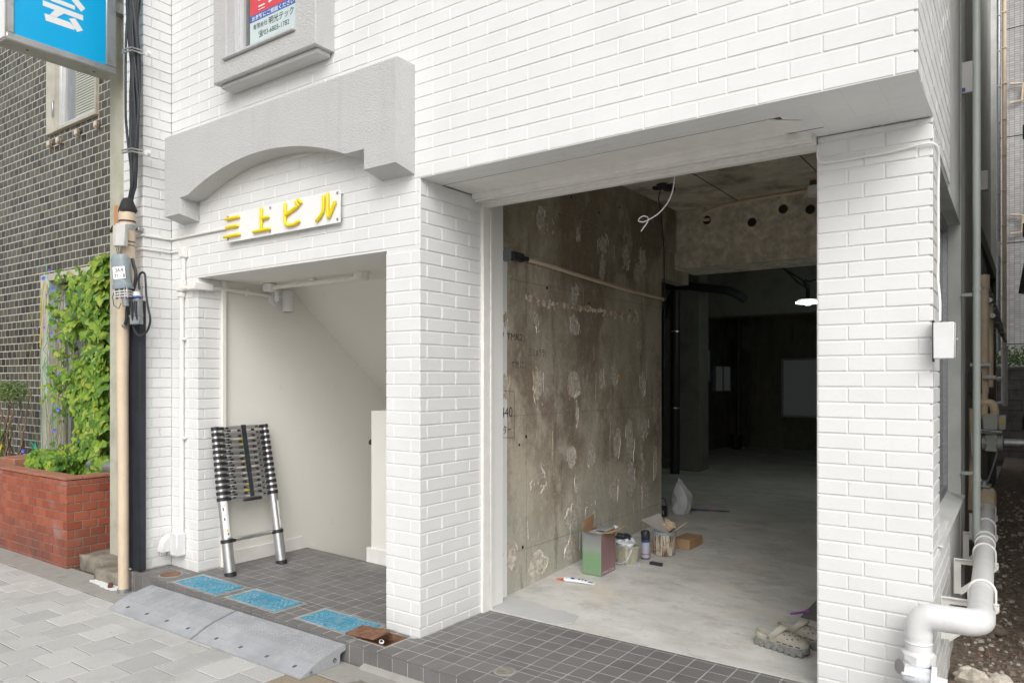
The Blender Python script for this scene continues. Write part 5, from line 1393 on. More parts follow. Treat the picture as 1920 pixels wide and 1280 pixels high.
part('net', nt_, vine, 'green_net')
nt_ = MB(); nt_.tube([(-6.02, -.07, 1.75), (-5.97, -.08, 2.0), (-6.0, -.07, 2.25), (-5.9, -.08, 2.42), (-5.83, -.08, 2.38), (-5.9, -.07, 2.1)], .006, 5); nt_.tube([(-5.95, -.42, .72), (-5.80, -.50, .77), (-5.68, -.56, .72), (-5.66, -.60, .66)], .008, 6)
part('string', nt_, vine, 'yellow_string')
nt_ = MB()
for k in range(26):
    c = Vector((rv.uniform(-4.42, -4.12), -.28, rv.uniform(2.33, 2.50)))
    leaf_geo(nt_, c, Vector((0.2, -1, .2)).normalized(), Vector((rv.uniform(-1, 1), 0, -1)).normalized(), .035)
part('yellow_leaves', nt_, vine, 'yellow_string', smooth=False, recalc=False)

# clipped shrub and strap leaved plant at the left
sh = thing('clipped_shrub', 'small clipped shrub with bare twisted stems in the planter at far left', 'shrub', (-6.35, -0.35, .56))
mb = MB()
for k in range(9):
    x, y = -6.18 + rv.uniform(-.22, .22), -.35 + rv.uniform(-.08, .08); pts = [(x, y, .55)]
    for q in range(7):
        x += rv.uniform(-.055, .06); y += rv.uniform(-.03, .03); pts.append((x, y, .55 + .1 * (q + 1)))
    mb.tube(pts, [0.013 - .0012 * q for q in range(8)], 5)
part('stem', mb, sh, 'bark')
mb = MB()
for k in range(2600):
    cx2, cz2 = ((-6.30, 1.27), (-5.98, 1.33), (-6.5, 1.30), (-5.90, 1.26))[k % 4]
    v = Vector((rv.gauss(0, 1), rv.gauss(0, 1), rv.gauss(0, 1))).normalized() * rv.random() ** .4
    c = Vector((cx2 + v.x * .19, -.36 + v.y * .15, cz2 + v.z * .085)); 
    if k % 31 == 0: c = Vector((rv.uniform(-6.6, -5.95), -.36, rv.uniform(.85, 1.5)))
    n_ = Vector((rv.uniform(-1, 1), rv.uniform(-1, .3), rv.uniform(-.3, 1))).normalized(); u = n_.orthogonal().normalized() * .012; w2 = n_.cross(u) * 1.0
    i = len(mb.v); mb.v.extend([c - u, c - w2 * .5, c + u, c + w2 * .5]); mb.F(i, i + 1, i + 2, i + 3)
stuff(part('foliage', mb, sh, 'shrub', smooth=False, recalc=False))
sp_ = thing('strap_leaved_plant', 'long arching strap leaves growing under the clipped shrub', 'plant', (-6.2, -.45, .55))
for k in range(26):
    mb = MB(); a = rv.uniform(0, 6.28); x, y = -6.30 + rv.uniform(-.2, .25), -.42 + rv.uniform(-.08, .08); L = rv.uniform(.25, .5); top = rv.uniform(.18, .42)
    P_ = []
    for q in range(7):
        t_ = q / 6; P_.append(Vector((x + math.cos(a) * L * t_ ** 1.3, y + math.sin(a) * L * .5 * t_, .55 + top * math.sin(t_ * 2.3) )))
    n_ = Vector((-math.sin(a), math.cos(a), 0)); 
    for q in range(6):
        w0, w1 = .010 * (1 - q / 6.5), .010 * (1 - (q + 1) / 6.5); mb.quad(P_[q] - n_ * w0, P_[q] + n_ * w0, P_[q + 1] + n_ * w1, P_[q + 1] - n_ * w1)
    part('leaf', mb, sp_, 'gleaf', smooth=False, recalc=False)

# ------------------------------------------------------------------ blue sign box
sg = thing('sign_box', 'hanging sign box with blue face and white character on the left', 'sign', (-3.44, -0.97, 3.79))
mb = MB().mat('stainless')
X0, X1, Y0, Y1, Zb, Zt = -3.54, -3.35, -1.345, -0.597, 3.788, 5.2
mb.cbox(X0, X1 - .016, Y0, Y1, Zb, Zt, .004)
e = 0.050
for q in ((Y0, Y1, Zb, Zb + e), (Y0, Y0 + e, Zb + e + .0005, Zt), (Y1 - .075, Y1, Zb + e + .0005, Zt)): mb.cbox(X1 - .0155, X1 + .002, q[0], q[1], q[2], q[3], .006)
part('case', mb, sg)
mb = MB(); mb.box(X1 - .0155, X1 - .006, Y0 + e + .0005, Y1 - .0755, Zb + e + .001, Zt - .01); part('face', mb, sg, 'sign_blue', smooth=False)
mb = MB(); mb.box(X0 + .02, X1 - .03, Y0 - .006, Y0 - .0005, Zb + .02, Zt); part('side_face', mb, sg, 'sign_white', smooth=False)
for y in (-1.18, -0.72):
    mb = MB(); mb.cyl((-3.44, y, Zb - .003), (0, 0, 1), .008, .006, 10); part('screw', mb, sg, 'rust_dark')
gl = MB(); xg = X1 - .0055
for poly in ([(-1.113, 4.149), (-1.113, 4.111), (-0.838, 4.111), (-0.838, 4.150)],
             [(-1.035, 4.1105), (-0.971, 4.1105), (-1.022, 4.062), (-1.068, 4.062)],
             [(-1.103, 4.060), (-0.930, 4.0615), (-0.894, 4.034), (-0.903, 4.0155), (-1.093, 4.011)],
             [(-0.938, 4.088), (-0.894, 4.105), (-0.838, 4.037), (-0.880, 4.010)],
             [(-1.060, 4.198), (-0.896, 4.198), (-0.896, 4.168), (-1.060, 4.168)],
             [(-0.985, 4.340), (-0.955, 4.325), (-0.823, 4.208), (-0.852, 4.172), (-0.995, 4.300)],
             [(-0.985, 4.340), (-1.005, 4.318), (-1.130, 4.195), (-1.160, 4.225), (-1.010, 4.355)]):
    gl.prism(poly, 'x', xg - .0004, xg + .0006)
part('character', gl, sg, 'sign_white', smooth=False)
mb = MB(); mb.cbox(-3.48, -3.40, -0.5965, -0.5005, 4.30, 4.38, .003); part('bracket', mb, sg, 'galvanised')

# ------------------------------------------------------------------ beige riser pole with boxes
po = thing('riser_pipe', 'tall beige cable riser pipe at the left edge of the white building', 'pipe', (-2.833, -0.80, PZ0))
mb = MB(); mb.tube([(-2.830, -0.80, PZ0), (-2.833, -0.80, 0.8), (-2.845, -0.80, 1.4), (-2.842, -.80, 1.8)], [.036, .036, .040, .044], 18)
mb.tube([(-2.842, -.80, 1.80), (-2.802, -.80, 2.0), (-2.782, -.80, 2.3), (-2.778, -.80, 2.615)], [.044, .050, .052, .053], 18); part('tube', mb, po, 'beige_pipe')
mb = MB(); mb.tube([(-2.830, -.80, PZ0), (-2.830, -.80, PZ0 + .03)], .041, 18); part('collar', mb, po, 'galvanised')
mb = MB(); mb.tube([(-2.778, -.80, 2.475), (-2.778, -.80, 2.51)], .0565, 18); mb.cbox(-2.80, -2.735, -.745, -.70, 2.478, 2.50, .003); part('clamp', mb, po, 'galvanised')
mb = MB(); mb.tube([(-2.778, -.80, 2.53), (-2.778, -.80, 2.54)], .056, 16); mb.tube([(-2.782, -.80, 2.385), (-2.782, -.80, 2.393)], .054, 16); mb.tube([(-2.782, -.80, 2.36), (-2.782, -.80, 2.366)], .054, 16); part('tie', mb, po, 'cable_black')
mb = MB(); mb.lathe((-2.778, -.80, 2.60), [(.056, 0), (.060, .02), (.052, .05), (.044, .075), (.028, .10)], 14)
for v in mb.v: v += Vector((mnoise.noise(v * 40), mnoise.noise(v * 40 + Vector((3, 0, 0))), mnoise.noise(v * 40 + Vector((0, 9, 0))))) * .010
part('putty_seal', mb, po, 'putty_wrap')
mb = MB(); mb.cbox(-2.885, -2.835, -.84, -.836, 2.52, 2.655, .001); o_ = part('copper_plate', mb, po, 'copper_card')
def box_on(name, label, x0, x1, y0, y1, z0, z1, mk, rot=0.0, cat='box'):
    x0 += .19; x1 += .19
    t = thing(name, label, cat, ((x0 + x1) / 2, (y0 + y1) / 2, (z0 + z1) / 2), None, (0, rot, 0), local=True)
    hx, hy, hz = (x1 - x0) / 2, (y1 - y0) / 2, (z1 - z0) / 2
    mb = MB(); mb.cbox(-hx, hx, -hy, hy, -hz, hz, .006); part('case', mb, t, mk)
    mb = MB(); mb.box(-hx - .001, hx + .001, -hy + .012, -hy + .014, -hz - .001, hz + .001); part('seam', mb, t, 'galvanised', smooth=False)
    return t
def turned_box(name, label, c, hx, hy, hz, mk, yaw):
    t = thing(name, label, 'box', c, None, (0, 0.02, yaw), local=True)
    mb = MB(); mb.cbox(-hx, hx, -hy, hy, -hz, hz, .005); part('case', mb, t, mk)
    mb = MB(); mb.cbox(-hx - .0012, hx + .0012, hy - .012, hy - .009, -hz - .0012, hz + .0012, .0005); part('seam', mb, t, 'galvanised', smooth=False)
turned_box('junction_box', 'small grey white box strapped to the beige pipe above the canister', (-2.708, -.875, 2.420), .036, .022, .078, 'light_grey_plastic', .55)
turned_box('junction_box', 'narrow pale box left of the grey white box on the beige pipe', (-2.842, -.845, 2.432), .014, .026, .075, 'window_surround', .55)
# grey canister with label
cn = thing('splice_canister', 'grey dome canister labelled 3A.4 on the beige pipe', 'canister', (-2.672, -.880, 2.040), None, (0, -0.10, 0.60), local=True)
mb = MB()
def rrect(hx, hy, z, r=.03, n=5):
    pts = []
    for sx_, sy_, a0 in ((1, 1, 0), (-1, 1, 90), (-1, -1, 180), (1, -1, 270)):
        for k in range(n):
            a = R(a0 + 90 * k / (n - 1)); pts.append((sx_ * (hx - r) + r * math.cos(a), sy_ * (hy - r) + r * math.sin(a), z))
    return pts
mb.rings([rrect(.062, .050, .0, .04), rrect(.064, .052, .005, .042), rrect(.064, .052, .030, .042), rrect(.059, .047, .036, .04), rrect(.059, .047, .205, .04), rrect(.056, .045, .225, .04), rrect(.044, .036, .240, .03)])
part('dome', mb, cn, 'grey_plastic')
mb = MB(); mb.box(-.036, .050, -.0486, -.0474, .066, .150); part('label', mb, cn, 'sign_white', smooth=False)
fit_text('lettering', '3A.4', 'ink', (-.018, .036, .114, .140), cn, -.0490, offset=0.015)
fit_text('lettering', '71 - 8', 'ink', (-.026, .046, .074, .098), cn, -.0490, offset=0.015)
mb = MB()
for z in (-.022, -.040, -.058): mb.cbox(-.048, .050, -.042, .030, z, z + .010, .002)
for x in (-.044, -.010, .024, .042): mb.cbox(x, x + .006, -.044, -.030, -.066, 0.0, .001)
part('base_rack', mb, cn, 'light_grey_plastic')
mb = MB(); mb.cyl((.012, -.01, -.120), (0, 0, 1), .022, .065, 14); part('gland', mb, cn, 'clear_grey')
mb = MB(); mb.tube([(-.045, -.03, -.01), (-.066, -.03, -.05), (-.060, -.03, -.11), (-.030, -.03, -.135), (-.01, -.03, -.10)], .003, 6); mb.tube([(-.035, -.03, 0), (-.035, -.03, -.07)], .0035, 6)
part('wire', mb, cn, 'cable_black')
# clear splice closure
cl = thing('splice_closure', 'translucent grey cable closure with blue ring beside the white bricks', 'cable closure', (-2.650, -.795, 1.80), None, (0, -0.06, 0.6), local=True)
mb = MB(); mb.cbox(-.034, .034, -.03, .03, 0.05, .185, .008); mb.cbox(-.040, .032, -.028, .028, 0.0, .07, .006); mb.cbox(-.044, .036, -.030, .030, .055, .066, .003); part('body', mb, cl, 'clear_grey')
mb = MB(); mb.cyl((0, 0, .186), (0, 0, 1), .040, .012, 18); part('blue_ring', mb, cl, 'blue_fitting')
mb = MB(); mb.cyl((0, 0, .198), (0, 0, 1), .034, .032, 18, r2=.029); part('cap', mb, cl, 'white_plastic')
mb = MB()
for x in (-.015, .015): mb.tube([(x, -.033, .16), (x * .8, -.035, .10), (x * 1.1, -.033, .03)], [.012, .010, .004], 8)
part('conductor', mb, cl, 'cable_black')
# black ribbed guard
gd = thing('cable_guard', 'tall black ribbed cable guard fixed to the white brick pier', 'cable guard', (-2.82, -.72, .07))
mb = MB(); mb.cbox(-2.925, -2.825, -.745, -.692, .05, 2.02, .006); mb.cbox(-2.822, -2.722, -.745, -.692, .05, 1.98, .006); part('channel', mb, gd, 'guard_black')
mb = MB()
for k in range(11):
    x = -2.915 + k * .0088
    mb.box(x, x + .004, -.7475, -.7445, .06, 2.0)
for k in range(11):
    x = -2.812 + k * .0088
    mb.box(x, x + .004, -.7475, -.7445, .06, 1.96)
part('rib', mb, gd, 'guard_black', smooth=False)
# cable bundle up the pier
cb = thing('cable_bundle', 'thick bundle of black cables clipped up the white brick pier', 'cables', (-2.78, -.75, 2.68))
rv2 = random.Random(8)
for k in range(15):
    mb = MB(); ph = rv2.uniform(0, 6.28); r0 = rv2.uniform(.0, .045); pts = []
    rad = rv2.uniform(.006, .013)
    for q in range(24):
        z = 2.69 + q * .1; sp2 = min(1, .35 + (z - 2.69) * 1.1)
        a = ph + 1.4 * math.sin(q * .22 + k); cxx = -2.815 + (0.055 if z > 2.8 else .055 * (z - 2.69) / .11) * .9
        pts.append((cxx + math.cos(a) * (r0 + .012) * sp2 * 1.35, -.765 + math.sin(a) * r0 * sp2, z))
    mb.tube(pts, rad, 7); part('cable', mb, cb, 'cable_black')
mb = MB(); mb.tube([(-2.80, -.78, 2.70), (-2.79, -.80, 2.62), (-2.775, -.81, 2.45), (-2.785, -.81, 2.25), (-2.76, -.79, 2.08), (-2.74, -.79, 1.98), (-2.75, -.80, 1.80)], .008, 7)
mb.tube([(-2.79, -.78, 2.7), (-2.765, -.8, 2.6), (-2.76, -.81, 2.3), (-2.78, -.82, 2.1)], .006, 7); part('cable', mb, cb, 'cable_black')
LOOP_R = [(-2.610, -.80, 2.042), (-2.621, -.80, 2.089), (-2.619, -.80, 2.124), (-2.604, -.80, 2.149), (-2.571, -.80, 2.159), (-2.540, -.80, 2.141), (-2.529, -.80, 2.082), (-2.521, -.80, 1.995), (-2.494, -.80, 1.902), (-2.470, -.80, 1.837), (-2.483, -.80, 1.781), (-2.527, -.80, 1.739), (-2.604, -.80, 1.722), (-2.666, -.80, 1.748), (-2.695, -.80, 1.801), (-2.683, -.80, 1.842), (-2.670, -.80, 1.859)]
LOOP_L = [(-2.683, -.815, 2.261), (-2.661, -.815, 2.215), (-2.632, -.815, 2.160), (-2.636, -.815, 2.102), (-2.666, -.815, 2.040), (-2.718, -.815, 1.985), (-2.743, -.815, 1.939), (-2.755, -.815, 1.893), (-2.758, -.815, 1.840), (-2.781, -.815, 1.805), (-2.828, -.815, 1.796), (-2.867, -.815, 1.830), (-2.869, -.815, 1.869), (-2.846, -.815, 1.921), (-2.816, -.815, 1.961), (-2.800, -.815, 2.000)]
def cr(P_, n=4):
    P_ = [Vector(p) for p in P_]; o = []
    for i in range(len(P_) - 1):
        p0, p1, p2, p3 = P_[max(i - 1, 0)], P_[i], P_[i + 1], P_[min(i + 2, len(P_) - 1)]
        for k in range(n):
            t = k / n; o.append(0.5 * ((2 * p1) + (p2 - p0) * t + (2 * p0 - 5 * p1 + 4 * p2 - p3) * t * t + (3 * p1 - p0 - 3 * p2 + p3) * t ** 3))
    o.append(P_[-1]); return o
mb = MB(); mb.tube(cr(LOOP_R), .0075, 8); part('cable', mb, cb, 'cable_black')
mb = MB(); mb.tube(cr(LOOP_L), .012, 8); part('cable', mb, cb, 'cable_black')
mb = MB(); mb.cyl((-2.800, -.815, 1.797), (1, 0, .15), .0145, .03, 8); part('tape', mb, cb, 'galvanised')
for z in (3.73, 3.02):
    mb = MB(); mb.tube([(-2.835, -.80, z + .012), (-2.80, -.825, z), (-2.75, -.83, z - .006), (-2.695, -.81, z - .002), (-2.69, -.74, z), (-2.70, -.70, z)], .006, 6)
    mb.tube([(-2.835, -.80, z + .032), (-2.80, -.825, z + .02), (-2.75, -.83, z + .014), (-2.695, -.81, z + .018), (-2.69, -.74, z + .02)], .006, 6); part('clip', mb, cb, 'steel')
    mb = MB(); mb.cyl((-2.685, -.715, z + .01), (0, 1, 0), .022, .024, 12); part('clip_base', mb, cb, 'white_trim')
mb = MB()
for k in range(4): mb.tube([(-2.79 + .025 * k, -.87, 2.34), (-2.78 + .022 * k, -.87, 2.31), (-2.77 + .014 * k, -.87, 2.26)], .003, 5)
mb.tube([(-2.93, -.84, 2.475), (-2.89, -.85, 2.492), (-2.85, -.86, 2.500), (-2.82, -.85, 2.485)], .011, 7); part('cable', mb, cb, 'cable_black')

# ------------------------------------------------------------------ white conduit on the facade
wc = thing('white_conduit', 'white painted conduit running down the wall and into the entrance', 'conduit', (-2.60, YF, .27))
mb = MB(); mb.tube([(-2.600, YF - .020, 0.27), (-2.600, YF - .020, 2.085)], .0165, 12); mb.tube([(-2.575, YF - .020, 2.10), (-2.575, YF - .020, 2.35)], .0145, 12)
part('down_run', mb, wc, 'white_trim')
mb = MB(); mb.cbox(-2.605, -2.545, YF - .045, YF - .001, 2.30, 2.375, .006); mb.cbox(-2.632, -2.560, YF - .050, YF - .001, 2.055, 2.145, .010); mb.cbox(-2.632, -2.575, YF - .042, YF - .001, 2.01, 2.054, .01); part('elbow_box', mb, wc, 'white_trim')
mb = MB(); mb.tube([(-2.575, YF - .024, 2.075), (-2.47, YF - .024, 2.082)], .015, 12); part('cross_run', mb, wc, 'white_trim')
mb = MB(); mb.cbox(-2.478, -2.378, YF - .055, YF + .10, 2.055, 2.112, .006); part('corner_box', mb, wc, 'white_trim')
mb = MB(); mb.tube([(-2.405, YF + .10, 2.082), (-2.405, .12, 2.070)], .014, 12); part('inner_run', mb, wc, 'white_trim')
mb = MB()
for z in (1.70, .98): mb.cbox(-2.624, -2.560, YF - .030, YF - .001, z, z + .018, .004)
mb.cbox(-2.4185, -2.39, -0.10, -0.085, 2.045, 2.105, .003); part('saddle', mb, wc, 'white_trim')
oh = thing('vent_hood', 'white curved outlet hood at the foot of the conduit', 'vent hood', (-2.64, YF, .13))
mb = MB(); mb.prism([(YF - .001, .285), (YF - .045, .285), (YF - .085, .268), (YF - .115, .235), (YF - .13, .175), (YF - .13, .165), (YF - .001, .165)], 'x', -2.735, -2.662); part('hood', mb, oh, 'white_gloss')
mb = MB(); mb.cbox(-2.661, -2.572, YF - .075, YF - .001, .135, .300, .006); part('box', mb, oh, 'white_gloss')
mb = MB(); mb.cyl((-2.69, YF - .06, .13), (0, 0, 1), .024, .04, 12); part('spigot', mb, oh, 'galvanised')

# ------------------------------------------------------------------ entrance lamp and ceiling boxes
sl = thing('spot_lamp', 'white cylinder spot lamp on the left wall of the entrance', 'lamp', (-2.41, .18, 2.05))
mb = MB(); mb.cyl((-2.431, .18, 2.055), (1, 0, 0), .064, .048, 24, r2=.060); part('base', mb, sl, 'white_gloss')
mb = MB(); mb.cyl((-2.383, .19, 2.050), (1, .1, 0), .050, .018, 24); part('base_cover', mb, sl, 'white_gloss')
mb = MB(); mb.cyl((-2.366, .175, 2.062), (0, -1, 0), .004, .002, 8); mb.cyl((-2.3655, .165, 2.06), (1, 0, 0), .005, .002, 8); part('screw', mb, sl, 'black_matte')
mb = MB(); mb.tube([(-2.37, .20, 2.072), (-2.345, .205, 2.076), (-2.315, .21, 2.07)], .014, 10); part('arm', mb, sl, 'white_gloss')
mb = MB(); mb.lathe((-2.300, .21, 1.946), [(.040, 0.0), (.044, 0.002), (.044, .014), (.0425, .016), (.0425, .155), (.040, .160)], 28); part('head', mb, sl, 'white_gloss')
mb = MB(); mb.lathe((-2.300, .21, 1.9445), [(.034, 0.0), (.034, .001)], 24); part('lens', mb, sl, 'grey_plastic')
cc_ = thing('ceiling_conduit', 'white conduit along the entrance ceiling between two boxes', 'conduit', (-1.8, 0, 2.14))
mb = MB(); mb.tube([(-2.22, .02, 2.112), (-1.30, .02, 2.112)], .0165, 12); part('tube', mb, cc_, 'white_trim')
mb = MB(); mb.cbox(-2.31, -2.225, -.02, .06, 2.085, 2.144, .008); mb.cyl((-2.29, .10, 2.02), (0, 0, 1), .018, .07, 12); part('elbow_box', mb, cc_, 'white_trim')
mb = MB(); mb.cyl((-1.265, .02, 2.092), (0, 0, 1), .052, .0535, 24); part('round_box', mb, cc_, 'white_trim')
mb = MB(); mb.cbox(-1.795, -1.745, .0, .04, 2.128, 2.1455, .003); part('saddle', mb, cc_, 'white_trim')
cm = thing('dome_camera', 'small white ceiling camera half hidden behind the middle pillar', 'camera', (-1.02, .06, 2.14))
mb = MB(); mb.cyl((-0.985, .04, 2.085), (0, 0, 1), .045, .0605, 20); part('mount', mb, cm, 'white_trim')
mb = MB(); mb.lathe((-0.985, .04, 2.028), [(.012, 0), (.030, .012), (.040, .035), (.042, .057)], 20); part('dome', mb, cm, 'light_grey_plastic')
mb = MB(); mb.cyl((-0.975, .02, 2.02), (0, 0, 1), .012, .01, 12); part('lens', mb, cm, 'black_plastic')

# ------------------------------------------------------------------ name plate
npl = thing('name_plate', 'white name plate with raised yellow Japanese letters over the entrance', 'sign', (-1.445, YF, 2.445))
mb = MB(); mb.cbox(-2.017, -0.874, -.512, -.506, 2.345, 2.541, .0022); part('plate', mb, npl, 'sign_white')
for x in (-1.998, -1.535, -.895):
    for z in (2.366, 2.521):
        mb = MB(); mb.cyl((x, -.5165, z), (0, 1, 0), .0085, .0045, 12); mb.cyl((x + .0, -.506, z), (0, 1, 0), .006, .030, 8); part('standoff', mb, npl, 'steel')
def PZp(u, v):   # plate coordinates from a 0..1 layout measured on the plate
    return (-2.017 + u * 1.143, 2.345 + v * .196)
import json
def zoomed(x, y):
    # corners of the plate in the measuring drawing: (125,480) (1760,110) (1760,590) (125,880)
    u = (x - 125) / 1635.0; top = 480 - 370 * u; bot = 880 - 290 * u
    u2 = u * 0.62 / (1 - 0.38 * u) if False else u
    return u, (bot - y) / (bot - top)
def corr(u): return u * 1.2 / (1 + 0.2 * u)      # the right end stands nearer
LET = {'strokes_one': [[(135, 555), (310, 518)], [(140, 670), (295, 640)], [(115, 802), (320, 762)]],
       'strokes_two': [[(633, 405), (630, 705)], [(640, 545), (725, 520)], [(522, 730), (745, 685)]],
       'strokes_three': [[(975, 335), (970, 590), (985, 625), (1020, 640), (1090, 628), (1130, 612), (1170, 580)], [(985, 490), (1060, 435), (1145, 372)], [(1128, 312), (1165, 350)], [(1160, 275), (1200, 310)]],
       'strokes_four': [[(1535, 222), (1533, 400), (1520, 450), (1485, 515), (1430, 572)], [(1597, 190), (1597, 490), (1605, 518), (1620, 510), (1650, 440), (1705, 305)]]}
for nm, ss in LET.items():
    for s_ in ss:
        pts = []
        for (x, y) in s_:
            u, v = zoomed(x, y); X, Z = PZp(corr(u), v); pts.append((X, -.524, Z))
        mb = MB()
        # rounded stroke: add hemispherical ends
        r_ = .0104
        P2 = [Vector(p) for p in pts]; d0 = (P2[0] - P2[1]).normalized(); d1 = (P2[-1] - P2[-2]).normalized()
        dense = []
        for a, b in zip(P2[:-1], P2[1:]): dense += [a.lerp(b, k / 3) for k in range(3)]
        dense.append(P2[-1])
        path = [P2[0] + d0 * r_ * .95, P2[0] + d0 * r_ * .6] + dense + [P2[-1] + d1 * r_ * .6, P2[-1] + d1 * r_ * .95]
        rad = [r_ * .3, r_ * .8] + [r_] * len(dense) + [r_ * .8, r_ * .3]
        mb.tube(path, rad, 12); part('letter_stroke', mb, npl, 'yellow_letter')

# ------------------------------------------------------------------ telescopic ladder
la = thing('telescopic_ladder', 'collapsed aluminium telescopic ladder leaning on the entrance wall', 'ladder', (-2.16, -.17, .035))
B0, B1 = Vector((-2.165, -.385, .033)), Vector((-2.165, .048, .033)); T0, T1 = Vector((-2.375, -.375, 1.075)), Vector((-2.375, .045, 1.075))
def lp_(s_, t_): 
    a, b = (B0, T0) if s_ == 0 else (B1, T1); return a.lerp(b, t_)
axis = (T0 - B0).normalized(); outw = Vector((axis.z, 0, -axis.x))
n_r = 13; tlow, ttop, tl = .505, .985, .225
ts = [tlow + (ttop - tlow) * k / (n_r - 1) for k in range(n_r)]
for s_ in (0, 1):
    mb = MB(); mb.tube([lp_(s_, .0), lp_(s_, tl)], .0375, 20); part('outer_tube', mb, la, 'aluminium')
    mb = MB(); mb.tube([lp_(s_, tl), lp_(s_, tlow)], .0345, 20); part('tube', mb, la, 'aluminium')
    for k in range(n_r - 1):
        rr_ = .0335 - .0011 * k
        mb = MB(); mb.tube([lp_(s_, ts[k]), lp_(s_, ts[k + 1])], rr_, 16); part('tube', mb, la, 'aluminium')
        
    mb = MB(); mb.tube([lp_(s_, -.018), lp_(s_, .018)], .041, 18); part('foot', mb, la, 'black_plastic')
    for k, t_ in enumerate([tl] + ts):
        rr_ = .0425 if k == 0 else .0395 - .0010 * (k - 1)
        mb = MB(); mb.tube([lp_(s_, t_ - .0145), lp_(s_, t_ + .0090)], rr_, 16)
        sg_ = 1 if s_ == 0 else -1; c = lp_(s_, t_ - .002)
        mb.cbox(min(c.x - .0, c.x) - .02, c.x + .02, *(sorted((c.y + sg_ * .02, c.y + sg_ * .062))), c.z - .0115, c.z + .0115, .003)
        part('collar', mb, la, 'black_plastic')
    if True:
        # printed label down the lower tube
        sg_ = 1 if s_ == 0 else -1
        lab = MB().mat('sign_white'); n = 8; r_ = .0349
        def onp(t_, a, rr=r_):
            c = lp_(s_, t_); return c + outw * math.cos(a) * rr + Vector((0, 1, 0)) * math.sin(a) * rr
        a0, a1 = (-.95, .5) if s_ == 0 else (.0, .9)
        t0_, t1_ = (.245, .49) if s_ == 0 else (.245, .44)
        for q in range(n):
            aa, ab = a0 + (a1 - a0) * q / n, a0 + (a1 - a0) * (q + 1) / n
            lab.quad(onp(t0_, aa), onp(t0_, ab), onp(t1_, ab), onp(t1_, aa))
        lo2 = part('label', lab, la, 'light_grey_plastic', recalc=False)
        def chip(t0c, t1c, aa, ab, mk):
            q = MB().mat(mk); q.quad(onp(t0c, aa, r_ + .0004), onp(t0c, ab, r_ + .0004), onp(t1c, ab, r_ + .0004), onp(t1c, aa, r_ + .0004)); part('print', q, la, smooth=False, recalc=False)
        if s_ == 0:
            chip(.455, .468, -.9, -.3, 'red_print'); chip(.385, .398, -.9, -.2, 'red_print'); chip(.482, .490, -.4, .4, 'ink')
            chip(.425, .447, -.72, -.5, 'ink'); chip(.36, .378, -.66, -.42, 'ink'); chip(.28, .30, -.3, -.0, 'yellow_letter'); chip(.262, .275, -.25, .05, 'ink')
        else:
            chip(.395, .400, .2, .8, 'ink'); chip(.35, .355, .05, .75, 'ink'); chip(.30, .34, .35, .40, 'ink'); chip(.30, .34, .6, .65, 'ink')
for k, t_ in enumerate([tl] + ts):
    a, b = lp_(0, t_), lp_(1, t_)
    mb = MB(); mb.cbox(a.x - .016, a.x + .016, a.y + .05, b.y - .05, a.z - .0125, a.z + .0115, .003); rg_ = part('rung', mb, la, 'aluminium')
    if k:
        for yy in (a.y + .075, b.y - .095):
            mb = MB(); mb.cbox(a.x + .0155, a.x + .020, yy, yy + .024, a.z - .006, a.z + .006, .002); part('lock_button', mb, rg_, 'black_plastic')
        mb = MB().mat('yellow_tag' if k % 4 not in (1, 0) else 'window_surround'); mb.box(a.x + .0162, a.x + .0172, a.y + .20 - .012 * (k % 3), a.y + .225, a.z - .006, a.z + .006); part('sticker', mb, rg_, smooth=False)
        if k in (6, 11): mb = MB().mat('window_surround'); mb.box(a.x + .0162, a.x + .0168, a.y + .13, a.y + .30, a.z - .005, a.z + .006); part('sticker', mb, rg_, smooth=False)
        if k < 13:
            for yy in (a.y + .10, a.y + .185, b.y - .12):
                mb = MB(); mb.cbox(a.x - .012, a.x + .010, yy, yy + .018, a.z + .011, a.z + .026, .002); part('spacer', mb, rg_, 'black_plastic')
c0, c1 = lp_(0, ttop + .012).lerp(lp_(1, ttop + .012), .52), lp_(0, tlow - .01).lerp(lp_(1, tlow - .01), .54)
mb = MB(); 
for (p, q, w0) in ((c0, c0.lerp(c1, .66), .019), (c0.lerp(c1, .66), c1, .016)):
    o1 = outw * .024
    a = [p + o1 + Vector((0, -w0, 0)), p + o1 + Vector((0, w0, 0)), q + o1 + Vector((0, w0, 0)), q + o1 + Vector((0, -w0, 0))]
    b = [v + outw * .004 for v in a]
    i = [mb.V(v) for v in a + b]
    for f in ((3, 2, 1, 0), (4, 5, 6, 7), (0, 1, 5, 4), (1, 2, 6, 5), (2, 3, 7, 6), (3, 0, 4, 7)): mb.F(*[i[k] for k in f])
part('strap', mb, la, 'cable_black')
mb = MB(); c = c1 + outw * .024; mb.cbox(c.x - .012, c.x + .016, c.y - .075, c.y + .075, c.z - .030, c.z - .008, .005); part('carry_foot', mb, la, 'black_plastic')
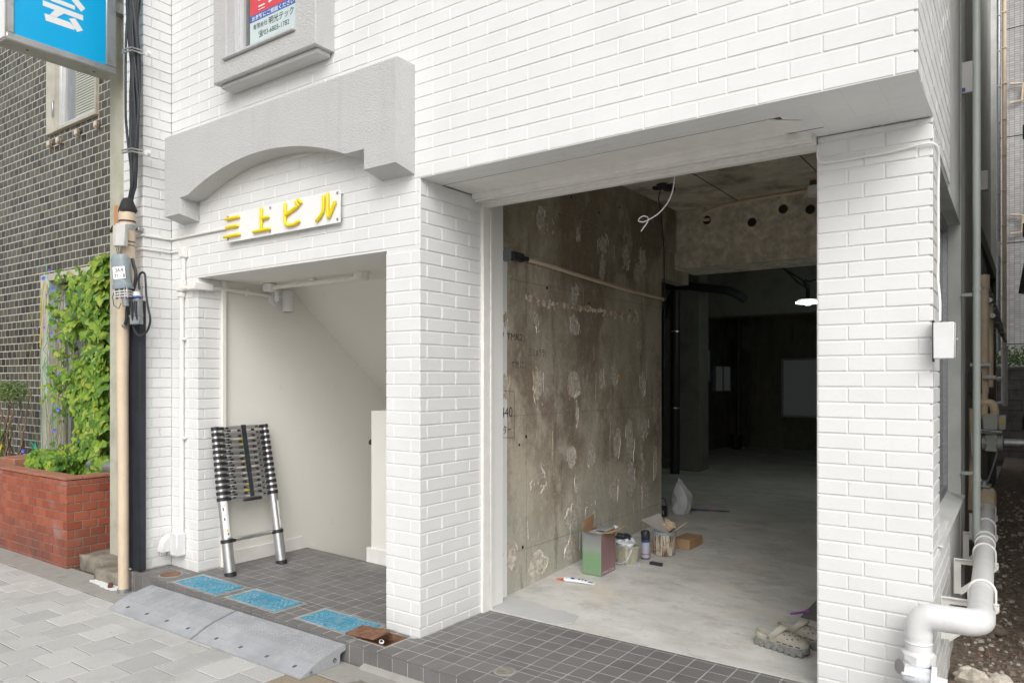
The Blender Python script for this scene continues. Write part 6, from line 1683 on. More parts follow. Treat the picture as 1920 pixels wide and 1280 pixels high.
# ================================================================== THINGS IN THE GARAGE BAY
wp = thing('wall_pipe', 'cream conduit clipped along the bare concrete wall, sagging to the rear', 'pipe', (-.30, 1.5, 2.15))
mb = MB(); mb.tube([(-.305, .60, 2.222), (-.300, .82, 2.215), (-.300, 1.2, 2.196), (-.300, 1.6, 2.18), (-.300, 2.1, 2.160), (-.300, 2.6, 2.152), (-.300, 2.84, 2.150), (-.318, 2.86, 2.149)], .0145, 12); part('tube', mb, wp, 'beige_pipe')
mb = MB(); mb.tube([(-.305, .555, 2.224), (-.305, .62, 2.222)], .017, 10); mb.cbox(-.328, -.285, .44, .56, 2.195, 2.25, .006); part('black_end', mb, wp, 'black_plastic')
mb = MB(); mb.cyl((-.329, .40, 2.225), (1, 0, 0), .045, .02, 14); part('glass_cap', mb, wp, 'clear_grey')
mb = MB()
for y, z in ((.95, 2.208), (1.60, 2.18), (2.12, 2.160), (2.72, 2.151)): mb.tube([(-.300, y - .008, z + .0005), (-.300, y + .008, z)], .0175, 10); mb.box(-.3295, -.300, y - .006, y + .006, z - .006, z + .006)
part('saddle', mb, wp, 'beige_pipe')
dc = MB(); dc.tube([(-.06, 2.24, 3.02), (-.18, 2.45, 2.98), (-.265, 2.70, 2.90), (-.275, 2.78, 2.6), (-.275, 2.79, 2.2), (-.27, 2.78, 1.8), (-.28, 2.80, 1.45)], .0055, 6)
single('hanging_cable', 'thin black cable hanging down at the rear end of the concrete wall', 'cable', dc, 'cable_black')
bp = MB(); bp.cbox(-.12, .06, 2.19, 2.25, 2.995, 3.02, .004); bp.cbox(-.05, .03, 2.12, 2.32, 2.99, 3.015, .004)
single('ceiling_plate', 'black cable plate fixed on the bare garage ceiling', 'plate', bp, 'black_plastic')
dw_ = MB(); pts = [(.905, .25, 2.56), (.897, .25, 2.46), (.873, .25, 2.385), (.820, .25, 2.325), (.765, .25, 2.296), (.720, .25, 2.282), (.692, .25, 2.290), (.690, .26, 2.306), (.712, .265, 2.318), (.738, .26, 2.308), (.748, .25, 2.290), (.740, .245, 2.268), (.722, .25, 2.252), (.705, .25, 2.232)]
def smoothpts(P_, n=4):
    P_ = [Vector(p) for p in P_]; o = []
    for i in range(len(P_) - 1):
        p0, p1, p2, p3 = P_[max(i - 1, 0)], P_[i], P_[i + 1], P_[min(i + 2, len(P_) - 1)]
        for k in range(n):
            t = k / n; o.append(0.5 * ((2 * p1) + (p2 - p0) * t + (2 * p0 - 5 * p1 + 4 * p2 - p3) * t * t + (3 * p1 - p0 - 3 * p2 + p3) * t ** 3))
    o.append(P_[-1]); return o
dw_.tube(smoothpts(pts), .0036, 8); single('curled_wire', 'white wire curling down from the garage door header', 'wire', dw_, 'white_plastic')
cp = thing('ceiling_conduit', 'cream conduit bending from the first beam hole across the ceiling', 'conduit', (.3, 3.08, 2.97))
mb = MB(); mb.tube(smoothpts([(.01, 3.16, 2.90), (-.03, 3.10, 2.895), (-.035, 3.08, 2.93), (.03, 3.07, 2.955), (.14, 3.06, 2.978), (.32, 3.05, 2.995), (.60, 3.03, 3.0), (1.0, 3.0, 3.0), (1.3, 2.98, 3.0)]), .0145, 10); part('tube', mb, cp, 'beige_pipe')
mb = MB(); mb.cbox(.66, .675, 3.02, 3.06, 2.975, 3.02, .003); part('clip', mb, cp, 'galvanised')
cb2 = thing('round_ceiling_box', 'white round box hanging on the ceiling beside the right pillar', 'box', (1.03, 2.8, 2.93))
mb = MB(); mb.cyl((1.03, 2.80, 2.90), (0, 0, 1), .062, .075, 24); part('cup', mb, cb2, 'white_plastic')
mb = MB(); mb.cyl((1.03, 2.80, 2.975), (0, 0, 1), .045, .045, 20); part('neck', mb, cb2, 'rust_dark')
# tall printed carton
ca = Vector((-.070, 1.185, gfl(1.18)))
ct = thing('printed_carton', 'tall open carton, green front and pink side, by the concrete wall', 'box', ca, None, (0, 0, -0.02), local=True)
hx, hy, H = .076, .102, .300
mb = MB().mat('carton_green'); mb.quad((-hx, -hy, 0), (hx, -hy, 0), (hx, -hy, H), (-hx, -hy, H)); mb.quad((-hx, hy, 0), (-hx, -hy, 0), (-hx, -hy, H), (-hx, hy, H))
mb.mat('carton_pink'); mb.quad((hx, -hy, 0), (hx, hy, 0), (hx, hy, H), (hx, -hy, H)); mb.quad((hx, hy, 0), (-hx, hy, 0), (-hx, hy, H), (hx, hy, H))
mb.mat('cardboard'); q = .003
mb.quad((-hx + q, -hy + q, H), (hx - q, -hy + q, H), (hx - q, -hy + q, .02), (-hx + q, -hy + q, .02)); mb.quad((hx - q, -hy + q, H), (hx - q, hy - q, H), (hx - q, hy - q, .02), (hx - q, -hy + q, .02)); mb.quad((hx - q, hy - q, H), (-hx + q, hy - q, H), (-hx + q, hy - q, .02), (hx - q, hy - q, .02)); mb.quad((-hx + q, hy - q, H), (-hx + q, -hy + q, H), (-hx + q, -hy + q, .02), (-hx + q, hy - q, .02)); mb.quad((-hx, -hy, .004), (-hx, hy, .004), (hx, hy, .004), (hx, -hy, .004))
for (a, b) in (((-hx, -hy), (hx, -hy)), ((hx, -hy), (hx, hy)), ((hx, hy), (-hx, hy)), ((-hx, hy), (-hx, -hy))): mb.quad((a[0], a[1], H), (b[0], b[1], H), (b[0] * .96, b[1] * .97, H), (a[0] * .96, a[1] * .97, H))
part('case', mb, ct, smooth=False, recalc=False)
def flap(P4, mk, nm='flap'):
    mb = MB().mat(mk); P4 = [Vector(p) for p in P4]; n_ = (P4[1] - P4[0]).cross(P4[2] - P4[1]).normalized() * .003
    i = [mb.V(p) for p in P4] + [mb.V(p + n_) for p in P4]
    for f in ((3, 2, 1, 0), (4, 5, 6, 7), (0, 1, 5, 4), (1, 2, 6, 5), (2, 3, 7, 6), (3, 0, 4, 7)): mb.F(*[i[k] for k in f])
    return mb
part('flap', flap([(-hx, -hy, H), (-hx, hy * .4, H), (-hx + .012, hy * .35, H + .10), (-hx + .004, -hy + .01, H + .075)], 'cardboard'), ct)
part('flap', flap([(hx, -hy, H), (hx, hy, H), (hx + .085, hy + .01, H + .035), (hx + .075, -hy + .02, H + .012)], 'cardboard_light'), ct)
mb = MB().mat('grey_card'); R0 = []
for k in range(6):
    t = k / 5; R0.append([(-hx + 2 * hx * t - .006, -hy, H), (-hx + 2 * hx * t * 1.0, -hy - .012 - .012 * math.sin(t * 3.1), H - .006 + .014 * (1 - t))])
for a, b in zip(R0[:-1], R0[1:]): mb.quad(a[0], b[0], b[1], a[1])
part('flap', mb, ct, smooth=False)
mb = MB(); mb.cbox(-.062, .066, -.085, .08, H - .03, H - .012, .004); part('paper_filling', mb, ct, 'light_grey_plastic')
fit_text('print', 'onnut Cake', 'plastic_film', (-.085, .085, .012, .034), ct, hx + .0008, face='x')
tag(single('plastic_scraper', 'blue grey plastic scraper lying in the open carton', 'scraper', MB().cbox(-.085, .01, 1.15, 1.26, gfl(1.2) + H + .004, gfl(1.2) + H + .012, .003), 'grey_plastic'), 'blue grey plastic scraper lying in the open carton', 'scraper')
mb = MB(); mb.tube([(-.012, 1.10, gfl(1.1) + H - .02), (.012, 1.16, gfl(1.1) + H + .012), (.03, 1.22, gfl(1.1) + H + .030)], [.007, .009, .012], 8)
single('paint_brush', 'small paint brush sticking out of the open carton', 'brush', mb, 'rough_block')
# crumpled film
def crumple(name, c, s, seed, mk, label, cat, amp=.5, rows=12, n=18):
    mb = MB(); rings = []
    for j in range(rows + 1):
        ph = -math.pi / 2 + math.pi * j / rows; r = max(.03, math.cos(ph)); row = []
        for i in range(n):
            a = 6.2832 * i / n; v = Vector((math.cos(a) * r, math.sin(a) * r, math.sin(ph)))
            q = v * 2.2 + Vector((seed, seed, 0)); k = 1 + amp * mnoise.noise(q) + amp * .7 * abs(mnoise.noise(q * 2.7)) - amp * .3
            row.append((c[0] + v.x * s[0] * k, c[1] + v.y * s[1] * k, c[2] + v.z * s[2] * k))
        rings.append(row)
    mb.rings(rings); return single(name, label, cat, mb, mk, smooth=False)
gz = gfl(1.45)
# cream square pail
pa = thing('cream_pail', 'square cream paint pail with drips next to the printed carton', 'pail', (.01, 1.46, gz), None, (0, 0, -.35), local=True)
mb = MB(); mb.rings([rrect(.054, .054, 0, .014), rrect(.055, .055, .003, .016), rrect(.068, .068, .122, .016), rrect(.074, .074, .123, .018), rrect(.074, .074, .138, .018), rrect(.067, .067, .138, .016), rrect(.060, .060, .04, .014)]); part('body', mb, pa, 'pail')
mb = MB(); mb.tube(smoothpts([(-.07, -.045, .128), (-.066, -.076, .06), (-.03, -.085, .02), (.03, -.085, .022), (.075, -.07, .05), (.078, -.02, .12)]), .0035, 6); part('handle', mb, pa, 'plastic_film')
mb = MB(); mb.rings([rrect(.085, .075, .001, .02), rrect(.09, .08, .010, .02), rrect(.086, .076, .010, .02), rrect(.08, .07, .004, .02)]); part('tray', mb, pa, 'plastic_film')
crumple('plastic_wrap', (.0, 1.46, gz + .155), (.072, .068, .045), 3, 'plastic_film', 'crumpled clear plastic wrap heaped on the cream pail', 'wrap', .45)
crumple('black_rag', (-.012, 1.45, gz + .200), (.060, .050, .026), 7, 'cable_black', 'black plastic rag on top of the cream pail wrap', 'rag', .5)
crumple('foil_scrap', (-.055, 1.40, gz + .268), (.030, .030, .018), 9, 'plastic_film', 'small silvery film scrap between the carton and the wall', 'wrap', .6, 6, 10)
# spray can
sc = (.072, 1.655, gfl(1.655))
sp3 = thing('spray_can', 'blue and white spray can with black cap on the garage floor', 'spray can', sc)
mb = MB(); mb.lathe(sc, [(.030, 0), (.0335, .002), (.0335, .008), (.0325, .010)], 24); mb.lathe((sc[0], sc[1], sc[2] + .126), [(.0325, 0), (.0335, .001), (.0335, .018), (.030, .021)], 24); part('body', mb, sp3, 'blue_label')
mb = MB(); mb.lathe((sc[0], sc[1], sc[2] + .0102), [(.0328, 0), (.0328, .1158)], 24); part('label', mb, sp3, 'lilac_label')
mb = MB(); mb.lathe((sc[0], sc[1], sc[2] + .036), [(.0331, 0), (.0331, .006)], 24); part('red_stripe', mb, sp3, 'red_print')
mb = MB(); mb.lathe((sc[0], sc[1], sc[2] + .147), [(.031, 0), (.033, .003), (.033, .035), (.030, .055), (.024, .064)], 24); mb.cbox(sc[0] - .037, sc[0] - .028, sc[1] - .008, sc[1] + .008, sc[2] + .175, sc[2] + .205, .003); part('cap', mb, sp3, 'black_plastic')
# spattered bucket
bc = (.142, 1.84, gfl(1.84))
bk = thing('paint_bucket', 'round bucket streaked with brown and cream paint, cards inside', 'bucket', bc)
mb = MB(); mb.lathe(bc, [(.078, 0), (.084, .003), (.089, .158), (.089, .160)], 32); part('body', mb, bk, 'tin')
mb = MB(); mb.lathe((bc[0], bc[1], bc[2] + .158), [(.090, 0), (.094, .002), (.094, .020), (.090, .023), (.084, .023), (.082, .0)], 32); part('rim', mb, bk, 'grey_plastic')
mb = MB(); mb.tube(smoothpts([(bc[0] - .088, bc[1] - .02, bc[2] + .08), (bc[0] - .07, bc[1] - .065, bc[2] + .05), (bc[0] - .02, bc[1] - .092, bc[2] + .045), (bc[0] + .03, bc[1] - .09, bc[2] + .075), (bc[0] + .07, bc[1] - .065, bc[2] + .12)]), .004, 6); part('handle', mb, bk, 'paper_brown')
o_ = single('grey_card', 'bent grey card standing out of the paint bucket to the left', 'card', flap([(.085, 1.86, .24), (.175, 1.86, .21), (.070, 1.93, .365), (-.075, 1.88, .300)], 'grey_card'))
o_ = single('brown_paper', 'crumpled brown paper sticking up at the back of the bucket', 'paper', flap([(.12, 1.88, .22), (.20, 1.88, .22), (.175, 1.98, .285), (.10, 1.96, .32)], 'paper_brown'))
crumple('brown_glove', (.155, 1.90, .27), (.05, .03, .04), 14, 'paper_brown', 'crumpled tan paper lump lying over the bucket rim', 'paper', .6, 8, 12)
mb = MB(); mb.tube([(.175, 1.80, .215), (.215, 1.81, .262), (.235, 1.82, .285)], [.008, .006, .004], 8); single('putty_knife', 'black handled tool leaning out of the paint bucket', 'tool', mb, 'black_plastic')
mb = MB(); mb.tube([(.20, 1.86, .24), (.27, 1.86, .292), (.315, 1.86, .330)], [.004, .005, .003], 6); single('bamboo_stick', 'thin pale stick poking right out of the bucket', 'stick', mb, 'paper_brown')
# small carton
sb3 = thing('small_carton', 'small closed brown cardboard box behind the paint bucket', 'box', (.225, 2.16, gfl(2.1)), None, (0, 0, -.05), local=True)
mb = MB(); mb.cbox(-.085, .055, -.13, .11, 0, .078, .002); part('case', mb, sb3, 'cardboard_light')
mb = MB(); mb.box(-.083, .053, -.011, -.009, .0775, .0787); part('seam', mb, sb3, 'cardboard', smooth=False)
# tape cassette-like block
z = gfl(1.52); mb = MB(); mb.cbox(-.048, .048, -.014, .014, 0, .022, .002)
o_ = link('dark_block', mb.mesh('dark_block', 'cable_black'), None, (.212, 1.535, z), (0, 0, -.06)); tag(o_, 'small dark printed block lying flat before the spray can', 'block')
# caulk pouch
tb = thing('caulk_pouch', 'white caulk pouch with red nozzle lying near the garage mouth', 'pouch', (-.10, .885, gfl(.885) + .016), None, (0, 0, .27), local=True)
mb = MB(); R1 = []
for k in range(12):
    t = k / 11; x = -.055 + .205 * t; hh = .016 * (1 - .75 * t ** 1.4) * (0.75 + .25 * math.sin(min(1, t * 6) * 1.57)); ww = .022 + .012 * t
    R1.append([(x, ww * math.cos(a), hh * math.sin(a) - (.016 - hh) + .001) for a in [6.2832 * q / 14 for q in range(14)]])
mb.rings(R1); part('body', mb, tb, 'tube_white')
mb = MB(); mb.tube([(-.070, 0, 0), (-.054, 0, 0)], [.012, .016], 14); part('neck', mb, tb, 'tube_white')
mb = MB(); mb.tube([(-.125, 0, -.002), (-.070, 0, 0)], [.003, .0075], 12); part('nozzle', mb, tb, 'tube_red')
mb = MB()
for (a, b, c, d) in ((-.02, .005, -.022, .006), (.03, .042, -.012, .012), (.052, .066, -.010, .012), (.076, .088, -.012, .01), (.10, .135, -.018, -.004)):
    zz = lambda x: .016 * (1 - .75 * ((x + .055) / .205) ** 1.4) * 2 - .016 + .0022
    mb.quad((a, c, zz(a) - .002), (b, c, zz(b) - .002), (b, d, zz(b)), (a, d, zz(a)))
part('blue_print', mb, tb, 'tube_blue', smooth=False)
# carrier bag, black caddy, brush stick
bg_ = MB(); R1 = []
for j in range(17):
    t = j / 16; row = []
    prof = [(0, .82), (.10, .98), (.35, 1.0), (.55, .96), (.66, .80), (.78, .52), (.90, .30), (1.0, .14)]
    for (ta, va), (tb_, vb) in zip(prof[:-1], prof[1:]):
        if ta <= t <= tb_: q_ = va + (vb - va) * (t - ta) / (tb_ - ta)
    for i in range(32):
        a = 6.2832 * i / 32
        k = 1 + .26 * mnoise.noise((math.cos(a) * 1.6, math.sin(a) * 1.6, t * 3.2)) + .30 * abs(mnoise.noise((math.cos(a) * 4, math.sin(a) * 4, t * 2.0 + 4))) * (.6 + t)
        row.append((-.285 + .090 * q_ * k * math.cos(a) + .012 * math.sin(t * 5), 3.20 + .070 * q_ * k * math.sin(a), .131 + t * .325 + .018 * (1 - t) * mnoise.noise((a, t * 4, 2))))
    R1.append(row)
bg_.rings(R1)
bg_.tube([(-.285, 3.19, .43), (-.300, 3.19, .462), (-.312, 3.19, .478)], [.016, .009, .003], 7)
single('carrier_bag', 'knotted white plastic carrier bag on the floor behind the wall end', 'bag', bg_, 'bag_grey')
cad = thing('black_caddy', 'small black slotted caddy with wire handle left of the carrier bag', 'caddy', (-.40, 3.02, gfl(3.02)))
mb = MB(); mb.lathe((-.40, 3.02, gfl(3.02)), [(.048, 0), (.052, .09), (.050, .092), (.046, .01)], 16); part('body', mb, cad, 'black_plastic')
mb = MB(); mb.tube(smoothpts([(-.445, 3.02, .21), (-.44, 3.02, .27), (-.41, 3.02, .29), (-.37, 3.02, .285), (-.355, 3.02, .21)]), .004, 6); part('handle', mb, cad, 'black_plastic')
mb = MB()
for k in range(5): mb.box(-.43 + k * .016, -.426 + k * .016, 2.968, 2.972, .15, .185)
part('light_slot', mb, cad, 'light_grey_plastic', smooth=False)
bs_ = thing('long_brush', 'long thin brush with red and dark handle lying beside the bag', 'brush', (-.06, 3.42, .142))
mb = MB(); mb.tube([(-.20, 3.38, .152), (-.09, 3.42, .152)], .008, 8); part('grip', mb, bs_, 'blue_label')
mb = MB(); mb.tube([(-.09, 3.42, .152), (-.06, 3.43, .152)], .0085, 8); part('red_band', mb, bs_, 'red_print')
mb = MB(); mb.tube([(-.06, 3.43, .152), (.09, 3.485, .150)], .007, 8); part('shaft', mb, bs_, 'rubber_dark')
mb = MB(); mb.tube([(-.27, 3.355, .152), (-.20, 3.38, .152)], [.012, .009], 8); part('bristles', mb, bs_, 'black_plastic')
# purple nozzle and dark sheet
mb = MB(); mb.tube([(1.300, 1.02, .036), (1.362, 1.085, .042)], [.0065, .0075], 10); mb.tube([(1.362, 1.085, .042), (1.378, 1.102, .044)], [.0075, .016], 10)
single('purple_nozzle', 'small purple plastic nozzle lying near the clogs', 'nozzle', mb, 'purple_plastic')
mb = MB().mat('dark_sheet'); i0 = [mb.V((x, y, gfl(y) + .003)) for x, y in ((1.36, 1.0), (1.64, .93), (1.74, 1.75), (1.372, 1.42))]; mb.F(*i0)
i1 = [mb.V(mb.v[k] - Vector((0, 0, .002))) for k in i0]; mb.F(*i1[::-1])
for k in range(4): mb.F(i0[k], i1[k], i1[(k + 1) % 4], i0[(k + 1) % 4])
single('dark_sheet', 'flat dark grey sheet on the floor behind the right pillar', 'sheet', mb, smooth=False)

# ------------------------------------------------------------------ clogs
def clog(loc, rot, label, mirror=1):
    t = thing('clog', label, 'clog', loc, 'beige clogs by the garage mouth', (0, 0, rot), local=True)
    L = .285
    def outline(u, grow=0.0):
        """half widths (inner, outer) at u = 0 heel .. 1 toe"""
        wv = [(0, 0.0), (.03, .020), (.10, .034), (.25, .038), (.42, .038), (.60, .046), (.75, .051), (.88, .045), (.96, .028), (1.0, 0.0)]
        for (a, wa), (b, wb) in zip(wv[:-1], wv[1:]):
            if a <= u <= b:
                s_ = (u - a) / (b - a); s_ = math.sin(s_ * 1.5708) if a in (0, .03) else (1 - math.cos(s_ * 1.5708) if a >= .96 else s_); return wa + (wb - wa) * s_ + grow
        return grow
    us = [0, .004, .015, .03, .06, .10, .16, .22, .28, .34, .40, .46, .52, .58, .64, .70, .76, .82, .87, .91, .94, .965, .985, .996, 1.0]
    def rock(u): return .010 * max(0, (u - .80) / .2) ** 2 + .007 * max(0, (.12 - u) / .12) ** 2
    # sole: three rings loops of outline
    def loop(z, grow, treads=0.0):
        pts = []
        for sgn in (1, -1):
            seq = us if sgn > 0 else us[::-1]
            for u in seq[:-1]:
                w_ = max(.0015, outline(u, grow)); off = .006 * math.sin(u * 3.1)
                zz = z + rock(u) * (1 if z < .03 else 1)
                pts.append(((u - .5) * L * (1 + grow * 2.4), sgn * w_ + off, zz))
        return pts
    mb = MB(); mb.rings([loop(.006, -.004), loop(.010, .002), loop(.022, .004), loop(.036, .004), loop(.042, .001)]); part('sole', mb, t, 'clog_sole')
    mb = MB()                                            # tread lugs along both edges
    for u in (.05, .16, .28, .40, .53, .66, .79, .90):
        for sgn in (1, -1):
            w_ = outline(u); x = (u - .5) * L; off = .006 * math.sin(u * 3.1); y0_, y1_ = sorted((sgn * (w_ + .006) + off, sgn * (w_ - .022) + off))
            mb.cbox(x - .0145, x + .0145, y0_, y1_, rock(u), .030 + rock(u), .004)
    part('tread', mb, t, 'clog_sole')
    mb = MB(); mb.rings([loop(.0421, -.001), loop(.050, -.004), loop(.052, -.012)]); part('footbed', mb, t, 'clog_beige')
    # upper: cross section arches from u=.40 to the toe
    mb = MB(); R1 = []; n = 15
    for u in (.42, .48, .54, .60, .66, .72, .78, .84, .89, .93, .96, .985, 1.0):
        w_ = max(.004, outline(min(u, .992), .002)); off = .006 * math.sin(u * 3.1)
        h_ = .066 * (1 - max(0, (u - .42) / .58) ** 1.25 * .62) * (1 if u < .93 else max(.25, math.sqrt(max(0, 1 - ((u - .93) / .075) ** 2))))
        h_ = max(h_, .010)
        R1.append([((u - .5) * L * 1.0, off + w_ * math.cos(a), .042 + rock(u) * .8 + h_ * math.sin(a) ** .72) for a in [math.pi * q / (n - 1) for q in range(n)]])
    mb.rings(R1, False, False, False)
    R2 = [[(p[0] + (.004 if k == 0 else 0), p[1] * .93, .042 + (p[2] - .042) * .92) for p in r] for k, r in enumerate(R1)]
    mb.rings([r[::-1] for r in R2], False, False, False); mb.rings([R1[0], R2[0]], False, False, False)
    up_ = part('upper', mb, t, 'clog_beige')
    # heel wall
    mb = MB(); path = []
    for sgn in (1, -1):
        seq = [.44, .38, .32, .26, .20, .14, .09, .05, .02, .004] if sgn > 0 else [.004, .02, .05, .09, .14, .20, .26, .32, .38, .44]
        for u in seq: path.append((u, sgn))
    R1 = []
    for u, sgn in path:
        w_ = max(.001, outline(u, .001)); off = .006 * math.sin(u * 3.1); x = (u - .5) * L; h_ = .034 + .013 * (1 - min(1, u / .35)) ** 1.2 + (.010 if u > .4 else 0)
        d_in = Vector((.25 - u, -sgn * w_ * 6, 0)).normalized() if u < .1 else Vector((0, -sgn, 0))
        o_ = Vector((x, sgn * w_ + off, .042 + rock(u))); top = o_ + Vector((0, 0, h_ - .014)) - d_in * .001
        R1.append([o_, o_ + Vector((0, 0, h_ * .4)) - d_in * .002, top, top + d_in * .003 + Vector((0, 0, .003)), top + d_in * .006, o_ + d_in * .008])
    mb.rings(R1, True); part('heel_wall', mb, t, 'clog_beige')
    # strap folded forward over the upper
    mb = MB(); P_ = []
    px_ = (.30 - .5) * L
    for k in range(17):
        a = math.pi * k / 16; s_ = math.sin(a)
        P_.append((px_ + .066 * s_ ** .8, .044 * math.cos(a) + .004, .058 + .068 * s_ ** .8, .012 + .009 * s_))
    R1 = []
    for x, y, z, hw in P_:
        R1.append([(x - hw, y, z - .002), (x - hw * .8, y * 1.06, z + .004), (x + hw * .8, y * 1.06, z + .001), (x + hw, y, z - .007), (x, y * .96, z - .008)])
    mb.rings(R1); part('strap', mb, t, 'clog_beige')
    for sgn in (1, -1):
        mb = MB(); mb.cyl((px_, sgn * .0455 + .004, .060), (0, sgn, 0), .008, .005, 14); part('rivet', mb, t, 'clog_sole')
    # holes: small dark recessed discs
    for k, (u, a_) in enumerate(((.58, .9), (.58, 1.57), (.58, 2.25), (.66, .62), (.66, 1.2), (.66, 1.95), (.66, 2.55), (.74, .85), (.74, 1.57), (.74, 2.3), (.82, 1.2), (.82, 1.95))):
        w_ = outline(u, .002); off = .006 * math.sin(u * 3.1); h_ = .066 * (1 - ((u - .42) / .58) ** 1.25 * .62)
        c = Vector(((u - .5) * L, off + w_ * math.cos(a_), .042 + rock(u) * .8 + h_ * math.sin(a_) ** .72)); n_ = Vector((.25, math.cos(a_) / w_ * .05, math.sin(a_) / h_ * .05)).normalized()
        mb = MB(); mb.tube([c - n_ * .001, c + n_ * .0012], .0042, 10); part('hole', mb, up_, 'rubber_dark')
    for u, sgn in ((.50, 1), (.62, 1), (.74, 1), (.86, 1), (.50, -1), (.62, -1), (.74, -1), (.86, -1)):
        w_ = outline(u, .002); off = .006 * math.sin(u * 3.1); mb = MB(); x = (u - .5) * L
        mb.cbox(x - .012, x + .012, *sorted((off + sgn * (w_ - .008), off + sgn * (w_ + .0022))), .0475 + rock(u), .0535 + rock(u), .0015); part('side_vent', mb, up_, 'rubber_dark')
    return t
clog((1.400, .475, gfl(.475)), -.19, 'beige clog with grey sole, nearer of the pair')
clog((1.470, .615, gfl(.615)), -.22, 'beige clog partly behind the other clog, by the pillar')

# ================================================================== ALLEY
# large white gas pipe on brackets
gp = thing('gas_pipe', 'thick white painted gas pipe running from the valve along the alley', 'pipe', (2.25, .5, .45))
def py_(y): return 2.291 - .0364 * (y - .12)
mb = MB(); rp_ = .047
mb.tube([(2.084, -.045, .10), (2.084, -.045, .405)], rp_ * 1.08, 22); part('drop', mb, gp, 'white_gloss')
mb = MB(); pts = [(2.084, -.045, .37)]
for k in range(7): a = math.pi / 2 * k / 6; pts.append((2.084 + .062 * (1 - math.cos(a)), -.045, .395 + .062 * math.sin(a)))
pts += [(2.19, -.042, .457), (2.225, -.04, .457)]
for k in range(1, 7): a = math.pi / 2 * k / 6; pts.append((2.235 + .058 * math.sin(a), -.04 + .062 * (1 - math.cos(a)), .457))
pts += [(2.291, .09, .457)]
mb.tube(pts, rp_ * 1.13, 22); part('elbow', mb, gp, 'white_gloss')
mb = MB(); mb.tube([(2.084, -.045, .335), (2.084, -.045, .345), (2.084, -.045, .36)], [rp_ * 1.02, rp_ * 1.14, rp_ * 1.02], 22); mb.tube([(2.178, -.042, .457), (2.186, -.042, .457)], rp_ * 1.16, 22); part('thread_collar', mb, gp, 'white_gloss')
mb = MB(); mb.tube([(2.291, .06, .457), (py_(1.5), 1.5, .457), (py_(2.95), 2.95, .457)], rp_ * .97, 22); part('run', mb, gp, 'white_gloss')
mb = MB(); mb.tube([(py_(1.62), 1.62, .457), (py_(1.72), 1.72, .457)], rp_ * 1.13, 22); mb.tube([(py_(1.76), 1.76, .457), (py_(1.80), 1.80, .457)], rp_ * 1.17, 22); part('coupling', mb, gp, 'white_gloss')
mb = MB(); mb.tube([(py_(2.95), 2.95, .457), (py_(3.2), 3.2, .48), (py_(3.35), 3.32, .54)], [rp_ * 1.1, rp_ * 1.25, rp_ * 1.15], 16)
for v in mb.v: v += Vector((mnoise.noise(v * 30), 0, mnoise.noise(v * 30 + Vector((5, 0, 0))))) * .012
part('taped_end', mb, gp, 'beige_gas_pipe')
mb = MB(); mb.cbox(2.10, 2.20, 3.25, 3.40, .585, .60, .004); mb.cyl((2.15, 3.32, .60), (0, 0, 1), .03, .03, 10); part('flange_cap', mb, gp, 'galvanised')
# hexagon nut and valve
mb = MB(); mb.tube([(2.084, -.045, .262), (2.084, -.045, .300), (2.084, -.045, .312)], [rp_ * 1.30, rp_ * 1.38, rp_ * 1.15], 8); part('hex_nut', mb, gp, 'white_gloss')
vl = thing('gas_valve', 'metal gas valve with clear white handle below the white pipe', 'valve', (2.084, -.045, .22))
mb = MB(); mb.tube([(2.084, -.045, .150), (2.084, -.045, .180), (2.084, -.045, .215), (2.084, -.045, .262)], [.040, .052, .052, .042], 20); mb.cyl((2.062, -.072, .245), (-.6, -.6, .1), .030, .055, 16); part('body', mb, vl, 'steel')
mb = MB(); mb.tube([(2.084, -.045, .10), (2.084, -.045, .118), (2.084, -.045, .150)], [rp_ * 1.1, rp_ * 1.35, rp_ * 1.25], 8); part('hex_nut', mb, vl, 'white_gloss')
mb = MB(); mb.tube([(2.040, -.115, .235), (2.135, -.108, .222)], [.036, .040], 18); part('handle_drum', mb, vl, 'plastic_film')
mb = MB(); mb.tube([(2.132, -.108, .222), (2.150, -.106, .220)], [.058, .054], 24); part('handle_disc', mb, vl, 'white_plastic')
mb = MB(); mb.tube([(2.150, -.106, .220), (2.190, -.103, .216)], [.021, .019], 16); part('handle_stub', mb, vl, 'white_plastic')
mb = MB(); mb.cbox(2.035, 2.085, -.156, -.146, .235, .247, .003); part('lever', mb, vl, 'white_plastic')
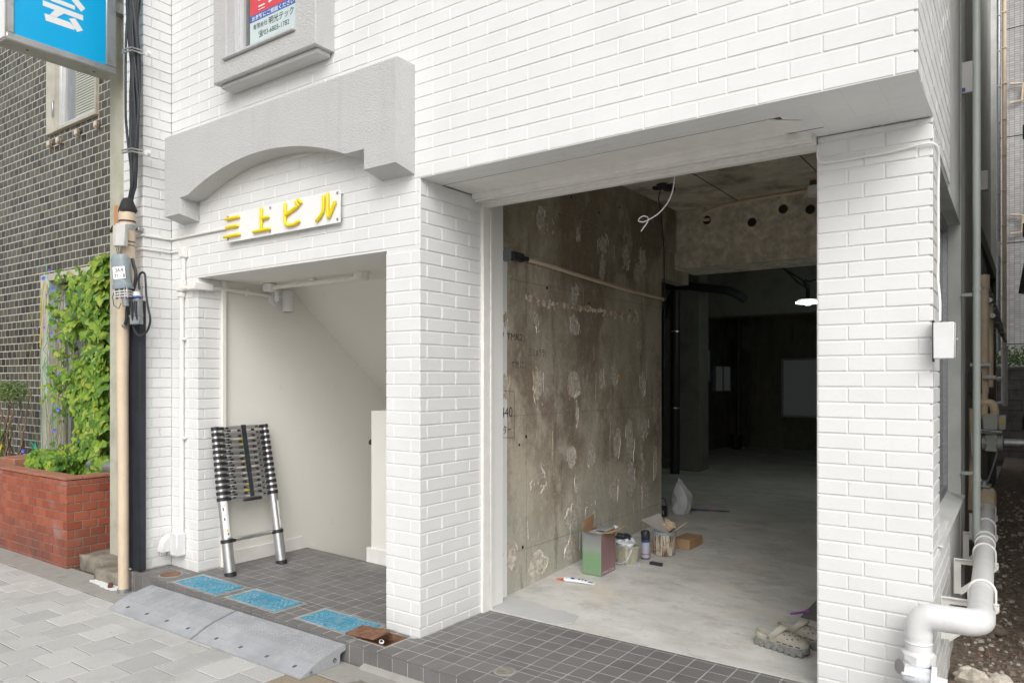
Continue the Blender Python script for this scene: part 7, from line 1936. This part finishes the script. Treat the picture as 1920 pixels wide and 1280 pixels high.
# triangular brackets with U bolts
def bracket(y, label):
    t = thing('pipe_bracket', label, 'bracket', (2.13, y, .45), 'white brackets under the gas pipe')
    x0 = sx(y) + .001; xe = py_(y) + .065; zt_ = .457 - rp_ - .001
    th = .0045
    def pl_(P_): 
        mb = MB(); mb.prism([(p[0], p[1]) for p in P_], 'y', y - th / 2, y + th / 2); return mb
    mb = MB()
    mb.cbox(x0, xe, y - .016, y + .002, zt_ - .006, zt_, .001); mb.cbox(x0, xe, y - .002, y + .002, zt_ - .032, zt_ - .006, .0008)
    mb.cbox(x0, x0 + .005, y - .018, y + .018, zt_ - .20, zt_ - .0065, .001); mb.cbox(x0 + .005, x0 + .034, y - .002, y + .002, zt_ - .20, zt_ - .0325, .0008)
    mb.prism([(x0 + .034, zt_ - .20), (xe, zt_ - .030), (xe, zt_ - .006), (xe - .03, zt_ - .034), (x0 + .034, zt_ - .165)], 'y', y - .0022, y + .0022)
    mb.prism([(x0 + .034, zt_ - .205), (xe, zt_ - .034), (xe, zt_ - .030), (x0 + .034, zt_ - .200)], 'y', y - .016, y + .003)
    part('arm', mb, t, 'white_trim', smooth=False)
    mb = MB(); cx4 = py_(y); rr_ = rp_ + .005
    pts = [(cx4 - rr_, y - .008, zt_ - .02)] + [(cx4 - rr_ * math.cos(a), y - .008, .457 + rr_ * math.sin(a)) for a in [math.pi * q / 12 for q in range(13)]] + [(cx4 + rr_, y - .008, zt_ - .03)]
    mb.tube(pts, .0052, 8); part('u_bolt', mb, t, 'white_trim')
    mb = MB(); mb.cyl((cx4 + rr_, y - .008, zt_ - .022), (0, 0, 1), .010, .012, 6); part('nut', mb, t, 'white_trim')
for y, lb_ in ((.50, 'white triangular bracket nearest the valve, holding the gas pipe'), (1.38, 'second white triangular bracket from the valve, below the window sill'), (2.25, 'third white triangular bracket from the valve'), (3.05, 'farthest white triangular bracket, near the taped pipe end')): bracket(y, lb_)
# electric box on the pillar corner with its cable
eb = thing('switch_box', 'white flat steel box on the corner of the right brick pillar', 'box', (2.14, .02, 1.58))
mb = MB(); mb.cbox(2.132, 2.206, -.005, .068, 1.502, 1.650, .003); part('case', mb, eb, 'white_gloss')
mb = MB(); mb.cbox(2.2065, 2.212, .0, .066, 1.506, 1.648, .001); mb.cyl((2.213, .03, 1.58), (1, 0, 0), .006, .004, 10); part('door', mb, eb, 'stainless')
mb = MB(); mb.box(2.128, 2.1315, .0, .06, 1.49, 1.66); part('back_plate', mb, eb, 'black_plastic', smooth=False)
cbk = MB(); cbk.tube(smoothpts([(1.672, .060, 2.475), (1.672, .052, 2.42), (1.690, .050, 2.395), (1.76, .056, 2.390), (1.86, .058, 2.392), (1.96, .058, 2.393), (2.06, .058, 2.402), (2.118, .056, 2.402), (2.140, .075, 2.385), (2.1415, .11, 2.33), (2.139, .12, 2.2), (2.140, .115, 2.05), (2.140, .12, 1.95), (2.137, .125, 1.85), (2.146, .11, 1.75), (2.15, .06, 1.66)]), .0052, 8)
single('surface_cable', 'white cable across the right pillar and down to the switch box', 'cable', cbk, 'white_trim')
# downpipe
dp = thing('downpipe', 'tall pale green grey downpipe on the side wall', 'pipe', (2.185, 1.9, .42))
mb = MB(); mb.tube([(2.181, 1.88, .42), (2.181, 1.88, 4.6)], .0215, 16); part('tube', mb, dp, 'pale_downpipe')
for z in (.80, 1.97):
    mb = MB(); mb.cbox(2.075, 2.165, 2.20, 2.215, z - .012, z + .012, .003); mb.tube([(2.16, 2.2, z), (2.181, 1.91, z)], .008, 6); mb.tube([(2.181, 1.88, z - .01), (2.181, 1.88, z + .01)], .025, 14); part('clip', mb, dp, 'pale_downpipe')
# cable boxes on the side wall
t = thing('wall_cabinet', 'pale grey flat cabinet high on the side wall behind the downpipe', 'cabinet', (2.10, 2.42, 3.45)); mb = MB(); mb.cbox(2.055, 2.165, 2.36, 2.40, 3.35, 3.56, .003); part('case', mb, t, 'light_grey_plastic'); mb = MB(); mb.cbox(2.068, 2.09, 2.355, 2.3595, 3.36, 3.385, .001); part('mark', mb, t, 'tube_blue')
t = thing('wall_cabinet', 'smaller pale grey cabinet further back along the side wall', 'cabinet', (2.11, 4.25, 3.16)); mb = MB(); mb.cbox(2.06, 2.14, 4.20, 4.25, 3.08, 3.25, .003); part('case', mb, t, 'light_grey_plastic')
t = thing('black_wall_box', 'small black box on the side wall left of the downpipe', 'box', (2.05, 3.55, 1.38)); mb = MB(); mb.cbox(2.035, 2.125, 3.50, 3.56, 1.30, 1.48, .004); part('case', mb, t, 'black_plastic')
# beige gas risers and meter
gr = thing('gas_riser', 'beige gas risers with elbow above the grey green meter', 'pipe', (2.14, 3.7, 1.3))
mb = MB(); mb.tube([(2.135, 3.68, 1.30), (2.135, 3.68, 2.22)], .034, 14); mb.tube([(2.135, 3.68, 2.16), (2.135, 3.68, 2.27)], .040, 14); mb.tube([(2.165, 3.90, 1.35), (2.165, 3.90, 2.05)], .026, 12); mb.tube([(2.135, 3.68, 1.10), (2.135, 3.68, 1.30)], .028, 12); part('riser', mb, gr, 'beige_gas_pipe')
mb = MB(); mb.tube(smoothpts([(2.10, 3.68, 1.22), (2.15, 3.68, 1.225), (2.19, 3.68, 1.215), (2.205, 3.68, 1.17), (2.205, 3.68, 1.12)]), .032, 14); part('elbow', mb, gr, 'beige_gas_pipe')
mb = MB(); mb.tube([(2.06, 3.62, .35), (2.065, 3.62, .80), (2.065, 3.62, 1.18)], [.034, .03, .034], 12)
for v in mb.v: v += Vector((mnoise.noise(v * 24), 0, 0)) * .012
part('lower_pipe', mb, gr, 'beige_gas_pipe')
mb = MB(); mb.tube([(2.135, 3.64, 1.43), (2.22, 3.62, 1.43)], .018, 10); part('test_plug', mb, gr, 'light_grey_plastic')
for z in (1.52, .98):
    mb = MB(); mb.cbox(2.04, 2.19, 3.60, 3.63, z, z + .03, .003); part('clamp', mb, gr, 'galvanised')
gm = thing('gas_meter', 'grey green gas meter body with yellow tag and bolted flange', 'meter', (2.2, 3.7, 1.0))
mb = MB(); mb.cbox(2.125, 2.235, 3.62, 3.76, 1.005, 1.135, .012); mb.cbox(2.2355, 2.285, 3.63, 3.74, 1.01, 1.125, .006); part('head', mb, gm, 'meter_grey')
mb = MB(); mb.cbox(2.11, 2.26, 3.60, 3.78, .985, 1.004, .004); mb.cbox(2.145, 2.225, 3.64, 3.74, .83, .9845, .006); part('neck', mb, gm, 'meter_grey')
mb = MB(); mb.tube([(2.12, 3.70, .90), (2.145, 3.70, .90)], .066, 20); mb.tube([(2.225, 3.70, .90), (2.262, 3.70, .90)], .066, 20); part('flange', mb, gm, 'meter_grey')
mb = MB()
for x in (2.152, 2.216):
    for z in (.845, .90, .95): mb.cyl((x, 3.632, z), (0, -1, 0), .008, .012, 6)
part('bolt', mb, gm, 'steel')
mb = MB(); mb.box(2.245, 2.272, 3.627, 3.629, 1.06, 1.10); part('tag', mb, gm, 'yellow_tag', smooth=False)
mb = MB(); mb.tube([(2.262, 3.70, .90), (2.36, 3.72, .90), (2.60, 3.74, .90)], .036, 12); part('outlet', mb, gm, 'galvanised')
mb = MB(); mb.tube(smoothpts([(2.18, 4.9, .72), (2.165, 4.3, .62), (2.14, 3.7, .53), (2.13, 3.4, .50)]), .007, 6)
single('loose_cable', 'thin grey cable hanging diagonally behind the downpipe', 'cable', mb, 'light_grey_plastic')
mb = MB(); mb.cbox(2.08, 2.10, 3.52, 3.54, .78, 1.0, .002); mb.box(2.055, 2.12, 3.515, 3.519, .80, .98)
single('small_notice', 'small pale notice plate fixed beside the beige lower pipe', 'notice', mb, 'light_grey_plastic')
# fan of small pipes running back
for k in range(3):
    mb = MB(); a = Vector((2.15 + .02 * k, 3.75, 2.20 - .13 * k)); b = Vector((2.085 + .02 * k, 9.6, 2.17 - .10 * k))
    mb.tube([a, b], .021, 8)
    for q in range(6): c = a.lerp(b, .1 + .16 * q); mb.cbox(c.x - .05, c.x + .03, c.y - .012, c.y + .012, c.z - .03, c.z - .022, .002)
    single('back_pipe', ['topmost of three thin pipes running back along the side wall', 'middle one of three thin pipes running back along the side wall', 'lowest of three thin pipes running back along the side wall'][k], 'pipe', mb, 'galvanised', 'thin pipes running back along the side wall')
# verticals at the far end
for nm, lbl, x, y, r_, z0_, z1_, mk in (('rear_riser', 'tall beige vertical pipe at the far end of the alley', 2.045, 11.9, .034, 1.95, 9, 'beige_pipe'), ('rear_riser', 'thin grey vertical conduit beside the far beige pipe', 1.965, 11.85, .028, 1.9, 9, 'galvanised'), ('rear_riser', 'short pale vertical pipe low at the far end of the alley', 2.045, 11.95, .05, .95, 1.95, 'light_grey_plastic')):
    mb = MB(); mb.tube([(x, y, z0_), (x, y, z1_)], r_, 12)
    if z0_ < 1: mb.tube([(x, y, 1.0), (x - .15, y, .98)], .04, 10); mb.tube([(x, y, 1.42), (x - .15, y, 1.42)], .04, 10)
    for q in range(10): mb.box(x - r_ - .01, x + r_ + .01, y - r_ - .012, y - r_, z0_ + .25 + q * .62, z0_ + .27 + q * .62) if z0_ > 1 and z0_ + .27 + q * .62 < z1_ else None
    single(nm, lbl, 'pipe', mb, mk)
mb = MB(); mb.cbox(1.93, 1.99, 11.80, 11.83, 3.55, 3.80, .004); single('conduit_box', 'small grey box on the thin conduit at the far end', 'box', mb, 'light_grey_plastic')
# block wall, planting and pale tiled building
bw = thing('block_wall', 'grey concrete block retaining wall closing the far end of the alley', 'wall', (2.2, 14.0, -.1))
mb = MB(); mb.box(1.4, 3.4, 14.012, 14.2, -.3, 1.60); core = part('core', mb, bw, 'paver_sand', smooth=False)
lw = Laid('block', 'concrete_block_wall', th=.02, bev=.004, jitter=.004, tilt=.002)
courses(lw, core, Vector((0, 14.0, 0)), X_, -Y_, 1.4, 3.4, -.2, 1.60, 0.0, .20, .40, lambda k: .07 if k % 2 else .27, jg=.010, vg=.008)
lw.add(core, Vector((0, 13.985, 0)), X_, Z_, -Y_, 1.4, 3.4, 1.60, 1.66)
lw.emit(200, 'blockwork', core)
hd = thing('low_shrubs', 'bright green leafy shrubs on top of the grey block wall', 'shrubs', (2.2, 14.3, 1.66))
mb = MB(); rg = random.Random(2)
for k in range(1500):
    c = Vector((rg.uniform(1.5, 3.2), rg.uniform(14.05, 14.6), 1.64 + .34 * rg.random() ** .8 * (1 + .25 * math.sin(k)))); d = Vector((rg.uniform(-1, 1), rg.uniform(-1, .4), rg.uniform(-.2, 1))).normalized(); s_ = rg.uniform(.04, .085); sd_ = d.orthogonal().normalized() * s_ * .28
    i = len(mb.v); mb.v.extend([c, c + d * s_ * .5 + sd_, c + d * s_, c + d * s_ * .5 - sd_]); mb.F(i, i + 1, i + 2, i + 3)
stuff(part('foliage', mb, hd, 'gleaf', smooth=False, recalc=False))
tb2 = thing('pale_tiled_building', 'pale grey tiled apartment building beyond the end of the alley', 'building', (2.2, 17, 0))
mb = MB(); mb.box(-2.0, 6.0, 17.0, 19.0, -.3, 14.0); tw = part('wall', mb, tb2, 'ptile', smooth=False)
for z in (2.22, 4.55, 7.0, 9.5): mb = MB(); mb.box(-2, 6, 16.994, 16.9995, z, z + .016); part('joint', mb, tw, 'black_matte', smooth=False)
for z in (4.85, 7.85): 
    mb = MB(); mb.tube([(2.02, 16.9, z - .10), (2.24, 16.9, z - .08), (2.26, 16.9, z + .30), (2.02, 16.9, z + .34)], .028, 8); mb.tube([(2.24, 16.9, z + .1), (2.24, 17.0, z + .1)], .02, 6); part('bracket_rail', mb, tb2, 'beige_pipe')
# unseen building across the alley, placed and sized to shade the side wall
nb = thing('unseen_alley_building', 'unseen rendered building placed to shade the right side of the alley', 'building', (2.9, 5, 0))
mb = MB(); mb.box(3.05, 5.0, .55, 13.9, -.3, 7.5); part('wall', mb, nb, 'alley_wall_paint', smooth=False)
t = thing('dark_downpipe', 'dark downpipe at the right edge of the alley', 'pipe', (2.40, 8.2, 0)); mb = MB(); mb.tube([(2.405, 8.4, -.1), (2.405, 8.4, 3.5)], .045, 12); mb.tube([(2.405, 8.4, 3.5), (2.405, 8.4, 9)], .05, 12); part('tube', mb, t, 'dark_pipe')
mb = MB()
for z in (.75, 3.3, 4.6): mb.tube([(2.405, 8.4, z), (2.405, 8.4, z + .18)], .062, 12)
mb.tube([(2.38, 8.38, 2.55), (2.41, 8.39, 2.95)], [.085, .055], 8); part('socket', mb, t, 'dark_pipe')
